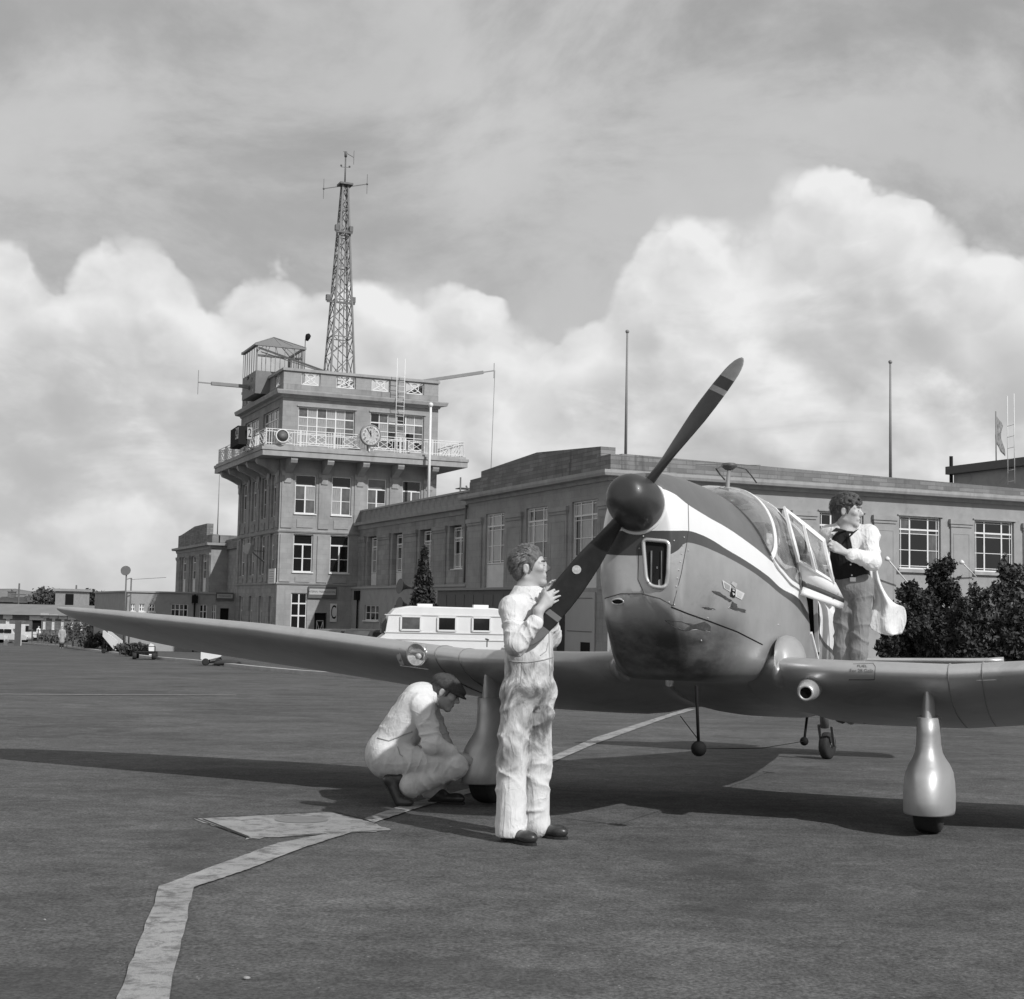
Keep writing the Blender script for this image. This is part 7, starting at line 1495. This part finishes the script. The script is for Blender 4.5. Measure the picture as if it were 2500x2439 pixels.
for k in 'rl':
    a, b, c = sh[k]; S.cap(nek - V3(0, 0, .03), a, .05, .05, .03); S.cap(a, b, .046, .038, .02); S.cap(b, c, .038, .027, .015); a, b, c = lg[k]; S.cap(pel, a, .10, .085, .03); S.cap(a, b, .08, .055, .02); S.cap(b, c, .05, .04, .02)
HB2 = bvh_of(b2.data)
def blade_y(x, y):
    h, n = hit(1180 + x * 280 / 1666, 1280 + y * 320 / 1904, HB2); return a2w(h).y if h else None
hy = min(v for v in (blade_y(980, 1110), blade_y(1020, 1040), blade_y(1000, 1180)) if v) - .034
hand_px(S, W5, (800, 1262, hy - .02), [(915, 1015, hy), (950, 1060, hy), (972, 1110, hy), (965, 1165, hy)], [((985, 975, hy + .01), (1035, 945, hy + .03)), ((1035, 1000, hy + .008), (1095, 968, hy + .035)), ((1055, 1060, hy + .01), (1120, 1035, hy + .04)), ((1035, 1130, hy + .012), (1092, 1102, hy + .04))], [(850, 1110, hy + .03), (885, 1030, hy + .06), (930, 985, hy + .075)], rp=.018)
hz_ = hy + .12
hand_px(S, W5, (935, 1080, hz_), [(915, 960, hz_), (945, 950, hz_), (975, 960, hz_), (1000, 985, hz_)], [((930, 890, hz_), (965, 850, hz_ - .02)), ((965, 870, hz_), (1000, 815, hz_ - .02)), ((1005, 860, hz_), (1040, 810, hz_ - .02)), ((1040, 890, hz_), (1075, 850, hz_ - .02))], [(880, 1030, hz_ - .01), (860, 980, hz_ - .02), (885, 930, hz_ - .03)], rp=.017)
S.cap(W5(935, 1080, hz_), sh['l'][2], .028, .028, .02); S.cap(W5(800, 1262, hy - .02), sh['r'][2], .028, .028, .02)
link('body', S.mesh('body', SKIN, o1), man1); face_bits(Q1, man1, o1, brow=.14)
hair_cap(hc, hf, V3(-.10, 0, 1), 1.0, hair_mat('fair_hair', .13), man1, o1, 3, spike=40, front=0); strands(hc, hf, V3(-.10, 0, 1), 1.0, mat('fair_locks', .17, .5, var=.5, vscale=50), man1, o1, 3, 900, .055, .012)
OVER = cloth_mat('stained_overalls', .68, .95, (.28, .60, 1.0, 1.2), dk=.085)
S = Solid(lo, hi, .0065); fo = .010
S.ell(che + V3(0, 0, .02), [(l1, .180), (f1, .130), (V3(0, 0, 1), .20)], .05); S.ell(W8(1050, 660, 8.40), [(l1, .160), (f1, .122), (V3(0, 0, 1), .17)], .06); S.ell(wai, [(l1, .152), (f1, .122), (V3(0, 0, 1), .09)], .05); S.ell(pel + V3(0, 0, .03), [(l1, .152), (f1, .132), (V3(0, 0, 1), .16)], .06); S.cap(W8(1040, 425, 8.40), W8(1042, 385, 8.40), .10, .075, .04)
S.cap(W8(1050, 420, 8.40), pel, .118, .126, .05, fold=(.014, .16, 1, 1.3))
for k in 'rl':
    a, b, c = sh[k]; S.cap(a + (che - a) * .25, a, .085, .075, .05); S.cap(a, b, .070, .058, .03, fold=(.013, .09, 1, 2.0 if k == 'r' else 3.1)); cu = b + (c - b) * .84; S.cap(b, cu, .060, .046, .025, fold=(.011, .07, 1, 4.0)); S.cap(cu - unit(c - b) * .012, cu + unit(c - b) * .010, .047, .047, .006)
    a, b, c = lg[k]; S.cap(pel + (a - pel) * .3, a, .104, .098, .05); S.cap(a, b, .098, .088, .03, fold=(.017, .20, 1, .6 if k == 'r' else 5.2)); S.cap(b, c, .090, .088, .03, fold=(.014, .18, 1, 2.7)); S.cap(c, c - V3(0, 0, .015), .089, .090, .012)
    S.cut(c - V3(0, 0, .03), V3(0, 0, -1)) if k == 'r' else None
S.cap(hc - V3(.02, 0, .2), hc - V3(0.02, 0, .0), .064, .06, .01, sub=True)
ov = link('overalls', S.mesh('overalls', OVER, o1), man1)
# collar, belt seam, zip
def ribbon(name, P, w, m, par, nrm, th=.006):
    mb = MB(); rows = []
    for i, p in enumerate(P):
        p = Vector(p); t_ = (Vector(P[min(i + 1, len(P) - 1)]) - Vector(P[max(0, i - 1)])).normalized(); n_ = Vector(nrm(i) if callable(nrm) else nrm).normalized(); s_ = t_.cross(n_).normalized() * (w / 2); rows.append([p - s_, p + s_, p + s_ + n_ * th, p - s_ + n_ * th])
    mb.grid(rows, smooth=False, closed_v=True); mb.add(rows[0], [(0, 1, 2, 3)]); mb.add(rows[-1], [(0, 1, 2, 3)]); return mb.build(name, m, par)
OVB = BVHTree.FromPolygons([v.co.copy() for v in ov.data.vertices], [tuple(p.vertices) for p in ov.data.polygons])
def cloth_pt(x, y, fn, bv, origin, off=.003):
    d_ = Vector(px_ray(*fn(x, y))).normalized(); h = bv.ray_cast(CAMP - Vector(origin), d_); return (h[0] + (h[1] if h[1].dot(d_) < 0 else -h[1]) * off) if h[0] else None
f8 = lambda x, y: (850 + x * 650 / 1547, 1300 + y * 800 / 1904)
def cloth_seam(pl, fn, bv, origin, r_, m, par, name='seam'):
    P = []
    for i in range(len(pl) - 1):
        for k in range(8): t = k / 8; q = cloth_pt(pl[i][0] * (1 - t) + pl[i + 1][0] * t, pl[i][1] * (1 - t) + pl[i + 1][1] * t, fn, bv, origin, r_ * .2); P += [q] if q else []
    if len(P) > 2: MB().tube(P, r_, 5).build(name, m, par)
SEAM = mat('cloth_seam', .34, .9); cloth_seam([(1165, 560), (1168, 720), (1172, 850)], f8, OVB, o1, .003, SEAM, man1, 'zip_seam'); cloth_seam([(930, 748), (1040, 755), (1140, 740), (1195, 722)], f8, OVB, o1, .004, SEAM, man1, 'waist_seam'); cloth_seam([(1010, 770), (1005, 840), (1000, 905)], f8, OVB, o1, .003, SEAM, man1, 'pocket_seam'); cloth_seam([(1160, 640), (1150, 690), (1110, 720)], f8, OVB, o1, .003, SEAM, man1, 'pocket_seam')
nkc = Vector(nek - o1)
for s_, (p0_, p1_, p2_) in ((1, ((985, 330), (1035, 350), (1095, 395))), ):
    pass
mb = MB(); rows = []
for k in range(17):
    a = math.pi * (-.86 + 1.72 * k / 16); dr = -f1 * math.cos(a) + l1 * math.sin(a); c0 = nek - V3(0, 0, .012) + f1 * .012; opn = max(0, abs(a) / (math.pi * .86) - .55)
    top_ = c0 + dr * .070 + V3(0, 0, .045 - .05 * opn); fold_ = c0 + dr * .085 + V3(0, 0, .048 - .06 * opn); low_ = c0 + dr * (.118 + .02 * opn) + V3(0, 0, -.012 - .06 * opn); rows.append([c0 + dr * .066 + V3(0, 0, -.03), top_, fold_, low_, low_ - dr * .004 - V3(0, 0, .005), c0 + dr * .10 + V3(0, 0, -.015 - .05 * opn)])
mb.grid([[tuple(p - o1) for p in r_] for r_ in rows]); mb.build('collar', OVER, man1)
for k, (hl, to) in {'r': (W8(905, 1790, 8.30), W8(1008, 1800, 8.17)), 'l': (W8(1040, 1742, 8.53), W8(1192, 1765, 8.42))}.items():
    hl[2] = zg(hl[1]); to[2] = zg(to[1]); d_ = unit(to - hl); to = hl + d_ * .285; to[2] = zg(to[1]); S = Solid(np.minimum(hl, to) - .1, np.maximum(hl, to) + V3(.1, .1, .2), .005); shoe(S, hl + V3(0, 0, .008), to + V3(0, 0, .008), ankle=lg[k][2] - V3(0, 0, .02), ar=.043); so_ = link('shoe', S.mesh('shoe', SHOE, o1), man1); sole(so_, o1, hl, to, SOLE)
# ---------------------------------------------------------------- crouching mechanic at the starboard wheel
W9_ = to_px(lambda x, y: (880 + x * 360 / 1714, 1600 + y * 400 / 1904)); W9 = lambda x, y, Y: W9_(x, y, Y - .36); f9 = lambda x, y: (880 + x * 360 / 1714, 1600 + y * 400 / 1904)
Yc = 9.98; gc = W9_(560, 1660, Yc); o2 = np.array([gc[0], Yc, zg(Yc)])
man2 = thing('person', 'mechanic in white overalls and dark flat cap squatting by the wheel spat', 'person', o2)
sh = {'r': (W9(715, 590, 10.20), W9(840, 1030, 10.14), W9(1140, 1170, 10.18)), 'l': (W9(770, 590, 10.52), W9(960, 1060, 10.55), W9(1215, 1330, 10.42))}
lg = {'r': (W9(330, 1190, 10.26), W9(1110, 1285, 10.19), W9(590, 1500, 10.22)), 'l': (W9(350, 1190, 10.46), W9(1040, 1260, 10.56), W9(830, 1530, 10.50))}
pel, che, nek, hc = W9(330, 1130, 10.36), W9(590, 690, 10.36), W9(790, 455, 10.35), W9(985, 430, 10.34); hf = V3(.90, -.12, -.42); hu = V3(.40, 0, .92)
lo, hi = o2 + V3(-.5, -.45, -.05), o2 + V3(.75, .5, 1.25)
S = Solid(lo, hi, .006); Q2 = head(S, hc, hf, hu, 1.0, nek); S.cap(nek, che, .07, .12, .03); S.cap(che, pel, .12, .12, .03)
for k in 'rl':
    a, b, c = sh[k]; S.cap(nek, a, .05, .05, .03); S.cap(a, b, .046, .040, .02); S.cap(b, c, .042, .029, .015); a, b, c = lg[k]; S.cap(pel, a, .10, .085, .03); S.cap(a, b, .075, .055, .02); S.cap(b, c, .05, .04, .02)
hr, hl_ = 10.185, 10.40
hand_px(S, W9, (1150, 1175, 10.18), [(1228, 1180, hr), (1240, 1200, hr), (1245, 1222, hr), (1240, 1245, hr)], [((1275, 1188, hr), (1312, 1215, hr + .01)), ((1285, 1215, hr), (1318, 1245, hr + .01)), ((1285, 1240, hr), (1312, 1272, hr + .01)), ((1272, 1265, hr), (1298, 1295, hr + .01))], [(1195, 1160, hr + .02), (1245, 1160, hr + .03), (1290, 1185, hr + .035)], rp=.019)
hand_px(S, W9, (1222, 1345, 10.42), [(1258, 1412, hl_), (1275, 1405, hl_), (1290, 1395, hl_), (1303, 1380, hl_)], [((1275, 1455, hl_), (1300, 1490, hl_)), ((1298, 1455, hl_), (1325, 1495, hl_)), ((1315, 1445, hl_), (1340, 1480, hl_)), ((1325, 1420, hl_), (1345, 1450, hl_))], [(1240, 1370, hl_ - .02), (1275, 1375, hl_ - .03), (1312, 1400, hl_ - .03)], rp=.018)
link('body', S.mesh('body', SKIND, o2), man2); face_bits(Q2, man2, o2, brow=.08)
hair_cap(hc, hf, hu, .985, hair_mat('dark_hair', .05), man2, o2, 5); strands(hc, hf, hu, .97, mat('dark_locks', .06, .5, var=.5, vscale=50), man2, o2, 5, 300, .04, .004)
OVER2 = cloth_mat('white_overalls', .70, .35, (.0, .1, .35, .5), dk=.3, drape=(.22, 1, .8), amp=.7); S = Solid(lo, hi, .0065); sdv = unit(V3(.1, 1, 0)); up2 = unit(che - pel); fr2 = np.cross(sdv, up2)
S.ell(che, [(sdv, .20), (unit(fr2), .125), (up2, .22)], .05); S.ell((che + pel) / 2, [(sdv, .18), (unit(fr2), .135), (up2, .20)], .06); S.ell(pel + V3(-.01, 0, -.02), [(sdv, .19), (V3(1, 0, 0), .155), (V3(0, 0, 1), .165)], .06); S.cap(W9(700, 520, 10.35), W9(775, 470, 10.35), .11, .075, .04); S.cap(W9(700, 520, 10.35), pel, .13, .15, .04, fold=(.014, .14, 1, 2.0))
for k in 'rl':
    a, b, c = sh[k]; S.cap(a + (che - a) * .3, a, .09, .085, .05); S.cap(a, b, .080, .070, .03, fold=(.013, .10, 1, 1.0)); cu = b + (c - b) * (.60 if k == 'r' else .45); S.cap(b, cu, .072, .050, .025, fold=(.011, .07, 1, 3.0)); e_ = unit(c - b); S.cap(cu - e_ * .015, cu + e_ * .012, .052, .056, .008)
    a, b, c = lg[k]; S.cap(pel, a, .13, .13, .05); S.cap(a, b, .115, .086, .03, fold=(.014, .10, 1, 1.7 if k == 'r' else 4.0)); S.cap(b, c, .084, .090, .02, fold=(.012, .10, 1, 3.3))
S.cap(hc - (hc - nek) * .9, hc, .066, .06, .01, sub=True)
ov2 = link('overalls', S.mesh('overalls', OVER2, o2), man2); OVB2 = BVHTree.FromPolygons([v.co.copy() for v in ov2.data.vertices], [tuple(p.vertices) for p in ov2.data.polygons])
cloth_seam([(200, 960), (330, 995), (480, 930), (620, 880)], f9, OVB2, o2, .005, SEAM, man2, 'waist_seam'); cloth_seam([(430, 1060), (460, 1150), (500, 1180)], f9, OVB2, o2, .004, SEAM, man2, 'pocket_seam')
MB().tube([Vector(W9(205, 915, 10.30) - o2), Vector(W9(175, 960, 10.28) - o2), Vector(W9(158, 1025, 10.28) - o2)], [.012, .010, .006], 6).build('belt_tail', OVER2, man2)
fl2 = unit(hf); mb = MB(); rows = []; fdir = unit(hc - nek)
for k in range(17):
    a = math.pi * (-.9 + 1.8 * k / 16); up_ = unit(V3(.55, 0, .83)); sd_ = V3(0, 1, 0); fr = np.cross(sd_, up_); dr = -fr * math.cos(a) + sd_ * math.sin(a); c0 = nek + up_ * .01; rows.append([c0 + dr * .066 - up_ * .03, c0 + dr * .070 + up_ * .035, c0 + dr * .084 + up_ * .037, c0 + dr * .122 - up_ * .025, c0 + dr * .112 - up_ * .03])
mb.grid([[tuple(p - o2) for p in r_] for r_ in rows]); mb.build('collar', OVER2, man2)
# flat cap
CAPM = mat('tweed_cap', .055, .95, var=.5, vscale=70, bump=.002, bscale=250); fh = unit(hf); uh = unit(hu - fh * (fh @ hu)); lh = np.cross(uh, fh); Qh = lambda a, b, d_: hc + fh * a + lh * b + uh * d_
S = Solid(hc - .22, hc + .24, .005); S.ell(Qh(-.012, 0, .058), [(fh, .118), (lh, .094), (uh, .070)], .02, lump=(.002, 60, 1)); S.ell(Qh(.055, 0, .052), [(fh, .085), (lh, .085), (uh, .038)], .03); S.ell(Qh(.012, 0, -.02), [(fh, .105), (lh, .084), (uh, .075)], .008, True); S.cap(Qh(.085, -.045, .030), Qh(.085, .045, .030), .03, k=.02, flat=(uh, .35)); S.ell(Qh(.115, 0, .024), [(fh, .045), (lh, .062), (uh, .010)], .012)
link('flat_cap', S.mesh('flat_cap', CAPM, o2, 2), man2)
tn = W9(535, 1690, 10.18); tn[2] = zg(tn[1]); hn = W9(335, 1440, 10.2); S = Solid(np.minimum(hn, tn) - .12, np.maximum(hn, tn) + .14, .005)
S.cap(hn, tn + V3(-.05, 0, .035), .036, .036, .02, flat=(V3(0, 1, 0), 1.15)); S.ell(tn + V3(-.01, 0, .032), [(V3(1, 0, 0), .062), (V3(0, 1, 0), .045), (V3(0, 0, 1), .034)], .02); S.cap(hn + V3(.0, 0, -.005), W9(470, 1440, 10.22), .042, .045, .02); link('shoe', S.mesh('shoe', SHOE, o2), man2)
hf_, tf_ = W9(800, 1650, 10.50), W9(1080, 1650, 10.42); hf_[2] = zg(hf_[1]); tf_[2] = zg(tf_[1]); tf_ = hf_ + unit(tf_ - hf_) * .28; S = Solid(np.minimum(hf_, tf_) - .1, np.maximum(hf_, tf_) + V3(.1, .1, .22), .005); shoe(S, hf_ + V3(0, 0, .008), tf_ + V3(0, 0, .008), ankle=lg['l'][2] + V3(0, 0, -.02)); so_ = link('shoe', S.mesh('shoe', SHOE, o2), man2); sole(so_, o2, hf_, tf_, SOLE)
# ---------------------------------------------------------------- youth in a white jacket on the wing root
f7 = lambda x, y: (1920 + x * 340 / 1471, 1180 + y * 440 / 1904); W7_ = to_px(f7); W7 = lambda x, y, Y: W7_(x, y, Y + .36); Yy = 10.36
o3 = W7(660, 2530, Yy); man3 = thing('person', 'youth in dark shirt and blowing white jacket standing on the wing by the open door', 'person', o3)
sh = {'l': (W7(870, 545, 10.33), W7(905, 825, 10.20), W7(660, 745, 10.10)), 'r': (W7(450, 545, 10.44), W7(430, 770, 10.46), W7(480, 690, 10.34))}
lg = {'l': (W7(790, 1150, 10.34), W7(760, 1780, 10.28), W7(735, 2440, 10.36)), 'r': (W7(630, 1150, 10.40), W7(590, 1780, 10.36), W7(590, 2450, 10.42))}
pel, che, nek, hc = W7(710, 1060, 10.37), W7(655, 720, 10.37), W7(635, 520, 10.37), W7(648, 298, 10.35); hf = V3(.86, -.50, -.02)
lo, hi = o3 + V3(-.4, -.5, -.05), o3 + V3(.5, .4, 1.95); f3 = unit(V3(.25, -.97, 0)); l3 = V3(.97, .25, 0); Z_ = V3(0, 0, 1)
S = Solid(lo, hi, .006); Q3 = head(S, hc, hf, V3(.03, 0, 1), 1.0, nek, .052); S.cap(nek, che, .07, .09, .03); S.cap(che, pel, .085, .08, .03)
for k in 'rl':
    a, b, c = sh[k]; S.cap(nek, a, .05, .045, .03); S.cap(a, b, .042, .036, .02); S.cap(b, c, .038, .026, .015); a, b, c = lg[k]; S.cap(pel, a, .075, .07, .03); S.cap(a, b, .066, .05, .02); S.cap(b, c, .048, .036, .02); S.cap(c, c + V3(.03, -.15, -.03), .035, .03, .02)
hy = 10.06
hand_px(S, W7, (650, 742, 10.10), [(520, 645, hy), (505, 665, hy), (500, 690, hy), (508, 712, hy)], [((475, 620, hy), (445, 640, hy + .01)), ((462, 645, hy - .005), (435, 665, hy + .01)), ((462, 678, hy - .005), (440, 690, hy + .01)), ((475, 705, hy), (455, 712, hy + .01))], [(560, 660, hy + .03), (520, 625, hy + .035), (480, 612, hy + .04)], rp=.017)
hand_px(S, W7, (480, 690, 10.34), [(475, 640, 10.33), (490, 640, 10.31), (500, 645, 10.29), (505, 655, 10.27)], [((470, 610, 10.3), (450, 605, 10.27)), ((480, 608, 10.28), (460, 600, 10.25)), ((490, 612, 10.26), (470, 602, 10.23)), ((495, 625, 10.24), (475, 615, 10.21))], [(460, 660, 10.32), (445, 640, 10.3), (440, 620, 10.28)], rp=.016)
link('body', S.mesh('body', SKIN, o3), man3); face_bits(Q3, man3, o3, brow=.10); hair_cap(hc, hf, V3(.03, 0, 1), 1.02, hair_mat('wavy_brown_hair', .065), man3, o3, 11, curls=70, front=0); strands(hc, hf, V3(.03, 0, 1), 1.03, mat('brown_locks', .085, .45, var=.5, vscale=50), man3, o3, 12, 1000, .05, .016, .010)
S = Solid(lo, hi, .006); S.ell(che, [(l3, .165), (f3, .115), (Z_, .19)], .04); S.ell(W7(680, 900, 10.37), [(l3, .145), (f3, .105), (Z_, .16)], .05, lump=(.004, 45, 2)); S.cap(W7(640, 590, 10.37), W7(638, 540, 10.37), .085, .062, .03); S.cap(W7(700, 990, 10.37), W7(715, 1030, 10.37), .125, .13, .03, flat=(f3, .8))
vn = W7(625, 590, 10.23); S.ell(vn + V3(0, 0, .03), [(l3, .045), (f3, .06), (Z_, .085)], .012, True)
SHIRT = cloth_mat('dark_shirt', .016); link('shirt', S.mesh('shirt', SHIRT, o3), man3)
for s_ in (-1, 1):
    a, b, c = (W7(635, 500, 10.30), W7(470, 515, 10.25), W7(520, 470, 10.28)) if s_ < 0 else (W7(640, 590, 10.22), W7(760, 480, 10.24), W7(690, 520, 10.24)); mb = MB(); mb.add([Vector(p - o3) for p in (a, b, c)] + [Vector(p - o3 + f3 * .012) for p in (a, b, c)], [(0, 1, 2), (3, 4, 5), (0, 1, 4, 3), (1, 2, 5, 4), (2, 0, 3, 5)]); mb.build('collar', SHIRT, man3)
shb = BVHTree.FromPolygons([v.co.copy() for v in bpy.data.objects['shirt'].data.vertices], [tuple(p.vertices) for p in bpy.data.objects['shirt'].data.polygons])
for x, y in ((678, 858), (690, 970)):
    p = cloth_pt(x, y, f7, shb, o3, .002)
    if p: MB().sphere(p, .007, 10, 6).build('button', PWHITE, man3)
S = Solid(lo, hi, .0065); S.ell(pel + V3(0, 0, -.01), [(l3, .150), (f3, .115), (Z_, .12)], .05)
for k in 'rl': a, b, c = lg[k]; S.cap(a + V3(0, 0, .05), a, .088, .088, .05); S.cap(a, b, .086, .066, .02, fold=(.013, .14, 1, 1.1 if k == 'l' else 4.4)); S.cap(b, c, .066, .062, .02, fold=(.011, .13, 1, 2.4))
link('trousers', S.mesh('trousers', cloth_mat('drill_trousers', .21), o3), man3)
bp_ = cloth_pt(700, 1015, f7, shb, o3, .012)
if bp_: MB().box((-.022, -.006, -.016), (.022, .006, .016)).build('belt_buckle', RIMM, man3).location = bp_
S = Solid(lo, hi, .006); JK = cloth_mat('white_jacket', .74)
S.ell(che - f3 * .01 + V3(0, 0, .01), [(l3, .192), (f3, .128), (Z_, .205)], .04); S.cap(W7(650, 560, 10.40), W7(700, 900, 10.41), .13, .135, .04, flat=(f3, .8), fold=(.014, .09, 1, 1.0)); a, b, c = sh['l']; S.cap(a + (che - a) * .3, a, .09, .080, .05); S.cap(a, b, .070, .064, .03, fold=(.012, .10, 1, 1.0)); cu = b + (c - b) * .90; S.cap(b, cu, .064, .050, .025, fold=(.010, .08, 1, 3.0)); S.cap(cu - unit(c - b) * .05, cu, .053, .053, .006)
a, b, c = sh['r']; S.cap(a + (che - a) * .3, a, .09, .075, .05); S.cap(a, b, .07, .065, .03, fold=(.016, .05, 1.8, 2.0)); S.cap(b, c, .065, .05, .02)
wl_ = W7(615, 760, 10.18); S.ell(W7(612, 760, 10.20), [(l3, .082), (f3, .17), (Z_, .30)], .015, True); S.ell(W7(680, 1000, 10.18), [(l3, .115), (f3, .16), (Z_, .17)], .02, True); S.cap(hc - V3(0, 0, .30), hc, .075, .07, .01, sub=True)
a, b, c = sh['l']; S.cap(a, b, .068, .062, .02, fold=(.012, .10, 1, 1.0)); S.cap(b, cu, .062, .050, .02, fold=(.010, .08, 1, 3.0)); S.cut(W7(700, 1010, 10.4), V3(0, 0, -1)); link('jacket', S.mesh('jacket', JK, o3), man3)
# jacket skirt lifted by the wind
Lft = [(870, 890), (845, 1040), (880, 1200), (880, 1370), (850, 1510), (885, 1548)]; Rgt = [(945, 900), (985, 1080), (1075, 1240), (1160, 1300), (1245, 1290), (1268, 1420)]; Btm = (1185, 1612)
P = []
rowsL = [(800, 860), (855, 985), (905, 1075), (960, 1190), (905, 1330), (862, 1460), (885, 1548)]; rowsR = [(950, 860), (968, 990), (1005, 1100), (1088, 1240), (1175, 1292), (1248, 1290), (1268, 1400)]
rowsL += [(1000, 1588), (1110, 1605)]; rowsR += [(1262, 1480), (1215, 1590)]
for i in range(len(rowsL)):
    row = []
    for j in range(13):
        t = j / 12; a, c = rowsL[i], rowsR[i]; x = a[0] + (c[0] - a[0]) * t; y = a[1] + (c[1] - a[1]) * t
        dy = 10.36 + .045 * math.sin(t * 4.2 + i * .55) * min(1, i / 3) + .014 * math.sin(11 * t + i) + .012 * i; row.append(Vector(W7(x, y, dy) - o3))
    P.append(row)
mb = MB(); mb.grid(P); tl = mb.build('jacket_tail', JK, man3); md = tl.modifiers.new('s', 'SUBSURF'); md.levels = 2; md.render_levels = 2; md = tl.modifiers.new('t', 'SOLIDIFY'); md.thickness = .006
# ---------------------------------------------------------------- pilot seated inside, far figures
def small_person(name, label, origin, ht, face, coat, legs, hairm, h, skinm=SKIN, seated=False, long=False, par=True):
    o = np.array(origin, float); t = thing(name, label, 'person', o); f = unit(face); l = np.cross(V3(0, 0, 1), f); s_ = ht / 1.75; q = lambda a, b, c: o + (f * a + l * b + V3(0, 0, c)) * s_
    lo, hi = o - V3(.5, .5, .05) * s_, o + V3(.5, .5, 1.85) * s_
    if not seated:
        S = Solid(lo, hi, h); head(S, q(0, 0, 1.63), f, V3(0, 0, 1), s_, q(0, 0, 1.48)); S.cap(q(0, 0, 1.4), q(0, 0, .95), .12 * s_, .12 * s_, .04)
        for d_ in (-1, 1): S.cap(q(0, d_ * .17, 1.40), q(.02, d_ * .23, 1.1), .045 * s_, .04 * s_, .03); S.cap(q(.02, d_ * .23, 1.1), q(.12, d_ * .22, .88), .04 * s_, .03 * s_, .02); S.cap(q(.13, d_ * .22, .85), q(.15, d_ * .21, .76), .035 * s_, .02 * s_, .01); S.cap(q(0, d_ * .09, .95), q(.01 * d_, d_ * .09, .08), .08 * s_, .045 * s_, .03); S.cap(q(-.03, d_ * .09, .05), q(.17, d_ * .10, .04), .04 * s_, .04 * s_, .02)
        link('body', S.mesh('body', skinm, o), t); S = Solid(lo, hi, h); S.ell(q(0, 0, 1.25), [(l, .22 * s_), (f, .15 * s_), (V3(0, 0, 1), .27 * s_)], .05); bt = .55 if long else .9; S.cap(q(0, 0, 1.1), q(0, 0, bt), .17 * s_, (.22 if long else .17) * s_, .05, fold=(.02, .12, 2, 1))
        for d_ in (-1, 1): S.cap(q(0, d_ * .18, 1.40), q(.02, d_ * .25, 1.1), .075 * s_, .065 * s_, .04); S.cap(q(.02, d_ * .25, 1.1), q(.11, d_ * .23, .90), .065 * s_, .055 * s_, .03)
        link('coat', S.mesh('coat', coat, o), t); S = Solid(lo, hi, h)
        for d_ in (-1, 1): S.cap(q(0, d_ * .09, .95), q(.01 * d_, d_ * .09, .10), .10 * s_, .075 * s_, .03)
        link('trousers', S.mesh('trousers', legs, o), t)
    else:
        S = Solid(lo, hi, h); head(S, q(.03, 0, .78), f, V3(0, 0, 1), s_, q(0, 0, .60)); S.cap(q(0, 0, .55), q(0, 0, .1), .12 * s_, .12 * s_, .04)
        for d_ in (-1, 1): S.cap(q(0, d_ * .17, .5), q(.12, d_ * .22, .25), .045, .04, .03); S.cap(q(.12, d_ * .22, .25), q(.36, d_ * .16, .3), .04, .03, .02); S.cap(q(.36, d_ * .16, .3), q(.43, d_ * .15, .31), .035, .025, .01); S.cap(q(0, d_ * .1, .1), q(.40, d_ * .1, .14), .08, .06, .03); S.cap(q(.40, d_ * .1, .14), q(.55, d_ * .1, -.02), .06, .05, .03)
        link('body', S.mesh('body', skinm, o), t); S = Solid(lo, hi, h); S.ell(q(0, 0, .36), [(l, .20), (f, .14), (V3(0, 0, 1), .26)], .05)
        for d_ in (-1, 1): S.cap(q(0, d_ * .17, .5), q(.12, d_ * .23, .25), .07, .06, .04); S.cap(q(.12, d_ * .23, .25), q(.33, d_ * .165, .3), .06, .05, .03)
        link('coat', S.mesh('coat', coat, o), t)
    hair_cap(q(0, 0, 1.63) if not seated else q(.03, 0, .78), f, V3(0, 0, 1), s_ * 1.02, hairm, t, o, 21, h=h); return t
sp_ = a2w((-1.36, .23, 1.22)); small_person('person', 'pale shirted figure seated inside the cabin behind the door panes', np.array(sp_), 1.62, V3(FXV.x, FXV.y, 0), cloth_mat('pale_shirt', .42), None, hair_mat('dark_hair', .05), .009, seated=True)
p = gnd(150, 1583); small_person('person', 'distant man in a light raincoat walking on the apron at far left', np.array((p.x, p.y, p.z)), 1.62, V3(.35, -.94, 0), cloth_mat('raincoat', .36), cloth_mat('dark_trousers', .03), hair_mat('grey_hair', .2), .022, long=True)
p = at_depth(*z4(462, 600), 150); small_person('person', 'tiny figure in a white shirt at the hut doorway', (p.x, 150, zg(150)), 1.75, V3(.9, -.4, 0), cloth_mat('white_shirt', .7), cloth_mat('dark_trousers2', .04), hair_mat('dark_hair', .05), .03)
